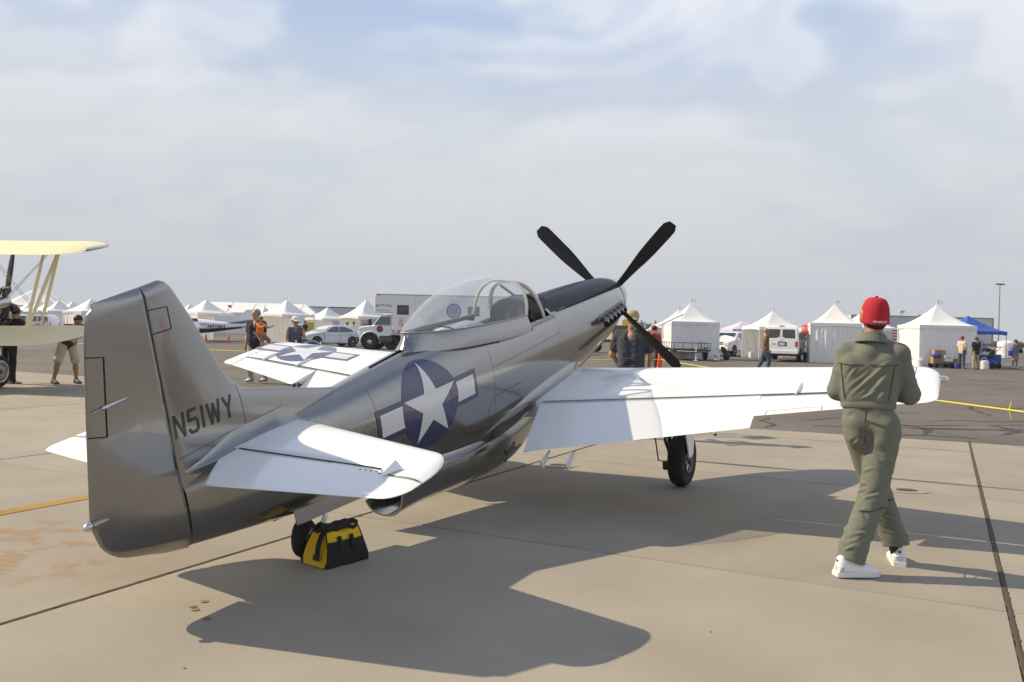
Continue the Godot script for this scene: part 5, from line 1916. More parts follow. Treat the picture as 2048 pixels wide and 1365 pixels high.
func make_ground() -> void:
	var field := ground_mat(Color(0.66, 0.56, 0.40), Color(0.74, 0.65, 0.50), 0.02, 0.05, 41, 0.8, 0.004)
	var gm := MB.new()
	gm.quad(Vector3(-3500, -0.03, -4500), Vector3(3500, -0.03, -4500), Vector3(3500, -0.03, 900), Vector3(-3500, -0.03, 900), Vector3.UP)
	struct("ground", gm, field)
	var am := ground_mat(Color(0.36, 0.337, 0.312), Color(0.48, 0.455, 0.425), 0.09, 0.45, 11, 0.86, 0.035, 3.0)
	var asp := MB.new()
	flat(PackedVector2Array([Vector2(-260, -150), Vector2(260, -128), Vector2(260, 60), Vector2(-260, 60)]), -0.014, asp)
	var asphalt := struct("asphalt", asp, am)
	# sealed cracks wandering over the asphalt
	var seal := mat(lin(0.045, 0.042, 0.040), 0.8)
	var e := edge_line()
	var on_asphalt := func(p: Vector2) -> bool:
		for k in e.size() - 1:
			if p.x >= e[k].x and p.x <= e[k + 1].x:
				return p.y < lerpf(e[k].y, e[k + 1].y, (p.x - e[k].x) / (e[k + 1].x - e[k].x)) - 0.02
		return false
	var starts := []
	for k in 60:
		starts.append([Vector2(rng.randf_range(-24, 24), -13.0 - pow(rng.randf(), 1.6) * 34.0), rng.randf_range(-0.45, 0.35) + (PI if rng.randf() < 0.5 else 0.0), rng.randf_range(2.5, 8.0), rng.randf_range(0.03, 0.085)])
	for k in 9:
		starts.append([Vector2(4.2 + k * 0.9, -14.2 - 0.55 * k + (1.2 if k % 2 else 0.0)), rng.randf_range(-0.7, 0.2), rng.randf_range(2.0, 5.0), 0.075])
	for k in 6:
		starts.append([Vector2(5.3 + k * 1.3, -13.6 - 0.25 * k), -1.2 + 0.25 * (k % 3), rng.randf_range(2.0, 4.0), 0.13])
	for st in starts:
		var p: Vector2 = st[0]
		var a: float = st[1]
		var left := PackedVector2Array()
		var right := PackedVector2Array()
		var n := int(st[2] / 0.16)
		for k in n:
			a += rng.randf_range(-0.5, 0.5) - (a - st[1]) * 0.15
			var d := Vector2.from_angle(a)
			p += d * 0.16
			if not on_asphalt.call(p):
				break
			var w: float = st[3] * (0.45 + 0.9 * rng.randf()) * minf(1.0, minf(k, n - k) / 4.0 + 0.2)
			left.append(p + d.orthogonal() * w * 0.5)
			right.append(p - d.orthogonal() * w * 0.5)
		if left.size() < 4:
			continue
		var mb := MB.new()
		var rows := []
		for k in left.size():
			rows.append(PackedVector3Array([Vector3(left[k].x, -0.009, left[k].y), Vector3(right[k].x, -0.009, right[k].y)]))
		mb.loft(rows, false, false, false, true, Vector3.UP)
		struct("crack_seal", mb, seal, asphalt)
	# concrete slabs on a dark bed, with sealant lines between them
	var bed := MB.new()
	var bp := PackedVector2Array(e)
	bp.append(Vector2(40, 12))
	bp.append(Vector2(-70, 12))
	flat(bp, -0.010, bed)
	var joint := mat(lin(0.035, 0.028, 0.022), 0.95)
	var apron := struct("concrete_apron", bed, joint)
	var tones := []
	for k in 3:
		var c: float = 1.0 + [0.0, -0.008, 0.010][k]
		tones.append(ground_mat(Color(0.535 * c, 0.503 * c, 0.452 * c), Color(0.665 * c, 0.633 * c, 0.58 * c), 0.16, 0.9, 21 + k, 0.93, 0.13, 1.6))
	var across := [-37.0, -32.3, -27.6, -23.2, -18.6, -13.9, -9.06, -4.20, 0.38, 5.05, 9.7, 14.4, 19.0, 23.6, 28.0, 33.0]
	var area := PackedVector2Array(e)
	area.append(Vector2(40, 4.5))
	area.append(Vector2(-70, 4.5))
	for i in across.size() - 1:
		for j in range(-2, 20):
			var shift := 0.22 if across[i + 1] < -8.0 else 0.0
			var a0 := 5.66 + 3.88 * (j - 2) + shift
			var a1 := a0 + 3.88
			var g := 0.009
			var q := PackedVector2Array()
			for c in [[across[i] + g * 1.3, a0 + g], [across[i + 1] - g * 1.3, a0 + g], [across[i + 1] - g * 1.3, a1 - g], [across[i] + g * 1.3, a1 - g]]:
				q.append(GB * c[0] + GA * c[1])
			for piece in Geometry2D.intersect_polygons(q, area):
				if piece.size() < 3:
					continue
				var ar := 0.0
				for k in piece.size():
					ar += piece[k].cross(piece[(k + 1) % piece.size()])
				if absf(ar) < 0.6:
					continue
				var inner := Geometry2D.offset_polygon(piece, -0.007)
				if inner.size() != 1 or inner[0].size() != piece.size():
					var mb0 := MB.new()
					flat(piece, 0.0, mb0)
					struct("concrete_slab", mb0, tones[(i * 7 + j * 5 + 20) % 3], apron)
					continue
				var mb := MB.new()
				flat(inner[0], 0.0, mb)
				# worn arris: match each outer corner with its nearest inner one
				for k in piece.size():
					var p0: Vector2 = piece[k]
					var p1: Vector2 = piece[(k + 1) % piece.size()]
					var n0 := p0
					var n1 := p1
					var d0 := 1e9
					var d1 := 1e9
					for w in inner[0]:
						if w.distance_to(p0) < d0:
							d0 = w.distance_to(p0)
							n0 = w
						if w.distance_to(p1) < d1:
							d1 = w.distance_to(p1)
							n1 = w
					mb.quad(Vector3(p0.x, -0.009, p0.y), Vector3(p1.x, -0.009, p1.y), Vector3(n1.x, 0, n1.y), Vector3(n0.x, 0, n0.y), Vector3.UP)
				struct("concrete_slab", mb, tones[(i * 7 + j * 5 + 20) % 3], apron)
	# raised, ragged sealant in the joint that runs under the tail
	for bline in [[-4.20, 2.0, 15.5, 0.034], [0.38, 2.0, 14.9, 0.034]]:
		var mb := MB.new()
		var rows := []
		var s: float = bline[1]
		while s < bline[2]:
			var w: float = bline[3] * rng.randf_range(0.3, 0.62)
			var o := rng.randf_range(-0.004, 0.004)
			var row := PackedVector3Array()
			for q in [[-w, 0.001], [-w * 0.4, 0.005], [w * 0.4, 0.005], [w, 0.001]]:
				var p: Vector2 = GB * (bline[0] + q[0] + o) + GA * s
				row.append(Vector3(p.x, q[1], p.y))
			rows.append(row)
			s += 0.035
		mb.loft(rows, false, false, false, true, Vector3.UP)
		struct("joint_sealant", mb, mat(lin(0.075, 0.052, 0.036), 0.95), apron)
	# yellow taxi line
	var yl := mat(lin(0.48, 0.28, 0.035), 0.8)
	yl.albedo_texture = ntex(noise(0.08, 4, 51), 512, Color(0.72, 0.72, 0.72), Color(1, 1, 1))
	yl.uv1_triplanar = true
	yl.uv1_world_triplanar = true
	var ym := MB.new()
	var c0 := GB * -6.58
	ym.quad(Vector3((c0 + GA * 3.2 - GB * 0.075).x, 0.004, (c0 + GA * 3.2 - GB * 0.075).y), Vector3((c0 + GA * 14.0 - GB * 0.075).x, 0.004, (c0 + GA * 14.0 - GB * 0.075).y), Vector3((c0 + GA * 14.0 + GB * 0.075).x, 0.004, (c0 + GA * 14.0 + GB * 0.075).y), Vector3((c0 + GA * 3.2 + GB * 0.075).x, 0.004, (c0 + GA * 3.2 + GB * 0.075).y), Vector3.UP)
	struct("painted_line", ym, yl, apron)
	# rust blotches soaked into the slab at the left
	var w := 512
	var img := Image.create(w, w, false, Image.FORMAT_RGBA8)
	var rn := noise(0.011, 5, 71)
	var rn2 := noise(0.05, 4, 72)
	for y in w:
		for x in w:
			var d := Vector2(x - w / 2.0, y - w / 2.0).length() / (w / 2.0)
			var v := rn.get_noise_2d(x, y) + 0.35 * rn2.get_noise_2d(x, y * 1.6)
			var a := clampf(smoothstep(-0.02, 0.45, v) * smoothstep(1.0, 0.45, d), 0.0, 1.0) * 0.62
			img.set_pixel(x, y, Color(0.74, 0.55, 0.34, a * 0.55))
	var rm := mat(Color.WHITE, 0.95)
	rm.albedo_texture = ImageTexture.create_from_image(img)
	rm.transparency = BaseMaterial3D.TRANSPARENCY_ALPHA
	var sm := MB.new()
	sm.quad(Vector3(-4.9, 0.004, -4.55), Vector3(-2.0, 0.004, -4.55), Vector3(-1.9, 0.004, -6.9), Vector3(-5.0, 0.004, -6.9), Vector3.UP)
	struct("rust_stain", sm, rm, apron)
	# tie-down pits and small coin-like spots
	var pit := mat(lin(0.05, 0.045, 0.04), 0.95)
	var pr := mat(lin(0.30, 0.26, 0.21), 0.9)
	for p in [Vector3(0.57, 0, -9.8), Vector3(4.05, 0, -8.72)]:
		var ring := MB.new()
		var rows := []
		for q in [[0.22, 0.004], [0.15, 0.006], [0.11, 0.005]]:
			var row := PackedVector3Array()
			for k in 24:
				var a := TAU * k / 24.0
				row.append(p + Vector3(cos(a) * q[0] * (1.0 + 0.08 * sin(a * 3.0)), q[1], sin(a) * q[0] * 0.8))
			rows.append(row)
		ring.loft(rows, true, false, false, true, Vector3.UP)
		var o := struct("tie_down_ring", ring, pr, apron)
		var inn := MB.new()
		var disc := PackedVector2Array()
		for k in 20:
			var a := TAU * k / 20.0
			disc.append(Vector2(p.x + cos(a) * 0.11, p.z + sin(a) * 0.085))
		flat(disc, 0.0048, inn)
		struct("pit", inn, pit, o)
	for p in [[-1.66, -4.72], [-1.69, -4.63], [-1.66, -4.58], [-1.55, -4.45]]:
		var sp := MB.new()
		flat(circle2(Vector2(p[0], p[1]), 0.021, 12), 0.0042, sp)
		struct("oil_spot", sp, mat(lin(0.22, 0.14, 0.08), 0.8), apron)
	var faint := mat(lin(0.17, 0.15, 0.125), 0.9)
	for k in 22:
		var sp := MB.new()
		var c := Vector2(rng.randf_range(-5.0, 6.0), -rng.randf_range(3.6, 12.0))
		var pts := PackedVector2Array()
		var rr := 0.004 + 0.009 * pow(rng.randf(), 2.0)
		for q in 10:
			pts.append(c + Vector2.from_angle(TAU * q / 10.0) * rr * rng.randf_range(0.7, 1.25))
		flat(pts, 0.0042, sp)
		struct("oil_spot", sp, faint, apron)
	# low scrub along the horizon
	var scrub := mat(lin(0.075, 0.08, 0.06), 0.95)
	var mb2 := MB.new()
	for k in 34:
		var d := rng.randf_range(420, 900)
		var ang := rng.randf_range(-0.62, 0.66)
		var c := Vector3(sin(ang) * d, 0, -cos(ang) * d)
		var wdt := rng.randf_range(4, 11)
		for q in 14:
			var o := c + Vector3(rng.randf_range(-wdt, wdt), 0, rng.randf_range(-2, 2))
			var hh := rng.randf_range(1.2, 3.4)
			mb2.ball(o + Vector3(0, hh, 0), Vector3(rng.randf_range(0.9, 2.2), hh, 1.3), Basis(Vector3.UP, rng.randf() * 3.0), 7, 5)
			for z in 10:
				mb2.ball(o + Vector3(rng.randf_range(-1.8, 1.8), hh * rng.randf_range(0.6, 2.15), rng.randf_range(-1, 1)), Vector3.ONE * rng.randf_range(0.25, 0.55), Basis(), 5, 3)
	var wood := obj("distant_trees", mb2, scrub)
	wood.set_meta("kind", "stuff")
	tag(wood, "low dark belt of trees far off along the horizon", "trees")

# ---------------------------------------------------------------- tool bag by the tail wheel
func make_tool_bag() -> void:
	var root := thing("tool_bag", "yellow and black open-mouthed tool bag standing against the tail wheel", "bag", Vector3(-1.12, 0, -5.60), deg_to_rad(52))
	var yel := cloth(lin(0.66, 0.42, 0.012), 31, 5.0, 5.0)
	var blk := cloth(lin(0.013, 0.012, 0.012), 32, 5.0, 5.0)
	# long axis x; cross-section slumps towards the mouth
	var L := 0.17
	var secs := []
	for k in 13:
		var q := k / 12.0
		var x := lerpf(-L, L, q)
		var sag := 0.012 * sin(q * 9.0)
		var end := pow(absf(q * 2.0 - 1.0), 3.0)
		secs.append([x, sag, end])
	var rows := []
	for s in secs:
		var row := PackedVector3Array()
		for p in [[-0.115, 0.006], [-0.122, 0.05], [-0.112, 0.12], [-0.085, 0.185], [-0.058, 0.228], [0.058, 0.228], [0.085, 0.185], [0.112, 0.12], [0.122, 0.05], [0.115, 0.006]]:
			var hgt: float = p[1] + (s[1] if p[1] > 0.2 else 0.0)
			row.append(Vector3(s[0] * (1.0 + (0.06 - 0.28 * hgt / 0.23) * (0.4 + 0.6 * absf(s[0]) / L)), hgt, p[0] * (1.0 + 0.05 * sin(s[0] * 40.0 + p[1] * 30.0) - 0.05 * s[2])))
		rows.append(row)
	var b := obj("bag_body", MB.new().loft(rows, true, true, true, true), yel, root)
	# black lower panels on both long faces with webbing loops
	for sg in [1.0, -1.0]:
		var pr := []
		for s in secs:
			var row := PackedVector3Array()
			for p in [[0.119, 0.003], [0.1275, 0.05], [0.1185, 0.115], [0.099, 0.160]]:
				row.append(Vector3(s[0] * (1.0 + (0.06 - 0.28 * p[1] / 0.23) * (0.4 + 0.6 * absf(s[0]) / L)), p[1], sg * (p[0] + 0.004) * (1.0 + 0.05 * sin(s[0] * 40.0 * sg + p[1] * 30.0) - 0.05 * s[2])))
			pr.append(row)
		var pan := obj("side_panel", MB.new().loft(pr, false, false, false, true, Vector3(0, 0.2, sg)), blk, b)
		for x in [-0.055, 0.045]:
			obj("webbing_loop", MB.new().box(Vector3(x, 0.150, sg * 0.112), Vector3(0.032, 0.085, 0.014), 0.005, Basis(Vector3.RIGHT, -sg * 0.42)), blk, pan)
	var rim := MB.new()
	var rp := []
	for k in 25:
		var a := TAU * k / 24.0
		rp.append(Vector3(clampf(cos(a) * 1.25, -1, 1) * L * 0.80, 0.232 + 0.010 * sin(a * 5.0) + 0.008 * sin(cos(a) * 9.0), clampf(sin(a) * 1.25, -1, 1) * 0.058))
	rim.tube(rp, 0.016, 8)
	obj("mouth_binding", rim, blk, root)
	var lid := MB.new()
	var lr := []
	for k in 9:
		var q := k / 8.0
		var row := PackedVector3Array()
		for j in 7:
			var x := lerpf(-L * 0.78, L * 0.78, j / 6.0)
			row.append(Vector3(x, 0.236 + 0.022 * sin(PI * q) + 0.006 * sin(x * 60.0), lerpf(-0.055, 0.055, q)))
		lr.append(row)
	lid.loft(lr, false, false, false, true, Vector3.UP)
	obj("zipped_top", lid, blk, root)
	# handle straps over the ends and corner piping
	var strap := []
	for k in 12:
		var q := k / 11.0
		strap.append([Vector3(-L * lerpf(0.72, 1.08, q) - 0.008 - 0.035 * sin(PI * q), lerpf(0.245, 0.075, q), 0.045 + 0.02 * sin(PI * q)), 0.020])
	var srow := []
	for s in strap:
		srow.append(PackedVector3Array([s[0] + Vector3(0, 0.003, -s[1]), s[0] + Vector3(0, -0.003, s[1]), s[0] + Vector3(0.006, -0.004, s[1]), s[0] + Vector3(0.006, 0.002, -s[1])]))
	var hs := obj("hand_strap", MB.new().loft(srow, true, true, true, false), blk, root)
	obj("buckle", MB.new().box(strap[-1][0] + Vector3(-0.006, -0.008, 0), Vector3(0.014, 0.036, 0.055), 0.004), M.cockpit_black, hs)
	for sg in [1.0, -1.0]:
		for e in [0, secs.size() - 1]:
			var pts := []
			for k in [9, 8, 7, 6, 5]:
				var p: Vector3 = rows[e][k]
				pts.append(Vector3(p.x, p.y, absf(p.z) * sg))
			obj("piping", MB.new().tube(pts, 0.0045, 6), blk, root)

# ---------------------------------------------------------------- cream biplane at the left edge
func make_biplane() -> void:
	var root := thing("biplane", "cream fabric biplane with radial engine parked at the left edge, right wings in view", "airplane", Vector3(-12.08, 0, -18.75), deg_to_rad(-10))
	# nose up by ten degrees about the wheels
	var t := Transform3D(root.basis * Basis(Vector3.RIGHT, deg_to_rad(14.0)), root.position)
	root.transform = t
	var pnl := func(span0: float, span1: float, z0: float, z1: float, y: float, dih: float) -> MB:
		var rings := []
		for k in 21:
			var q := k / 20.0
			var x := lerpf(span0, span1, 1.0 - pow(1.0 - q, 1.7))
			var te := clampf((x - (span1 - 0.75)) / 0.75, 0.0, 1.0)
			var e := sqrt(maxf(0.0, 1.0 - te * te))
			var a := lerpf(z0 + 0.45, z0, e)
			var b := lerpf(z0 + 0.62, z1, e)
			var rib := 0.004 * cos(x * TAU / 0.33)
			var p := PackedVector3Array()
			var m := 12
			for j in m + 1:
				var f := 1.0 - float(j) / m
				p.append(Vector3(x, y + dih * x + (0.095 + rib) * naca(f * f) * 1.9 * (0.25 + 0.75 * e) + 0.02 * sin(PI * f), lerpf(a, b, f * f)))
			for j in m:
				var f := float(j + 1) / m
				p.append(Vector3(x, y + dih * x - 0.05 * naca(f * f) * 1.6 * (0.25 + 0.75 * e) + 0.02 * sin(PI * f), lerpf(a, b, f * f)))
			rings.append(p)
		return MB.new().loft(rings)
	var top := obj("upper_wing", pnl.call(-3.7, 3.68, -1.0, 0.45, 2.98, 0.0), M.cream_fabric, root)
	var low := obj("lower_wing", pnl.call(0.2, 3.42, -0.55, 0.98, 1.16, 0.03), M.cream_fabric, root)
	obj("lower_wing", pnl.call(0.2, 3.42, -0.55, 0.98, 1.16, 0.03), M.cream_fabric, root).scale = Vector3(-1, 1, 1)
	obj("tip_bow", MB.new().ball(Vector3(3.60, 3.015, -0.30), Vector3(0.16, 0.03, 0.30)), M.bare_metal, top)
	obj("tip_bow", MB.new().ball(Vector3(3.30, 1.235, 0.20), Vector3(0.16, 0.028, 0.30)), M.bare_metal, low)
	var ai := MB.new()
	for l in [[Vector3(1.0, 1.205, 0.56), Vector3(2.55, 1.262, 0.50)], [Vector3(2.55, 1.262, 0.50), Vector3(2.72, 1.235, 0.86)]]:
		ai.tube([l[0], l[1]], 0.010, 5)
	obj("aileron_gap", ai, M.seam, low)
	# N struts and wires
	var st := MB.new()
	for seg in [[Vector3(2.02, 1.24, -0.28), Vector3(2.46, 2.95, -0.72)], [Vector3(2.20, 1.25, 0.42), Vector3(2.62, 2.95, -0.02)], [Vector3(2.20, 1.25, 0.42), Vector3(2.46, 2.95, -0.72)]]:
		var d: Vector3 = (seg[1] - seg[0]).normalized()
		st.loft([_lens(seg[0], d, 0.040, 0.018), _lens(seg[0].lerp(seg[1], 0.5), d, 0.055, 0.022), _lens(seg[1], d, 0.040, 0.018)])
	obj("interplane_strut", st, M.cream_fabric, root)
	for sg in [1.0, -1.0]:
		var cs := MB.new()
		for seg in [[Vector3(sg * 0.40, 1.90, -0.9), Vector3(sg * 0.62, 3.0, -0.75)], [Vector3(sg * 0.42, 1.95, -0.2), Vector3(sg * 0.62, 3.0, -0.05)], [Vector3(sg * 0.40, 1.90, -0.9), Vector3(sg * 0.62, 3.0, -0.05)]]:
			cs.tube([seg[0], seg[1]], 0.022, 8)
		obj("cabane_strut", cs, M.cream_fabric, root)
	var wires := MB.new()
	for seg in [[Vector3(0.45, 1.15, -0.3), Vector3(2.40, 2.98, -0.68)], [Vector3(0.45, 1.15, -0.2), Vector3(2.40, 2.98, -0.62)], [Vector3(2.40, 1.21, -0.25), Vector3(0.62, 2.98, -0.72)], [Vector3(2.40, 1.21, -0.18), Vector3(0.62, 2.98, -0.65)]]:
		wires.tube([seg[0], seg[1]], 0.006, 5)
	obj("bracing_wire", wires, M.bare_metal, root)
	# fuselage, open-cockpit, tapering aft out of the frame
	var rings := []
	for k in [[-1.25, 0.34, 0.30], [-1.1, 0.40, 0.40], [-0.4, 0.42, 0.46], [0.6, 0.42, 0.50], [1.6, 0.36, 0.44], [3.0, 0.2, 0.30], [4.4, 0.06, 0.16]]:
		var ring := PackedVector3Array()
		for j in 24:
			var a := TAU * j / 24.0
			ring.append(Vector3(signf(cos(a)) * pow(absf(cos(a)), 0.8) * k[1], 1.55 + signf(sin(a)) * pow(absf(sin(a)), 0.8) * k[2], k[0]))
		rings.append(ring)
	obj("fuselage", MB.new().loft(rings), M.cream_fabric, root)
	obj("fin", MB.new().slab(PackedVector2Array([Vector2(3.6, 1.6), Vector2(4.0, 2.5), Vector2(4.4, 2.7), Vector2(4.8, 2.4), Vector2(4.85, 1.5)]), -0.02, 0.02, Vector3.ZERO, Basis(Vector3(0, 0, 1), Vector3(0, 1, 0), Vector3(1, 0, 0))), M.cream_fabric, root)
	# radial engine
	var eng := obj("engine_crankcase", MB.new().lathe(Vector3(0, 1.55, -1.25), Vector3(0, 0, -1), [[0.26, 0.0], [0.28, 0.15], [0.22, 0.30], [0.12, 0.42], [0.05, 0.62]], 20), M.dark_metal, root)
	for k in 7:
		var a := TAU * k / 7.0 + PI / 2
		var d := Vector3(cos(a), sin(a), 0)
		var pr := []
		for j in 9:
			pr.append([0.085 if j % 2 else 0.10, 0.22 + 0.028 * j])
		obj("cylinder", MB.new().lathe(Vector3(0, 1.55, -1.42), d, pr, 14, false).box(Vector3(0, 1.55, -1.42) + d * 0.50, Vector3(0.16, 0.12, 0.16), 0.03, Basis(Vector3(0, 0, 1), a - PI / 2)), M.dark_metal, eng)
	obj("exhaust_collector", MB.new().tube([Vector3(0.30, 1.25, -1.3), Vector3(0.48, 1.45, -1.25), Vector3(0.50, 1.75, -1.2), Vector3(0.66, 1.96, -1.0)], 0.055, 12), M.dark_metal, eng)
	obj("oil_cooler_shell", MB.new().lathe(Vector3(0.42, 1.62, -1.05), Vector3(0, 0, -1), [[0.06, -0.2], [0.14, -0.1], [0.165, 0.1], [0.15, 0.24], [0.06, 0.30]], 20), M.bare_metal, eng)
	obj("exhaust_stub", MB.new().tube([Vector3(0.40, 1.92, -1.1), Vector3(0.95, 2.02, -0.9)], 0.022, 8), M.dark_metal, eng)
	var prop := MB.new()
	for q in 2:
		var b := Basis(Vector3(0, 0, 1), -0.35 + PI * q)
		var pr := []
		for k in 11:
			var f := k / 10.0
			var w := 0.085 * (0.6 + 0.7 * sin(PI * minf(1.0, f * 0.85 + 0.12))) * (1.0 if f < 0.92 else 0.7)
			var ring := PackedVector3Array()
			for j in 10:
				var a := TAU * j / 10.0
				ring.append(Vector3(0, 1.55, -1.78) + b * Vector3(cos(a) * w, 0.05 + 1.24 * f, sin(a) * 0.02 + cos(a) * w * 0.45))
			pr.append(ring)
		prop.loft(pr)
	obj("propeller", prop, M.blade, root)
	# undercarriage: local heights allow for the nose-up lean
	for sg in [1.0, -1.0]:
		var c := Vector3(sg * 1.04, 0.36, 0.0)
		wheel(root, c, Vector3(1, 0, 0), 0.36, 0.17, "main_wheel")
		obj("gear_leg", MB.new().tube([c + Vector3(-sg * 0.12, 0, 0), Vector3(sg * 0.34, 1.25, -0.45)], 0.06, 10).tube([c + Vector3(-sg * 0.12, 0, 0), Vector3(sg * 0.36, 1.2, 0.2)], 0.04, 10).box(Vector3(sg * 0.75, 0.78, -0.1), Vector3(0.30, 0.52, 0.34), 0.08, Basis(Vector3(0, 0, 1), -sg * 0.45)), M.black_plastic, root)
		obj("wheel_ring", MB.new().lathe(c + Vector3(sg * 0.085, 0, 0), Vector3(sg, 0, 0), [[0.235, 0.0], [0.24, 0.012], [0.22, 0.014], [0.215, 0.0]], 28), M.bare_metal, root)
	var ch := obj("wheel_chock", MB.new().slab(PackedVector2Array([Vector2(0, 0), Vector2(0.22, 0), Vector2(0.06, 0.12)]), -0.12, 0.12, Vector3.ZERO, Basis(Vector3(0, 0, 1), Vector3.UP, Vector3(-1, 0, 0))), M.black_plastic)
	ch.position = Vector3(-10.98, 0, -18.30)
	tag(ch, "black rubber chock behind the biplane's right wheel", "chock")

func _lens(c: Vector3, d: Vector3, chord: float, thick: float) -> PackedVector3Array:
	var z := Vector3(0, 0, 1)
	z = (z - d * z.dot(d)).normalized()
	var x := d.cross(z)
	var p := PackedVector3Array()
	for j in 12:
		var a := TAU * j / 12.0
		p.append(c + z * cos(a) * chord + x * sin(a) * thick)
	return p

# ---------------------------------------------------------------- marquees and canopies
func tent(label: String, at: Vector3, turn: float, size: float, eave: float, peak: float, walls: Array, m: Material, group := "", flag := 0.35, pow_r := 1.55, called := "peaked_tent") -> Node3D:
	var root := thing(called, label, "tent", at, turn, group)
	var h := size * 0.5
	var rings := []
	for k in 15:
		var q := k / 14.0
		var r := 1.0 - q
		var y := eave + (peak - eave) * pow(q, pow_r)
		# hips stay taut, faces hollow a little between them
		var ring := PackedVector3Array()
		for side in 4:
			for j in 6:
				var t := j / 6.0 * 2.0 - 1.0
				var p: Vector2 = [Vector2(t, -1), Vector2(1, t), Vector2(-t, 1), Vector2(-1, -t)][side]
				var hollow := 1.0 - 0.05 * (1.0 - t * t) * sin(PI * minf(1.0, q * 1.3))
				ring.append(Vector3(p.x * h * maxf(r, 0.012) * hollow, y - 0.06 * (1.0 - t * t) * r * (1 - r), p.y * h * maxf(r, 0.012) * hollow))
		rings.append(ring)
	obj("canopy", MB.new().loft(rings, true, false, true, true), m, root)
	var val := MB.new()
	for side in 4:
		var rows := []
		for j in 15:
			var t := j / 14.0 * 2.0 - 1.0
			var drop := 0.20 + 0.03 * absf(sin(j * 1.3)) - 0.05 * (1.0 - t * t)
			var p: Vector2 = [Vector2(t, -1), Vector2(1, t), Vector2(-t, 1), Vector2(-1, -t)][side] * h * 1.002
			rows.append(PackedVector3Array([Vector3(p.x, eave + 0.004, p.y), Vector3(p.x, eave - drop, p.y)]))
		var o: Vector2 = [Vector2(0, -1), Vector2(1, 0), Vector2(0, 1), Vector2(-1, 0)][side]
		val.loft(rows, false, false, false, true, Vector3(o.x, 0, o.y))
	obj("valance", val, m, root)
	for sx in [-1.0, 1.0]:
		for sz in [-1.0, 1.0]:
			obj("pole", MB.new().box(Vector3(sx * (h - 0.03), eave * 0.5, sz * (h - 0.03)), Vector3(0.045, eave, 0.045), 0.008), M.pole_white, root)
	for w in walls:
		var rows := []
		var sd: float = w * 3.1 + at.x
		for j in 49:
			var t := j / 48.0 * 2.0 - 1.0
			var row := PackedVector3Array()
			for k7 in 13:
				var k := k7 * 0.5
				var y := eave * (1.0 - k / 6.0)
				var belly := 0.026 * sin(t * 19.0 + sd + 2.2 * sin(y * 1.7 + sd)) * (0.35 + 0.65 * k / 6.0) + 0.016 * sin(t * 37.0 + y * 5.0 * sin(sd)) + 0.06 * sin(t * 3.0 + sd) * sin(PI * k / 6.0)
				var d := h - 0.05 + belly + (0.05 * k / 6.0)
				var p: Vector2 = [Vector2(t * h, -d), Vector2(d, t * h), Vector2(-t * h, d), Vector2(-d, -t * h)][w]
				row.append(Vector3(p.x, y, p.y))
			rows.append(row)
		var o: Vector2 = [Vector2(0, -1), Vector2(1, 0), Vector2(0, 1), Vector2(-1, 0)][w]
		obj("side_wall", MB.new().loft(rows, false, false, false, true, Vector3(o.x, 0, o.y)), m, root)
	if flag > 0.0:
		obj("finial", MB.new().tube([Vector3(0, peak - 0.08, 0), Vector3(0, peak + flag * 0.5, 0)], 0.025, 6), M.pole_white, root)
		var rows := []
		for j in 6:
			var q := j / 5.0
			rows.append(PackedVector3Array([Vector3(flag * 0.75 * q, peak + flag * (0.62 - 0.16 * q) + 0.02 * sin(q * 5.0), 0.03 * sin(q * 6.0)), Vector3(flag * 0.75 * q, peak + flag * (0.0 + 0.14 * q) + 0.02 * sin(q * 5.0), 0.03 * sin(q * 6.0))]))
		obj("pennant", MB.new().loft(rows, false, false, false, true, Vector3(0, 0, 1)), M.tent, root)
	return root

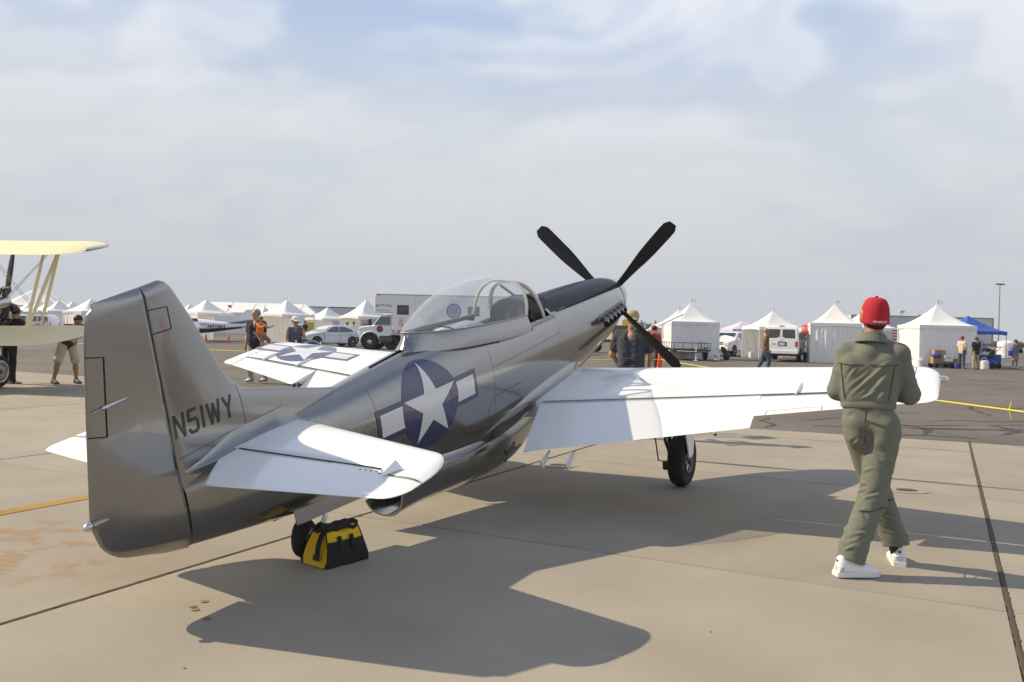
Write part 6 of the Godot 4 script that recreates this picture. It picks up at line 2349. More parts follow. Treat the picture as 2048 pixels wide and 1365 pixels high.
func make_tents() -> void:
	var g := "white peaked tents along the show line"
	tent("white peaked tent with wrinkled side wall directly behind the flat trailer", Vector3(10.75, 0, -52.0), 0.02, 2.85, 2.2, 3.36, [0, 1, 2, 3], M.tent, g, 0.42)
	tent("white peaked tent half hidden behind the one at the flat trailer, to its left", Vector3(11.9, 0, -61.5), 0.05, 3.2, 2.05, 3.2, [0], M.tent, g, 0.38)
	tent("white peaked tent with open sides behind the white van", Vector3(17.1, 0, -56.5), 0.1, 3.0, 2.05, 3.12, [0], M.tent, g, 0.38)
	tent("white walled peaked tent left of the person in the flight suit, beside the van", Vector3(19.0, 0, -50.8), -0.28, 2.8, 2.3, 3.46, [0, 1, 2, 3], M.tent, g, 0.42)
	tent("white peaked tent partly hidden by the red cap, striped flag hanging at its corner", Vector3(22.9, 0, -56.0), 0.1, 3.0, 2.15, 3.3, [0], M.tent, g, 0.0)
	tent("white walled peaked tent at the right with cardboard boxes along its front", Vector3(23.7, 0, -48.1), -0.05, 3.05, 2.28, 3.45, [0, 2, 3], M.tent, g, 0.46)
	tent("white open peaked tent behind the small plane lettered N91061", Vector3(-24.4, 0, -68.5), PI / 4 + 0.05, 3.05, 2.2, 3.25, [0, 3], M.tent, g, 0.3)
	tent("white open peaked tent behind the person carrying the child", Vector3(-17.6, 0, -67.0), PI / 4 + 0.1, 3.05, 2.2, 3.35, [0], M.tent, g, 0.35)
	tent("white open peaked tent left of the truck in front of the long trailer", Vector3(-16.8, 0, -78.0), PI / 4, 2.9, 2.05, 3.05, [0], M.tent, g, 0.25)
	tent("white open peaked tent just left of the truck's cab, posters under its roof", Vector3(-11.6, 0, -68.0), PI / 4 - 0.1, 3.05, 2.2, 3.55, [0], M.tent, g, 0.42)
	tent("white peaked tent just beside the fighter's fin, far behind the small plane", Vector3(-35.7, 0, -95.0), PI / 4, 3.0, 2.2, 3.4, [0, 1], M.tent, g, 0.0)
	tent("small white peak showing in front of the big marquee roof", Vector3(-27.7, 0, -96.0), PI / 4, 2.6, 2.2, 3.3, [], M.tent, g, 0.3)
	tent("white walled peaked tent close left of the fighter's rudder", Vector3(-37.3, 0, -76.0), PI / 4 + 0.15, 3.3, 2.15, 3.28, [0, 1, 2, 3], M.tent, g, 0.2)
	tent("white peak behind the walled tent left of the rudder", Vector3(-48.6, 0, -95.0), 0.7, 3.0, 2.2, 3.4, [], M.tent, g, 0.0)
	for k in 4:
		tent(["rightmost of the joined white tents seen under the biplane's top wing", "second from the right of the joined tents under the biplane's top wing", "third from the right of the joined tents under the biplane's top wing", "leftmost of the joined tents under the biplane's top wing, by the engine"][k], Vector3(-45.9 - 1.9 * k, 0, -87.0 - 1.7 * k), 0.72, 2.7, 2.2, 3.35, [0, 1, 2], M.tent, g, 0.2 if k == 0 else 0.0)
	tent("large pale canopy behind the biplane's engine", Vector3(-58.0, 0, -105.0), 0.3, 7.0, 2.9, 5.2, [], M.tent, "", 0.0, 1.2)
	tent("lilac pop-up canopy between two white tents near the white off-roader", Vector3(19.3, 0, -72.0), 0.1, 2.8, 1.95, 2.62, [], M.tent_lilac, "", 0.0, 1.0, "popup_canopy")
	tent("red pop-up canopy showing right of the white van", Vector3(21.3, 0, -60.0), 0.1, 3.0, 1.9, 2.65, [], M.tent_red, "", 0.0, 1.0, "popup_canopy")
	tent("blue pop-up canopy behind the right-hand tent with boxes", Vector3(27.0, 0, -51.0), 0.2, 2.9, 2.05, 2.95, [], M.tent_blue, "", 0.0, 1.35, "popup_canopy")
	# long gabled marquee far back
	var mq := thing("marquee", "long white gabled marquee far behind the small plane and the people", "tent", Vector3(-33.0, 0, -113.0), 0.10)
	var roof := MB.new()
	var lx := 7.6
	roof.quad(Vector3(-lx, 2.7, 4.2), Vector3(lx, 2.7, 4.2), Vector3(lx - 2.0, 4.05, 0), Vector3(-lx, 4.05, 0), Vector3(0, 1, 1))
	roof.quad(Vector3(-lx, 2.7, -4.2), Vector3(lx, 2.7, -4.2), Vector3(lx - 2.0, 4.05, 0), Vector3(-lx, 4.05, 0), Vector3(0, 1, -1))
	roof.add(PackedVector3Array([Vector3(lx, 2.7, 4.2), Vector3(lx, 2.7, -4.2), Vector3(lx - 2.0, 4.05, 0)]), PackedInt32Array([0, 1, 2]), false, false, Vector3(1, 0.5, 0))
	obj("roof", roof, M.tent, mq)
	obj("wall", MB.new().box(Vector3(0, 1.35, 0), Vector3(lx * 2 - 0.1, 2.68, 8.2)), M.tent, mq)
	var ribs := MB.new()
	for k in 5:
		var x := -lx + 3.0 * k + 1.0
		ribs.tube([Vector3(x, 2.72, 4.22), Vector3(x, 4.07, 0.02)], 0.02, 5)
	obj("roof_seam", ribs, M.hull_grey, mq)

# ---------------------------------------------------------------- vehicles
# side outline as (forward, height); half width hw, narrowing above the belt
func shell(poly: PackedVector2Array, hw: float, belt: float, roof: float, tumble: float, edge := 0.07) -> MB:
	var rings := []
	var m := poly.size()
	var area := 0.0
	for k in m:
		area += poly[k].cross(poly[(k + 1) % m])
	for lv in [[-1.0, 1.0], [-0.975, 0.45], [-0.91, 0.0], [0.0, -0.15], [0.91, 0.0], [0.975, 0.45], [1.0, 1.0]]:
		var ring := PackedVector3Array()
		for k in m:
			var a := poly[(k + m - 1) % m]
			var b := poly[(k + 1) % m]
			var nn := (b - a).orthogonal().normalized() * signf(area)
			var p: Vector2 = poly[k] - nn * edge * lv[1]
			var w := hw * (1.0 - tumble * clampf((p.y - belt) / (roof - belt), 0.0, 1.0))
			ring.append(Vector3(lv[0] * w, p.y, -p.x))
		rings.append(ring)
	return MB.new().loft(rings, true, true, true, true)

func car(called: String, label: String, category: String, at: Vector3, turn: float, c: Dictionary) -> Node3D:
	var root := thing(called, label, category, at, turn)
	var poly := PackedVector2Array()
	for q in c.profile:
		poly.append(Vector2(q[0], q[1]))
	var hw: float = c.hw
	var belt: float = c.belt
	var roof: float = c.roof
	var tb: float = c.get("tumble", 0.14)
	var paint: Material = c.get("paint", M.car_white)
	var gl: Material = c.get("glass", M.dark_glass)
	var bodym := obj("body", shell(poly, hw, belt, roof, tb), paint, root)
	var wat := func(y: float) -> float: return hw * (1.0 - tb * clampf((y - belt) / (roof - belt), 0.0, 1.0))
	for sg in [1.0, -1.0]:
		for win in c.windows:
			var p := PackedVector2Array()
			for q in win:
				p.append(Vector2(q[0], q[1]))
			var mp := func(q: Vector2) -> Vector3: return Vector3(sg * (wat.call(q.y) + 0.007), q.y, -q.x)
			obj("side_window", MB.new().decal([p], mp, Vector3(sg, 0, 0), 1), gl, root)
	for e in [["windshield", c.windshield], ["rear_window", c.get("rear_window", [])]]:
		if e[1].size() == 0:
			continue
		var a := Vector2(e[1][0][0], e[1][0][1])
		var b := Vector2(e[1][1][0], e[1][1][1])
		var nn := (b - a).orthogonal().normalized()
		if nn.y < -0.2 or (absf(nn.y) <= 0.2 and (nn.x < 0.0) == (e[0] == "windshield")):
			nn = -nn
		var off := Vector3(0, nn.y, -nn.x) * 0.012
		var halves: Array = [[-0.86, 0.86]] if not c.get("split_rear", false) or e[0] == "windshield" else [[-0.80, -0.07], [0.07, 0.80]]
		for hlf in halves:
			obj(e[0], MB.new().quad(Vector3(hlf[0] * wat.call(a.y), a.y, -a.x) + off, Vector3(hlf[1] * wat.call(a.y), a.y, -a.x) + off, Vector3(hlf[1] * wat.call(b.y), b.y, -b.x) + off, Vector3(hlf[0] * wat.call(b.y), b.y, -b.x) + off, Vector3(0, nn.y, -nn.x)), gl, root)
	var wr: float = c.wheel
	for f in c.axles:
		for sg in [1.0, -1.0]:
			var ctr := Vector3(sg * (hw - 0.10), wr, -f)
			obj("wheel_arch", MB.new().lathe(Vector3(sg * (hw - 0.16), wr + 0.02, -f), Vector3(sg, 0, 0), [[wr * 1.16, 0.0], [wr * 1.16, 0.164]], 26), M.soot, bodym)
			var ty := obj("tyre", MB.new().lathe(ctr, Vector3(sg, 0, 0), [[wr * 0.6, -0.09], [wr * 0.95, -0.1], [wr, -0.07], [wr, 0.085], [wr * 0.94, 0.112], [wr * 0.66, 0.116]], 26), M.rubber, root)
			obj("rim", MB.new().lathe(ctr, Vector3(sg, 0, 0), [[wr * 0.66, 0.112], [wr * 0.62, 0.122], [wr * 0.55, 0.10], [wr * 0.2, 0.108], [wr * 0.18, 0.122], [0.01, 0.124]], 20), M.rim, ty)
			var sp := MB.new()
			for k in 6:
				var a := TAU * k / 6.0
				sp.lathe(ctr + Vector3(sg * 0.11, sin(a) * wr * 0.38, cos(a) * wr * 0.38), Vector3(sg, 0, 0), [[wr * 0.11, 0.0], [wr * 0.11, 0.004]], 8)
			obj("wheel_slot", sp, M.soot, ty)
	for l in c.get("lamps", []):
		# material, forward, height, lateral, size
		for sg in [1.0, -1.0]:
			obj(l[5], MB.new().box(Vector3(sg * l[3], l[2], -l[1]), l[4], 0.02), l[0], root)
	for b in c.get("boxes", []):
		obj(b[0], MB.new().box(b[1], b[2], 0.02), b[3], root)
	for sg in [1.0, -1.0]:
		if c.has("mirror"):
			obj("door_mirror", MB.new().box(Vector3(sg * (hw + 0.09), c.mirror[1], -c.mirror[0]), Vector3(0.17, 0.14, 0.09), 0.035), c.get("mirror_paint", paint), root)
	var ln := MB.new()
	for sg in [1.0, -1.0]:
		for d in c.get("door_lines", []):
			ln.tube([Vector3(sg * (hw + 0.001), d[1], -d[0]), Vector3(sg * (hw + 0.001), d[2], -d[0])], 0.006, 4)
	if c.has("door_lines"):
		obj("door_gap", ln, M.soot, bodym)
		var hd := MB.new()
		for sg in [1.0, -1.0]:
			for d in c.door_lines:
				hd.box(Vector3(sg * (hw + 0.012), belt - 0.09, -d[0] - 0.0 + -0.14), Vector3(0.03, 0.03, 0.14), 0.01)
		obj("door_handle", hd, c.get("mirror_paint", paint), bodym)
	return root

func make_vehicles() -> void:
	var sedan := {"hw": 0.90, "belt": 0.93, "roof": 1.46, "tumble": 0.22, "paint": M.car_pearl, "glass": M.teal_glass, "wheel": 0.325, "axles": [1.42, -1.28],
		"profile": [[2.33, 0.42], [2.36, 0.58], [2.28, 0.74], [1.9, 0.86], [1.25, 0.98], [0.45, 1.36], [0.05, 1.455], [-0.55, 1.46], [-1.1, 1.35], [-1.75, 1.10], [-2.22, 1.05], [-2.33, 0.92], [-2.36, 0.55], [-2.28, 0.32], [-1.7, 0.20], [1.9, 0.20]],
		"windows": [[[0.78, 1.0], [0.22, 1.34], [-0.22, 1.385], [-0.30, 1.0]], [[-0.38, 1.0], [-0.30, 1.388], [-0.75, 1.36], [-1.32, 1.13], [-1.30, 1.04]]],
		"windshield": [[1.18, 1.02], [0.30, 1.40]], "rear_window": [[-1.10, 1.35], [-1.70, 1.12]], "mirror": [0.80, 1.0], "door_lines": [[0.88, 0.32, 0.98], [-0.34, 0.30, 0.98], [-1.15, 0.42, 0.98]],
		"lamps": [[M.clear_lamp, 2.20, 0.70, 0.66, Vector3(0.34, 0.13, 0.18), "headlight"], [M.red_lamp, -2.26, 0.86, 0.66, Vector3(0.32, 0.14, 0.12), "tail_light"]],
		"boxes": [["grille", Vector3(0, 0.55, -2.34), Vector3(0.9, 0.2, 0.05), M.soot], ["number_plate", Vector3(0, 0.75, 2.36), Vector3(0.32, 0.15, 0.03), M.plate]]}
	var sd := car("sedan", "white four-door sedan parked left of the truck, nose to the left", "car", Vector3(-12.75, 0, -60.3), deg_to_rad(128), sedan)
	var d2 := dup(sd, Vector3(-18.6, 0, -75.0), deg_to_rad(100), "white car mostly hidden behind the couple and the open tent")
	d2.set_meta("category", "car")
	var offroad := {"hw": 0.90, "belt": 1.12, "roof": 1.72, "tumble": 0.14, "wheel": 0.36, "axles": [1.35, -1.35],
		"profile": [[2.2, 0.42], [2.25, 0.62], [2.2, 1.0], [1.2, 1.14], [0.62, 1.62], [0.3, 1.70], [-1.9, 1.72], [-2.15, 1.60], [-2.25, 1.1], [-2.28, 0.55], [-2.2, 0.38], [1.9, 0.34]],
		"windows": [[[0.78, 1.17], [0.42, 1.57], [-0.25, 1.60], [-0.25, 1.17]], [[-0.35, 1.17], [-0.35, 1.60], [-1.15, 1.61], [-1.15, 1.17]], [[-1.28, 1.17], [-1.28, 1.61], [-2.0, 1.58], [-2.1, 1.17]]],
		"windshield": [[1.12, 1.18], [0.66, 1.60]], "rear_window": [[-2.14, 1.58], [-2.22, 1.18]], "mirror": [0.85, 1.2], "door_lines": [[0.95, 0.45, 1.14], [-0.30, 0.45, 1.14], [-1.2, 0.55, 1.14]],
		"lamps": [[M.clear_lamp, 2.18, 0.86, 0.66, Vector3(0.36, 0.17, 0.14), "headlight"], [M.amber_lamp, 2.20, 0.72, 0.70, Vector3(0.28, 0.08, 0.12), "turn_signal"], [M.red_lamp, -2.24, 0.95, 0.76, Vector3(0.16, 0.3, 0.08), "tail_light"]],
		"boxes": [["grille", Vector3(0, 0.88, -2.22), Vector3(0.85, 0.20, 0.05), M.soot], ["grille_bar", Vector3(0, 0.88, -2.25), Vector3(0.86, 0.05, 0.04), M.car_white], ["bumper", Vector3(0, 0.55, -2.27), Vector3(1.7, 0.22, 0.12), M.car_white]]}
	var orr := car("off_road_car", "white off-roader with split grille facing the viewer beyond the walking person in brown", "car", Vector3(15.35, 0, -60.4), deg_to_rad(180 - 38), offroad)
	var pk := dup(orr, Vector3(-40.6, 0, -72.0), deg_to_rad(92), "white four-door vehicle parked under the biplane's strut")
	pk.set_meta("category", "car")
	var van := {"hw": 1.0, "belt": 1.25, "roof": 2.08, "tumble": 0.10, "wheel": 0.37, "axles": [1.75, -1.75],
		"profile": [[2.7, 0.5], [2.75, 0.75], [2.65, 1.1], [1.9, 1.32], [1.2, 1.95], [0.9, 2.06], [-2.3, 2.09], [-2.58, 1.98], [-2.68, 1.2], [-2.70, 0.62], [-2.66, 0.50], [2.3, 0.46]],
		"windows": [[[1.52, 1.36], [1.10, 1.84], [0.42, 1.86], [0.42, 1.36]], [[0.28, 1.36], [0.28, 1.86], [-0.9, 1.86], [-0.9, 1.36]], [[-1.05, 1.36], [-1.05, 1.86], [-2.3, 1.85], [-2.4, 1.36]]],
		"windshield": [[1.85, 1.38], [1.25, 1.90]], "rear_window": [[-2.60, 1.88], [-2.655, 1.36]], "split_rear": true, "mirror": [1.55, 1.35], "mirror_paint": M.black_plastic, "door_lines": [[0.36, 0.6, 1.3], [1.6, 0.6, 1.3]],
		"lamps": [[M.red_lamp, -2.66, 1.02, 0.86, Vector3(0.16, 0.34, 0.08), "tail_light"], [M.clear_lamp, 2.68, 0.92, 0.78, Vector3(0.3, 0.2, 0.1), "headlight"]],
		"boxes": [["rear_bumper", Vector3(0, 0.56, 2.74), Vector3(1.96, 0.20, 0.16), M.car_white], ["number_plate", Vector3(0.08, 1.02, 2.705), Vector3(0.32, 0.16, 0.03), M.plate], ["plate_recess", Vector3(0.08, 1.03, 2.695), Vector3(0.46, 0.26, 0.03), M.soot], ["stop_lamp", Vector3(0, 2.07, 2.45), Vector3(0.3, 0.05, 0.1), M.red_lamp], ["sticker", Vector3(-0.42, 1.04, 2.70), Vector3(0.26, 0.08, 0.012), M.yellow_plain], ["door_split", Vector3(-0.0, 1.3, 2.70), Vector3(0.015, 1.2, 0.01), M.soot], ["underbody", Vector3(0, 0.42, 0), Vector3(1.7, 0.16, 5.0), M.black_plastic]]}
	car("van", "white passenger van seen from behind, two dark rear windows", "van", Vector3(16.7, 0, -52.2), deg_to_rad(-25), van)
	make_truck()
	# semi-trailers far back
	for q in [["long pale grey semi-trailer behind the tents at the right", Vector3(46.2, 0, -98.2), 16.0, 1.12, 3.96, 0.0, M.hull_grey], ["pale grey semi-trailer with dark blue roof edge, left of the truck", Vector3(-23.0, 0, -116.2), 9.6, 1.0, 3.75, 0.0, M.hull_grey]]:
		var tr := thing("semi_trailer", q[0], "trailer", q[1], q[5])
		var l: float = q[2]
		obj("box", MB.new().box(Vector3(0, (q[3] + q[4]) * 0.5, 0), Vector3(l, q[4] - q[3], 2.5), 0.04), q[6], tr)
		obj("roof_rail", MB.new().box(Vector3(0, q[4] + 0.02, 1.26), Vector3(l + 0.06, 0.13, 0.06)), M.trim_blue if q[1].x < 0 else M.pole_grey, tr)
		for sx in [-1.0, 1.0]:
			obj("corner_post", MB.new().box(Vector3(sx * (l * 0.5 - 0.04), (q[3] + q[4]) * 0.5, 1.262), Vector3(0.16, q[4] - q[3], 0.05)), M.pole_grey, tr)
		for k in int(l / 1.25):
			obj("side_panel_rib", MB.new().box(Vector3(-l * 0.5 + 0.6 + 1.25 * k, (q[3] + q[4]) * 0.5 - 0.05, 1.255), Vector3(0.03, q[4] - q[3] - 0.2, 0.02)), M.pole_white, tr)
		for k in int(l / 2.0):
			obj("reflective_tape", MB.new().box(Vector3(-l * 0.5 + 0.8 + 2.0 * k, q[3] + 0.08, 1.265), Vector3(0.5, 0.06, 0.01)), M.red_plain, tr)
		for k in 2:
			obj("wheel", MB.new().lathe(Vector3(l * 0.5 - 2.0 - 1.3 * k, 0.5, 1.0), Vector3(0, 0, 1), [[0.3, -0.1], [0.5, -0.1], [0.5, 0.2], [0.3, 0.2]], 18), M.rubber, tr)
		obj("landing_leg", MB.new().box(Vector3(-l * 0.5 + 2.6, 0.55, 0.9), Vector3(0.12, 1.1, 0.12)).box(Vector3(-l * 0.5 + 2.6, 0.55, -0.9), Vector3(0.12, 1.1, 0.12)), M.pole_grey, tr)
	make_small_plane()
	# flat utility trailer
	var ut := thing("utility_trailer", "low flat utility trailer with railings in front of the white tent", "trailer", Vector3(10.0, 0, -49.2), 0.04)
	obj("deck", MB.new().box(Vector3(0, 0.58, -0.3), Vector3(2.1, 0.10, 3.2), 0.02), M.black_plastic, ut)
	for sx in [-1.0, 1.0]:
		wheel(ut, Vector3(sx * 1.16, 0.33, -0.3), Vector3(1, 0, 0), 0.33, 0.2, "tyre")
		obj("mudguard", MB.new().box(Vector3(sx * 1.16, 0.70, -0.3), Vector3(0.26, 0.04, 0.9), 0.015), M.black_plastic, ut)
		var rl := MB.new()
		rl.tube([Vector3(sx * 1.02, 0.98, 1.28), Vector3(sx * 1.02, 0.98, -1.85)], 0.022, 6)
		for k in 6:
			rl.tube([Vector3(sx * 1.02, 0.62, 1.28 - 0.62 * k), Vector3(sx * 1.02, 0.98, 1.28 - 0.62 * k)], 0.018, 5)
		obj("side_rail", rl, M.dark_metal, ut)
	var fr := MB.new().tube([Vector3(-1.02, 0.98, 1.28), Vector3(1.02, 0.98, 1.28)], 0.022, 6)
	for k in 5:
		fr.tube([Vector3(-1.02 + 0.51 * k, 0.62, 1.28), Vector3(-1.02 + 0.51 * k, 0.98, 1.28)], 0.018, 5)
	obj("front_rail", fr, M.dark_metal, ut)
	obj("drawbar", MB.new().tube([Vector3(-0.9, 0.52, 1.25), Vector3(0.02, 0.5, 2.3)], 0.045, 6).tube([Vector3(0.9, 0.52, 1.25), Vector3(0.02, 0.5, 2.3)], 0.045, 6), M.dark_metal, ut)
	obj("jockey_stand", MB.new().tube([Vector3(0.02, 0.02, 2.1), Vector3(0.02, 0.78, 2.1)], 0.03, 8).box(Vector3(0.02, 0.03, 2.1), Vector3(0.2, 0.04, 0.16), 0.01), M.pole_white, ut)
	# far cars against the field
	for q in [[58.0, -185.0, 1.2], [64.0, -188.0, 1.7], [101.0, -182.0, 1.5], [106.0, -184.0, 1.4], [111.0, -183.0, 1.9], [120.0, -190.0, 1.6]]:
		pass
	var far_red := sedan.duplicate()
	far_red.paint = mat(lin(0.14, 0.02, 0.02), 0.4, 0.0, 0.8)
	var fc := car("sedan", "first dark red car far off in the field, left of the light mast", "car", Vector3(92.5, 0, -176.0), 1.7, far_red)
	var labels := ["dark red car far off just right of the light mast", "next dark red car to the right behind the white tank", "dark red car far off above the person with bags", "rightmost dark red car in the far field"]
	for k in 4:
		var fd := dup(fc, Vector3(98.0 + 4.6 * k, 0, -177.0 + k), 1.5 + 0.15 * k, labels[k])
		fd.set_meta("category", "car")

func make_truck() -> void:
	# front axle under the origin, facing -z
	var root := thing("box_truck", "big white box truck with side window, round emblem and red lettering behind the canopy", "truck", Vector3(-9.0, 0, -55.9), deg_to_rad(87))
	var cab := PackedVector2Array()
	for q in [[0.75, 0.62], [0.80, 1.0], [0.70, 1.42], [-0.05, 1.52], [-0.15, 1.54], [-0.62, 2.18], [-1.25, 2.24], [-1.42, 2.2], [-1.42, 0.62]]:
		cab.append(Vector2(q[0], q[1]))
	obj("cab", shell(cab, 1.08, 1.5, 2.24, 0.06), M.car_white, root)
	var w := MB.new()
	for sg in [1.0, -1.0]:
		var mp := func(q: Vector2) -> Vector3: return Vector3(sg * (1.09 - 0.06 * clampf((q.y - 1.5) / 0.74, 0, 1)), q.y, -q.x)
		obj("side_window", MB.new().decal([PackedVector2Array([Vector2(-0.22, 1.56), Vector2(-0.60, 2.08), Vector2(-1.28, 2.12), Vector2(-1.28, 1.56)])], mp, Vector3(sg, 0, 0), 1), M.teal_glass, root)
		var fr := []
		for k in 13:
			var a := lerpf(-0.15, PI + 0.15, k / 12.0)
			var o := Vector3(0, 0.50 + sin(a) * 0.60, cos(a) * 0.60)
			var d := Vector3(0, sin(a), cos(a))
			fr.append(PackedVector3Array([o + Vector3(sg * 0.85, 0, 0), o + Vector3(sg * 1.17, 0, 0), o + d * 0.06 + Vector3(sg * 1.17, 0, 0), o + d * 0.08 + Vector3(sg * 0.85, 0, 0)]))
		obj("fender", MB.new().loft(fr), M.car_white, root)
		obj("wheel_arch", MB.new().lathe(Vector3(sg * 0.9, 0.50, 0), Vector3(sg, 0, 0), [[0.555, 0.0], [0.555, 0.267]], 28), M.soot, root)
		var ty := obj("tyre", MB.new().lathe(Vector3(sg * 1.0, 0.46, 0), Vector3(sg, 0, 0), [[0.26, -0.14], [0.44, -0.14], [0.46, -0.1], [0.46, 0.15], [0.42, 0.19], [0.28, 0.195]], 30), M.rubber, root)
		obj("rim", MB.new().lathe(Vector3(sg * 1.0, 0.46, 0), Vector3(sg, 0, 0), [[0.28, 0.185], [0.27, 0.20], [0.22, 0.14], [0.16, 0.15], [0.15, 0.23], [0.06, 0.25], [0.01, 0.25]], 24), M.rim, ty)
		var nuts := MB.new()
		for k in 8:
			var a := TAU * k / 8.0
			nuts.lathe(Vector3(sg * 1.14, 0.46 + sin(a) * 0.20, cos(a) * 0.20), Vector3(sg, 0, 0), [[0.035, 0.0], [0.035, 0.012]], 8)
		obj("hand_hole", nuts, M.soot, ty)
		for z in [1.35, 7.1]:
			obj("rear_tyre", MB.new().lathe(Vector3(sg * 0.92, 0.46, z), Vector3(sg, 0, 0), [[0.26, -0.25], [0.46, -0.25], [0.46, 0.15], [0.42, 0.2], [0.24, 0.2], [0.2, 0.05], [0.02, 0.05]], 28), M.rubber, root)
		obj("door_mirror", MB.new().box(Vector3(sg * 1.28, 1.72, 0.02), Vector3(0.08, 0.42, 0.18), 0.03).tube([Vector3(sg * 1.02, 1.9, 0.15), Vector3(sg * 1.28, 1.9, 0.02)], 0.015, 5), M.black_plastic, root)
		obj("fuel_tank_step", MB.new().box(Vector3(sg * 0.95, 0.66, 1.0), Vector3(0.5, 0.42, 0.85), 0.06).box(Vector3(sg * 1.14, 0.42, 1.05), Vector3(0.14, 0.04, 0.5), 0.01), M.dark_metal, root)
	obj("windshield", MB.new().quad(Vector3(-0.92, 1.58, 0.18), Vector3(0.92, 1.58, 0.18), Vector3(0.88, 2.12, 0.55), Vector3(-0.88, 2.12, 0.55), Vector3(0, 1, -1)), M.teal_glass, root)
	obj("grille", MB.new().box(Vector3(0, 1.08, -0.79), Vector3(1.2, 0.5, 0.06)), M.soot, root)
	obj("bumper", MB.new().box(Vector3(0, 0.62, -0.84), Vector3(2.1, 0.30, 0.16), 0.04), M.dark_metal, root)
	for sg in [1.0, -1.0]:
		obj("headlight", MB.new().box(Vector3(sg * 0.82, 1.05, -0.78), Vector3(0.3, 0.2, 0.08), 0.02), M.clear_lamp, root)
		obj("marker_lamp", MB.new().box(Vector3(sg * 1.0, 1.22, -0.70), Vector3(0.14, 0.12, 0.12), 0.02), M.amber_lamp, root)
	obj("chassis", MB.new().box(Vector3(0, 0.72, 4.5), Vector3(0.9, 0.24, 9.0)), M.black_plastic, root)
	# body with the part over the cab
	var L := 10.2
	obj("cargo_body", MB.new().box(Vector3(0, 2.22, 1.42 + (L - 1.42) * 0.5), Vector3(2.44, 2.56, L - 1.42), 0.03).box(Vector3(0, 2.93, 0.85), Vector3(2.44, 1.14, 1.16), 0.03), M.truck_white, root)
	obj("roof_rail", MB.new().box(Vector3(-1.19, 3.52, 0.3 + L * 0.5), Vector3(0.10, 0.05, L - 0.1)).box(Vector3(1.19, 3.52, 0.3 + L * 0.5), Vector3(0.10, 0.05, L - 0.1)), M.hull_grey, root)
	obj("roof_lamp", MB.new().box(Vector3(-1.2, 3.47, 0.55), Vector3(0.06, 0.05, 0.25)), M.red_lamp, root)
	# the side the viewer sees is the truck's left one (-x)
	for q in [[2.1, 2.55], [6.6, 2.55]]:
		var win := obj("body_window", MB.new().box(Vector3(-1.225, q[1], q[0]), Vector3(0.03, 0.60, 0.74), 0.08), M.soot, root)
		obj("pane", MB.new().box(Vector3(-1.235, q[1], q[0]), Vector3(0.03, 0.50, 0.64), 0.05), M.dark_glass, win)
	for k in 7:
		obj("panel_joint", MB.new().box(Vector3(-1.222, 2.2, 2.9 + 1.15 * k), Vector3(0.006, 2.5, 0.02)), M.hull_grey, root)
	obj("lower_trim", MB.new().box(Vector3(-1.225, 1.02, 5.8), Vector3(0.02, 0.10, 8.7)), M.hull_grey, root)
	var facing := Basis(Vector3(0, 0, 1), Vector3.UP, Vector3(-1, 0, 0))
	writing("phone_lettering", "1-800-3", 0.26, Vector3(-1.24, 1.14, 2.05), facing, M.red_plain, root, "Droid Serif")
	# arch of small blue letter-like strokes with a red line below, too far to read
	var arc := MB.new()
	for k in 19:
		if k in [5, 11, 15]:
			continue
		var a := lerpf(-0.9, 0.9, k / 18.0)
		var p := Vector3(-1.226, 2.62 + 0.22 * cos(a), 0.85 + sin(a) * 0.62)
		arc.box(p, Vector3(0.012, 0.12 + 0.03 * (k % 3), 0.016), 0.0, Basis(Vector3(-1, 0, 0), -a * 0.3)).box(p + Vector3(0, 0.03 * (k % 2), 0.022), Vector3(0.012, 0.016, 0.04))
	obj("arched_lettering", arc, M.insignia_blue, root)
	var rl := MB.new()
	for k in 13:
		rl.box(Vector3(-1.226, 2.50, 0.40 + 0.072 * k), Vector3(0.012, 0.05, 0.03))
	obj("red_lettering", rl, M.red_plain, root)
	var em := obj("door_emblem", MB.new().lathe(Vector3(-1.088, 1.30, 0.62), Vector3(-1, 0, 0), [[0.21, 0.0], [0.21, 0.008], [0.13, 0.0081], [0.13, 0.0]], 28), M.insignia_blue, root)
	obj("emblem_band", MB.new().box(Vector3(-1.10, 1.30, 0.62), Vector3(0.01, 0.10, 0.44)), M.red_plain, em)
	var em2 := obj("side_emblem", MB.new().lathe(Vector3(-1.22, 2.55, 5.35), Vector3(-1, 0, 0), [[0.48, 0.0], [0.48, 0.012], [0.01, 0.0121]], 40), mat(lin(0.07, 0.09, 0.20), 0.6), root)
	obj("emblem_field", MB.new().lathe(Vector3(-1.232, 2.55, 5.35), Vector3(-1, 0, 0), [[0.38, 0.0], [0.38, 0.006], [0.01, 0.0061]], 36), mat(lin(0.12, 0.30, 0.45), 0.6), em2)
	obj("emblem_figure", MB.new().slab(PackedVector2Array([Vector2(-0.22, 0.24), Vector2(0.0, 0.02), Vector2(0.22, 0.24), Vector2(0.26, -0.02), Vector2(0.12, -0.28), Vector2(-0.14, -0.22)]), 0.0, 0.006, Vector3(-1.24, 2.55, 5.35), facing), mat(lin(0.36, 0.10, 0.06), 0.6), em2)
	var ll := MB.new()
	for k in 15:
		if k % 5 == 3:
			continue
		ll.box(Vector3(-1.226, 1.70, 4.8 + 0.085 * k), Vector3(0.012, 0.09, 0.045))
	obj("caption_lettering", ll, M.insignia_blue, root)
	var notice := MB.new()
	for k in 6:
		notice.box(Vector3(-1.226, 1.98 - 0.09 * k, 2.0), Vector3(0.01, 0.03, 0.26 + 0.05 * (k % 2)))
	obj("notice_lettering", notice, M.red_plain, root)

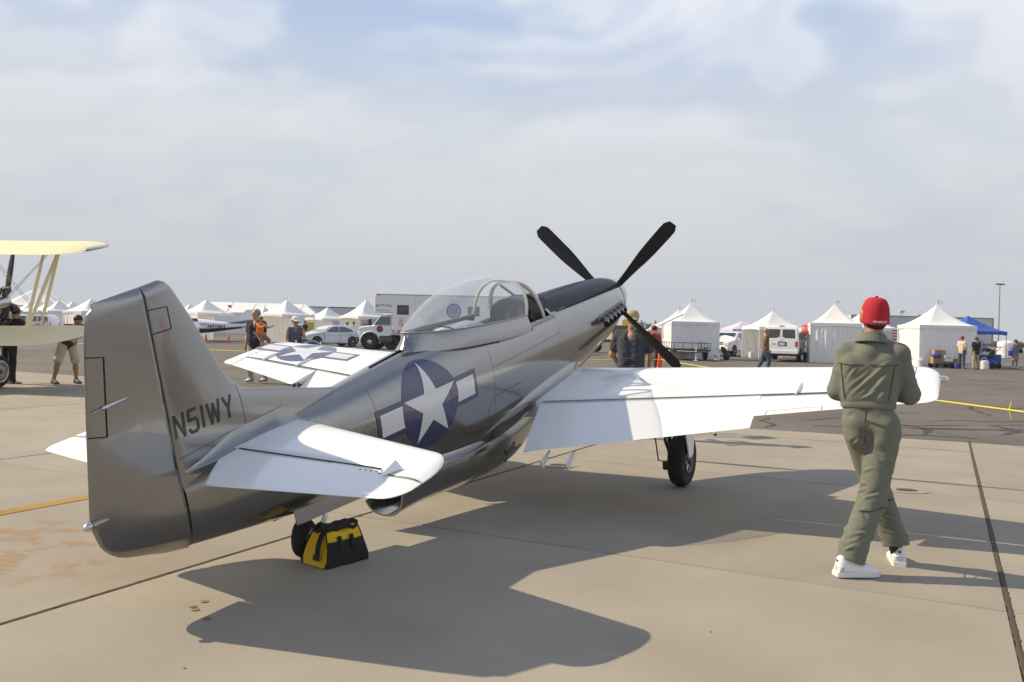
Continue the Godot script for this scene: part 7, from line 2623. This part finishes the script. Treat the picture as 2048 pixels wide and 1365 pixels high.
func make_small_plane() -> void:
	# nose to the left of the picture (-z of its own axes)
	var root := thing("light_plane", "white light plane with dark blue belly lettered N91061 beyond the fin", "airplane", Vector3(-22.4, 0, -62.8), deg_to_rad(84))
	var rings := []
	for k in [[-3.4, 0.10, 0.14, 1.25], [-3.2, 0.36, 0.36, 1.22], [-2.2, 0.52, 0.50, 1.18], [-0.9, 0.56, 0.58, 1.18], [0.4, 0.46, 0.44, 1.16], [1.6, 0.30, 0.30, 1.20], [2.8, 0.16, 0.19, 1.27], [3.55, 0.05, 0.10, 1.34]]:
		var ring := PackedVector3Array()
		for j in 24:
			var a := TAU * j / 24.0
			ring.append(Vector3(signf(cos(a)) * pow(absf(cos(a)), 0.75) * k[1], k[3] + signf(sin(a)) * pow(absf(sin(a)), 0.75) * k[2], k[0]))
		rings.append(ring)
	obj("fuselage", MB.new().loft(rings), M.car_white, root)
	var belly := []
	for r in rings.slice(1, 7):
		var row := PackedVector3Array()
		for j in range(13, 24):
			var p: Vector3 = r[j]
			row.append(Vector3(p.x * 1.012, p.y - 0.006, p.z))
		belly.append(row)
	obj("belly_stripe", MB.new().loft(belly, false, false, false, true, Vector3.DOWN), M.navy, root)
	var b := Basis(Vector3(0, 0, 1), Vector3.UP, Vector3(1, 0, 0))
	obj("fin", MB.new().slab(PackedVector2Array([Vector2(1.6, 1.40), Vector2(2.3, 1.62), Vector2(3.05, 2.42), Vector2(3.62, 2.44), Vector2(3.50, 1.38)]), -0.03, 0.03, Vector3.ZERO, b), M.car_white, root)
	obj("fin_stripe", MB.new().slab(PackedVector2Array([Vector2(1.2, 1.42), Vector2(3.45, 1.60), Vector2(3.45, 1.52), Vector2(1.2, 1.36)]), -0.22, 0.22, Vector3.ZERO, b).slab(PackedVector2Array([Vector2(1.9, 1.46), Vector2(3.45, 1.72), Vector2(3.45, 1.62)]), -0.034, 0.034, Vector3.ZERO, b), M.trim_blue, root)
	for sg in [1.0, -1.0]:
		obj("tailplane", MB.new().slab(PackedVector2Array([Vector2(0.04, 2.75), Vector2(1.5, 3.05), Vector2(1.5, 3.5), Vector2(0.04, 3.55)]), 1.24, 1.29, Vector3.ZERO, Basis(Vector3(sg, 0, 0), Vector3(0, 0, 1), Vector3.UP)), M.car_white, root)
		obj("wing", MB.new().slab(PackedVector2Array([Vector2(0.3, -1.7), Vector2(4.8, -1.6), Vector2(4.8, -0.5), Vector2(0.3, -0.2)]), 0.82, 0.94, Vector3.ZERO, Basis(Vector3(sg, 0.06, 0), Vector3(0, 0, 1), Vector3.UP)), M.car_white, root)
		obj("wheel", MB.new().lathe(Vector3(sg * 1.1, 0.2, -0.9), Vector3(1, 0, 0), [[0.1, -0.07], [0.2, -0.06], [0.2, 0.06], [0.1, 0.07]], 16).tube([Vector3(sg * 1.1, 0.2, -0.9), Vector3(sg * 0.9, 0.9, -0.9)], 0.03, 6), M.rubber, root)
		for q in [[-1.45, 0.62], [-0.65, 0.62]]:
			obj("cabin_window", MB.new().slab(PackedVector2Array([Vector2(q[0] - 0.33, 1.48), Vector2(q[0] + 0.33, 1.48), Vector2(q[0] + 0.26, 1.72), Vector2(q[0] - 0.2, 1.72)]), -0.004, 0.004, Vector3(sg * 0.53, 0, 0), b), M.dark_glass, root)
	obj("nose_wheel", MB.new().lathe(Vector3(0, 0.18, -2.9), Vector3(1, 0, 0), [[0.08, -0.06], [0.18, -0.05], [0.18, 0.05], [0.08, 0.06]], 16).tube([Vector3(0, 0.2, -2.9), Vector3(0, 0.95, -2.8)], 0.03, 6), M.rubber, root)
	# dark side stripes and the registration
	var st := MB.new()
	for y in [1.34, 1.27]:
		st.box(Vector3(-0.50, y, -0.2), Vector3(0.012, 0.03, 1.1), 0.0, Basis(Vector3.UP, -0.06))
	obj("side_stripe", st, M.trim_blue, root)
	var facing := Basis(Vector3(0.13, 0, 0.99).normalized(), Vector3.UP, Vector3(-0.99, 0, 0.13).normalized())
	writing("registration_lettering", "N91061", 0.27, Vector3(-0.385, 1.16, 1.0), facing, M.seam, root)
	var prop := MB.new().tube([Vector3(0, 0.4, -3.45), Vector3(0, 2.1, -3.45)], [0.05, 0.06], 8).lathe(Vector3(0, 1.25, -3.4), Vector3(0, 0, -1), [[0.16, 0.0], [0.12, 0.2], [0.01, 0.34]], 16)
	obj("propeller", prop, M.black_plastic, root)

# ---------------------------------------------------------------- odds and ends of the show ground
func cone(label: String, at: Vector3, h: float) -> Node3D:
	var root := thing("traffic_cone", label, "traffic cone", at, 0.3, "orange traffic cones")
	obj("cone", MB.new().lathe(Vector3(0, 0.03, 0), Vector3.UP, [[h * 0.22, 0.0], [h * 0.20, 0.02], [h * 0.05, h - 0.03], [h * 0.03, h - 0.02]], 20), M.orange, root)
	obj("base", MB.new().box(Vector3(0, 0.018, 0), Vector3(h * 0.56, 0.036, h * 0.56), 0.012), M.orange, root)
	return root

func delineator(label: String, at: Vector3) -> Node3D:
	var root := thing("delineator_post", label, "traffic post", at, 0.0, "tall orange delineator posts")
	obj("post", MB.new().lathe(Vector3.ZERO, Vector3.UP, [[0.11, 0.05], [0.085, 0.08], [0.08, 0.40], [0.075, 0.62], [0.055, 0.68], [0.05, 0.98], [0.03, 1.05]], 20), M.orange, root)
	obj("reflective_band", MB.new().lathe(Vector3.ZERO, Vector3.UP, [[0.086, 0.26], [0.087, 0.27], [0.083, 0.47], [0.081, 0.475]], 20), M.reflective, root)
	obj("base", MB.new().lathe(Vector3.ZERO, Vector3.UP, [[0.2, 0.0], [0.2, 0.04], [0.12, 0.06]], 16), M.black_plastic, root)
	obj("handle", MB.new().tube([Vector3(0.03, 0.98, 0), Vector3(0.07, 0.86, 0), Vector3(0.06, 0.72, 0)], 0.014, 6), M.orange, root)
	return root

func rope(label: String, a: Vector3, b: Vector3, sag: float, knots: Array) -> void:
	var pts := []
	for k in 41:
		var q := k / 40.0
		pts.append(a.lerp(b, q) - Vector3(0, sag * 4.0 * q * (1 - q), 0) - a)
	var o := obj("barrier_rope", MB.new().tube(pts, 0.011, 6), M.yellow_rope)
	o.position = a
	tag(o, label, "rope")
	for q in knots:
		var p: Vector3 = pts[int(q * 40)]
		var kn := MB.new().ball(p, Vector3.ONE * 0.02, Basis(), 8, 6)
		kn.tube([p, p + Vector3(0.01, 0.06, 0), p + Vector3(0.03, 0.11, 0)], 0.006, 5)
		kn.tube([p, p + Vector3(0.01, -0.07, 0.01), p + Vector3(0.035, -0.13, 0)], 0.006, 5)
		obj("knot", kn, M.yellow_rope, o)

func folding_chair(label: String, at: Vector3, turn: float) -> void:
	var root := thing("folding_chair", label, "chair", at, turn)
	obj("seat", MB.new().box(Vector3(0, 0.45, 0), Vector3(0.44, 0.035, 0.42), 0.012), M.white_plain, root)
	obj("backrest", MB.new().box(Vector3(0, 0.78, 0.22), Vector3(0.44, 0.26, 0.03), 0.012), M.white_plain, root)
	for sx in [-1.0, 1.0]:
		obj("leg", MB.new().tube([Vector3(sx * 0.21, 0.0, -0.20), Vector3(sx * 0.21, 0.9, 0.22)], 0.014, 6), M.pole_white, root)
		obj("leg", MB.new().tube([Vector3(sx * 0.19, 0.0, 0.24), Vector3(sx * 0.19, 0.45, -0.12)], 0.014, 6), M.pole_white, root)

func carton(label: String, at: Vector3, s: Vector3, turn: float, m: Material, mark := false) -> void:
	var root := thing("carton", label, "box", at, turn)
	obj("box", MB.new().box(Vector3(0, s.y * 0.5, 0), s, 0.006), m, root)
	obj("tape", MB.new().box(Vector3(0, s.y * 0.5 + 0.001, 0), Vector3(0.05, s.y + 0.004, s.z + 0.004)), M.tan_leather if m == M.card else M.plate, root)
	if mark:
		var mk := MB.new()
		for k in 7:
			mk.box(Vector3(-0.14 + 0.045 * k, s.y * 0.62, s.z * 0.5 + 0.002), Vector3(0.03, 0.04, 0.004))
		obj("printed_mark", mk, M.trim_blue, root)

func stroller(label: String, at: Vector3, turn: float, s := 1.0) -> void:
	var root := thing("stroller", label, "stroller", at, turn)
	root.scale = Vector3.ONE
	var hood := []
	for k in 9:
		var a := lerpf(0.0, PI * 0.62, k / 8.0)
		var row := PackedVector3Array()
		for j in 11:
			var b := lerpf(-1.25, 1.25, j / 10.0)
			row.append(Vector3(sin(b) * 0.26, 0.72 + cos(b) * 0.30 * sin(a + 0.35), -cos(a) * 0.30 * cos(b)) * s)
		hood.append(row)
	obj("hood", MB.new().loft(hood, false, false, false, true, Vector3.UP), M.navy, root)
	obj("seat", MB.new().box(Vector3(0, 0.50, -0.05) * s, Vector3(0.42, 0.10, 0.45) * s, 0.04).box(Vector3(0, 0.70, 0.20) * s, Vector3(0.42, 0.42, 0.08) * s, 0.03), M.cockpit_black, root)
	for sx in [-1.0, 1.0]:
		obj("frame", MB.new().tube([Vector3(sx * 0.26, 0.14, -0.42) * s, Vector3(sx * 0.26, 0.55, 0.0) * s, Vector3(sx * 0.24, 1.0, 0.48) * s], 0.016, 6).tube([Vector3(sx * 0.26, 0.5, -0.05) * s, Vector3(sx * 0.26, 0.14, 0.38) * s], 0.016, 6), M.pole_grey, root)
		for z in [-0.42, 0.38]:
			obj("wheel", MB.new().lathe(Vector3(sx * 0.28, 0.13, z) * s, Vector3(1, 0, 0), [[0.06 * s, -0.02], [0.13 * s, -0.02], [0.13 * s, 0.02], [0.06 * s, 0.02]], 16), M.rubber, root)
	obj("push_bar", MB.new().tube([Vector3(-0.24, 1.0, 0.48) * s, Vector3(0.24, 1.0, 0.48) * s], 0.018, 6), M.cockpit_black, root)

func make_small_things() -> void:
	cone("orange traffic cone nearest the fighter's fin, under the small plane", Vector3(-23.6, 0, -66.3), 0.56)
	cone("orange traffic cone under the tail of the small plane", Vector3(-20.5, 0, -62.2), 0.56)
	delineator("tall orange post left of the person carrying a child", Vector3(-20.4, 0, -66.0))
	delineator("tall orange post close beside the person in the navy polo shirt", Vector3(-19.2, 0, -64.0))
	delineator("orange post with white reflective band beyond the propeller, rope tied to it", Vector3(4.48, 0, -26.0))
	rope("yellow barrier rope running right from the banded orange post past the wing tip", Vector3(4.50, 0.72, -25.9), Vector3(7.4, 0.62, -8.2), 0.06, [0.80])
	rope("yellow barrier rope passing behind the propeller to the orange post", Vector3(-3.0, 0.62, -27.2), Vector3(4.44, 0.72, -25.95), 0.05, [])
	rope("yellow barrier rope on the asphalt beyond the left wing", Vector3(-26.0, 0.62, -40.5), Vector3(-3.0, 0.62, -27.2), 0.16, [])
	# long white blade by the person in red
	var bl := MB.new()
	var rows := []
	for k in 13:
		var q := k / 12.0
		var w := 0.11 * (0.55 + 0.6 * sin(PI * minf(1.0, 0.15 + q * 0.8)))
		var ring := PackedVector3Array()
		for j in 10:
			var a := TAU * j / 10.0
			ring.append(Vector3(-0.95 + 1.9 * q, 1.32 + 0.88 * q, cos(a) * w) + Vector3(-0.4, 0.9, 0) * sin(a) * 0.035)
		rows.append(ring)
	var wing := thing("spare_propeller", "long slanting white propeller blade on a stand beside the person in red", "propeller", Vector3(5.15, 0, -30.6), 0.2)
	obj("blade", bl.loft(rows), M.car_white, wing)
	obj("stand", MB.new().tube([Vector3(-0.1, 1.75, 0), Vector3(-0.1, 0.0, 0)], 0.03, 8).tube([Vector3(-0.4, 0.0, 0), Vector3(0.2, 0.0, 0)], 0.03, 8), M.pole_grey, wing)
	# light legs of a folding sign stand behind the right main wheel
	var sd := thing("folding_stand", "white folding stand with thin legs on the concrete behind the right main wheel", "stand", Vector3(2.75, 0, -13.1), 0.4)
	for q in [[-0.25, -0.2], [-0.25, 0.25], [0.28, -0.2], [0.28, 0.25]]:
		obj("leg", MB.new().tube([Vector3(q[0], 0.02, q[1]), Vector3(q[0] * 0.35, 0.75, q[1] * 0.25)], 0.014, 6), M.pole_white, sd)
		obj("foot", MB.new().ball(Vector3(q[0], 0.02, q[1]), Vector3(0.026, 0.02, 0.026), Basis(), 8, 6), M.rubber, sd)
	obj("shelf", MB.new().box(Vector3(0, 0.76, 0), Vector3(0.46, 0.03, 0.34), 0.008), M.white_plain, sd)
	obj("brace", MB.new().tube([Vector3(-0.2, 0.25, 0.2), Vector3(0.22, 0.25, 0.2)], 0.009, 5).tube([Vector3(-0.2, 0.25, -0.16), Vector3(0.22, 0.25, -0.16)], 0.009, 5), M.pole_white, sd)
	# goods along the right-hand tent
	carton("large brown carton on the stack at the tent's left front corner", Vector3(23.0, 0.58, -46.35), Vector3(0.6, 0.36, 0.4), 0.05, M.card)
	carton("brown carton under the large one at the tent's left corner", Vector3(22.95, 0.22, -46.35), Vector3(0.62, 0.36, 0.42), 0.0, M.card)
	carton("brown carton beneath the white-fronted one, on the low cart", Vector3(23.55, 0.22, -46.30), Vector3(0.5, 0.12, 0.4), 0.1, M.card)
	carton("white-fronted carton with dark print on the low cart by the tent", Vector3(23.4, 0.34, -46.2), Vector3(0.46, 0.32, 0.4), 0.05, M.white_plain, true)
	carton("open brown carton leaning at the middle of the tent front", Vector3(23.95, 0.0, -46.3), Vector3(0.5, 0.5, 0.4), -0.15, M.card)
	carton("long white carton on the ground right of the low cart", Vector3(24.15, 0.0, -45.75), Vector3(0.62, 0.36, 0.4), 0.05, M.white_plain, true)
	carton("small blue and red drinks carton next to the cart wheel", Vector3(23.72, 0.0, -45.7), Vector3(0.26, 0.27, 0.26), 0.0, M.blue_plastic)
	var cart := thing("low_cart", "low dark cart with two wheels under the cartons at the right-hand tent", "cart", Vector3(23.15, 0, -46.3), 0.03)
	obj("platform", MB.new().box(Vector3(0, 0.19, 0), Vector3(1.15, 0.05, 0.6), 0.01), M.black_plastic, cart)
	for sx in [-0.42, 0.42]:
		obj("wheel", MB.new().lathe(Vector3(sx, 0.13, 0.32), Vector3(0, 0, 1), [[0.05, -0.03], [0.13, -0.03], [0.13, 0.03], [0.06, 0.035]], 18).lathe(Vector3(sx, 0.13, -0.3), Vector3(0, 0, 1), [[0.05, -0.03], [0.13, -0.03], [0.13, 0.03], [0.06, 0.035]], 18), M.rubber, cart)
	var tarp := obj("blue_tarp", MB.new().ball(Vector3(0, 0.1, 0), Vector3(0.24, 0.12, 0.2), Basis(), 9, 6).ball(Vector3(0.14, 0.08, 0.05), Vector3(0.16, 0.1, 0.14), Basis(), 8, 5), M.blue_plastic)
	tarp.position = Vector3(22.75, 0.56, -46.1)
	tag(tarp, "crumpled blue tarp on the cartons at the tent's left corner", "tarp")
	var jug := thing("water_jug", "white drinks cooler on the ground beside the person in black t-shirt", "cooler", Vector3(24.85, 0, -45.2), 0.0)
	obj("body", MB.new().lathe(Vector3.ZERO, Vector3.UP, [[0.2, 0.0], [0.22, 0.03], [0.22, 0.42], [0.18, 0.46], [0.05, 0.48]], 18), M.white_plain, jug)
	obj("handle", MB.new().tube([Vector3(-0.12, 0.46, 0), Vector3(-0.1, 0.6, 0), Vector3(0.1, 0.6, 0), Vector3(0.12, 0.46, 0)], 0.022, 6), M.white_plain, jug)
	folding_chair("white folding chair left of the tent with boxes", Vector3(22.3, 0, -47.6), 2.9)
	folding_chair("white folding chair just behind the first one, left of the tent with boxes", Vector3(22.75, 0, -48.9), 2.6)
	var bk := obj("bucket", MB.new().lathe(Vector3.ZERO, Vector3.UP, [[0.17, 0.0], [0.2, 0.36], [0.215, 0.37], [0.19, 0.38]], 18), M.white_plain)
	bk.position = Vector3(22.15, 0, -46.6)
	tag(bk, "white bucket beneath the folding chair by the tent with boxes", "bucket")
	stroller("dark stroller pushed by the person in the tank top", Vector3(-4.55, 0, -19.5), PI + 0.35, 1.15)
	stroller("black stroller parked under the blue canopy", Vector3(26.2, 0, -47.3), 0.6, 1.15)
	var tb := thing("display_table", "folding table draped in blue cloth under the blue canopy", "table", Vector3(26.6, 0, -48.6), 0.1)
	obj("table_top", MB.new().box(Vector3(0, 0.74, 0), Vector3(1.8, 0.04, 0.7), 0.01), M.white_plain, tb)
	obj("cloth", MB.new().box(Vector3(0, 0.42, 0), Vector3(1.84, 0.62, 0.74), 0.03), M.tent_blue, tb)
	for sx in [-0.8, 0.8]:
		obj("leg", MB.new().box(Vector3(sx, 0.06, 0), Vector3(0.04, 0.12, 0.5)), M.pole_grey, tb)
	var pst := obj("poster_board", MB.new().box(Vector3(0, 1.15, 0), Vector3(0.9, 0.8, 0.03), 0.005, Basis(Vector3.RIGHT, -0.1)).box(Vector3(-0.4, 0.45, 0.08), Vector3(0.04, 0.9, 0.04)).box(Vector3(0.4, 0.45, 0.08), Vector3(0.04, 0.9, 0.04)), mat(lin(0.28, 0.32, 0.45), 0.7))
	pst.position = Vector3(26.6, 0, -49.4)
	tag(pst, "pale blue display board standing under the blue canopy", "board")
	var tank := thing("white_tank", "round-topped white storage tank at the far right by the fence", "tank", Vector3(44.0, 0, -76.5))
	obj("shell", MB.new().lathe(Vector3.ZERO, Vector3.UP, [[0.72, 0.0], [0.74, 0.05], [0.74, 1.25], [0.7, 1.38], [0.45, 1.5], [0.05, 1.55]], 28), M.white_plain, tank)
	obj("band", MB.new().lathe(Vector3.ZERO, Vector3.UP, [[0.75, 0.62], [0.755, 0.64], [0.75, 0.66]], 28, true, false), M.hull_grey, tank)
	# crowd barrier at the far right
	for k in 5:
		var fb := thing("crowd_barrier", ["leftmost crowd barrier right of the blue canopy", "second crowd barrier right of the blue canopy", "third crowd barrier right of the blue canopy", "fourth crowd barrier right of the blue canopy", "rightmost crowd barrier at the edge of the picture"][k], "barrier", Vector3(38.0 + 2.3 * k, 0, -72.0 + 0.3 * k), 0.1, "crowd barriers at the right")
		obj("frame", MB.new().tube([Vector3(-1.05, 0.1, 0), Vector3(-1.05, 1.0, 0), Vector3(1.05, 1.0, 0), Vector3(1.05, 0.1, 0)], 0.022, 6), M.pole_grey, fb)
		var bars := MB.new()
		for j in 12:
			bars.tube([Vector3(-0.95 + 0.172 * j, 0.2, 0), Vector3(-0.95 + 0.172 * j, 1.0, 0)], 0.01, 4)
		bars.tube([Vector3(-1.05, 0.2, 0), Vector3(1.05, 0.2, 0)], 0.015, 5)
		obj("bars", bars, M.pole_grey, fb)
	# masts
	var mast := thing("light_mast", "tall slim floodlight mast on the horizon at the right", "light mast", Vector3(84.8, 0, -150.0), 0.1)
	obj("pole", MB.new().tube([Vector3.ZERO, Vector3(0, 11.4, 0)], [0.17, 0.09], 10), M.pole_grey, mast)
	obj("crossbar", MB.new().box(Vector3(0, 11.4, 0), Vector3(1.6, 0.10, 0.10)), M.pole_grey, mast)
	for k in 5:
		obj("floodlight", MB.new().box(Vector3(-0.68 + 0.34 * k, 11.28, 0.12), Vector3(0.22, 0.24, 0.22), 0.03), M.dark_metal, mast)
	for q in [[1808, 618, "leftmost of three low floodlights above the long grey trailer", 54.7, 5.25], [1840, 625, "middle of three low floodlights above the long grey trailer", 57.2, 4.75], [1862, 631, "rightmost of three low floodlights above the long grey trailer", 58.6, 4.3]]:
		var lm := thing("floodlight_post", q[2], "floodlight", Vector3(q[3], 0, -121.0), 0.0, "low floodlights beyond the trailer")
		obj("pole", MB.new().tube([Vector3.ZERO, Vector3(0, q[4], 0)], 0.05, 6), M.pole_grey, lm)
		obj("lamp_head", MB.new().box(Vector3(0, q[4], 0.1), Vector3(0.75, 0.34, 0.25), 0.05), M.hull_grey, lm)
	# things about the van and the off-roader
	var cooler := thing("cooler_box", "blue cooler box with white lid beside the walking person in brown", "cooler", Vector3(16.6, 0, -55.3), 0.1)
	obj("box", MB.new().box(Vector3(0, 0.26, 0), Vector3(0.56, 0.5, 0.4), 0.03), M.blue_plastic, cooler)
	obj("lid", MB.new().box(Vector3(0, 0.56, 0), Vector3(0.58, 0.10, 0.42), 0.03), M.white_plain, cooler)
	var bin := thing("wheelie_bin", "tall blue refuse bin between the lilac canopy and the van", "bin", Vector3(18.6, 0, -68.0), 0.1)
	obj("bin_body", MB.new().loft([_rect(0.24, 0.24, 0.06), _rect(0.30, 0.32, 0.98)], true, true, true, false), M.blue_plastic, bin)
	obj("lid", MB.new().box(Vector3(0, 1.01, 0), Vector3(0.66, 0.06, 0.70), 0.02), M.blue_plastic, bin)
	var b2 := obj("bucket", MB.new().lathe(Vector3.ZERO, Vector3.UP, [[0.17, 0.0], [0.2, 0.36], [0.215, 0.37], [0.19, 0.38]], 18), M.white_plain)
	b2.position = Vector3(15.9, 0, -57.0)
	tag(b2, "white bucket on the asphalt in front of the open tent by the van", "bucket")
	var b3 := obj("bucket", MB.new().lathe(Vector3.ZERO, Vector3.UP, [[0.15, 0.0], [0.17, 0.33], [0.185, 0.34], [0.16, 0.35]], 18), M.white_plain)
	b3.position = Vector3(11.9, 0, -49.8)
	tag(b3, "white bucket at the right corner of the tent behind the flat trailer", "bucket")
	var tp := obj("black_sack", MB.new().ball(Vector3(0, 0.24, 0), Vector3(0.22, 0.26, 0.22), Basis(), 9, 6).ball(Vector3(-0.12, 0.5, 0), Vector3(0.16, 0.34, 0.16), Basis(Vector3(0, 0, 1), 0.6), 8, 6), M.cockpit_black)
	tp.position = Vector3(12.6, 0, -50.4)
	tag(tp, "black sack leaning right of the tent behind the flat trailer", "sack")
	# banner, posters, flags at the left
	var bn := thing("yellow_banner", "yellow and blue upright banner left of the white sedan", "banner", Vector3(-15.75, 0, -67.0), 0.0)
	obj("cloth", MB.new().box(Vector3(0, 1.25, 0), Vector3(0.55, 0.8, 0.03), 0.006), M.yellow_plain, bn)
	obj("lower_cloth", MB.new().box(Vector3(0, 0.50, 0), Vector3(0.55, 0.7, 0.03), 0.006), mat(lin(0.22, 0.42, 0.62), 0.7), bn)
	obj("stand", MB.new().box(Vector3(0, 0.05, 0), Vector3(0.4, 0.1, 0.3), 0.02), M.pole_grey, bn)
	for q in [[Vector3(-11.4, 0, -68.6), "wide white poster with dark marks hanging under the tent left of the truck cab"], [Vector3(-9.6, 0, -69.5), "second white poster with dark marks nearer the truck cab"]]:
		var po := thing("poster", q[1], "poster", q[0], 0.0)
		obj("sheet", MB.new().box(Vector3(0, 1.62, 0), Vector3(1.4, 0.62, 0.02)), M.white_plain, po)
		var mk := MB.new()
		for k in 9:
			mk.box(Vector3(-0.5 + 0.13 * k, 1.60, 0.014), Vector3(0.08, 0.13, 0.004))
		mk.box(Vector3(-0.05, 1.82, 0.014), Vector3(0.3, 0.1, 0.004))
		obj("print", mk, M.trim_blue, po)
		obj("post", MB.new().box(Vector3(-0.68, 0.75, 0), Vector3(0.03, 1.5, 0.03)).box(Vector3(0.68, 0.75, 0), Vector3(0.03, 1.5, 0.03)), M.pole_white, po)
	var fl := thing("red_flag", "small red flag on a pole in front of the marquee", "flag", Vector3(-27.8, 0, -84.0))
	obj("pole", MB.new().tube([Vector3.ZERO, Vector3(0, 3.2, 0)], 0.02, 6), M.pole_white, fl)
	obj("cloth", MB.new().loft([PackedVector3Array([Vector3(0.02, 3.18, 0), Vector3(0.02, 2.98, 0)]), PackedVector3Array([Vector3(0.2, 3.12, 0.03), Vector3(0.2, 2.90, 0.03)]), PackedVector3Array([Vector3(0.34, 3.10, 0), Vector3(0.34, 2.88, 0)])], false, false, false, true, Vector3(0, 0, 1)), M.red_plain, fl)
	var us := thing("striped_flag", "red and white striped flag hanging at the tent corner right of the red cap", "flag", Vector3(24.4, 0, -54.4))
	for k in 7:
		obj("stripe", MB.new().box(Vector3(0, 1.45 + 0.085 * k, 0.002 * k), Vector3(0.75, 0.085, 0.012), 0.0, Basis(Vector3(0, 0, 1), -0.12)), M.red_plain if k % 2 == 0 else M.white_plain, us)
	obj("staff", MB.new().tube([Vector3(0.40, 0.0, 0), Vector3(0.40, 2.15, 0)], 0.02, 6), M.pole_white, us)
	# yard truck behind the person with the camera
	var yt := thing("equipment_truck", "utility truck with rolled orange gear on its deck, behind the person with the camera", "truck", Vector3(7.6, 0, -60.0), deg_to_rad(75))
	obj("cab", MB.new().box(Vector3(0, 1.25, -1.9), Vector3(1.9, 1.3, 1.5), 0.12), M.car_white, yt)
	obj("deck", MB.new().box(Vector3(0, 0.85, 0.8), Vector3(2.0, 0.2, 3.6), 0.03), M.dark_metal, yt)
	obj("locker", MB.new().box(Vector3(0, 1.5, 0.5), Vector3(1.8, 0.9, 2.0), 0.05), M.tan_leather, yt)
	obj("gear_roll", MB.new().lathe(Vector3(-0.9, 2.15, 0.4), Vector3(1, 0, 0), [[0.24, 0.0], [0.26, 0.1], [0.26, 1.7], [0.24, 1.8]], 14), M.yellow_plain, yt)
	obj("cylinder", MB.new().lathe(Vector3(0.3, 1.0, 2.2), Vector3.UP, [[0.3, 0.0], [0.32, 0.1], [0.32, 0.8], [0.2, 0.95], [0.05, 1.0]], 16), mat(lin(0.25, 0.3, 0.33), 0.5), yt)
	obj("cab_window", MB.new().box(Vector3(0, 1.55, -1.9), Vector3(1.92, 0.5, 0.9), 0.03), M.dark_glass, yt)
	for sx in [-0.9, 0.9]:
		for z in [-1.9, 1.6]:
			obj("wheel", MB.new().lathe(Vector3(sx, 0.42, z), Vector3(1, 0, 0), [[0.2, -0.12], [0.42, -0.12], [0.42, 0.12], [0.2, 0.12]], 18), M.rubber, yt)

func _rect(x: float, z: float, y: float) -> PackedVector3Array:
	return PackedVector3Array([Vector3(-x, y, -z), Vector3(x, y, -z), Vector3(x, y, z), Vector3(-x, y, z)])
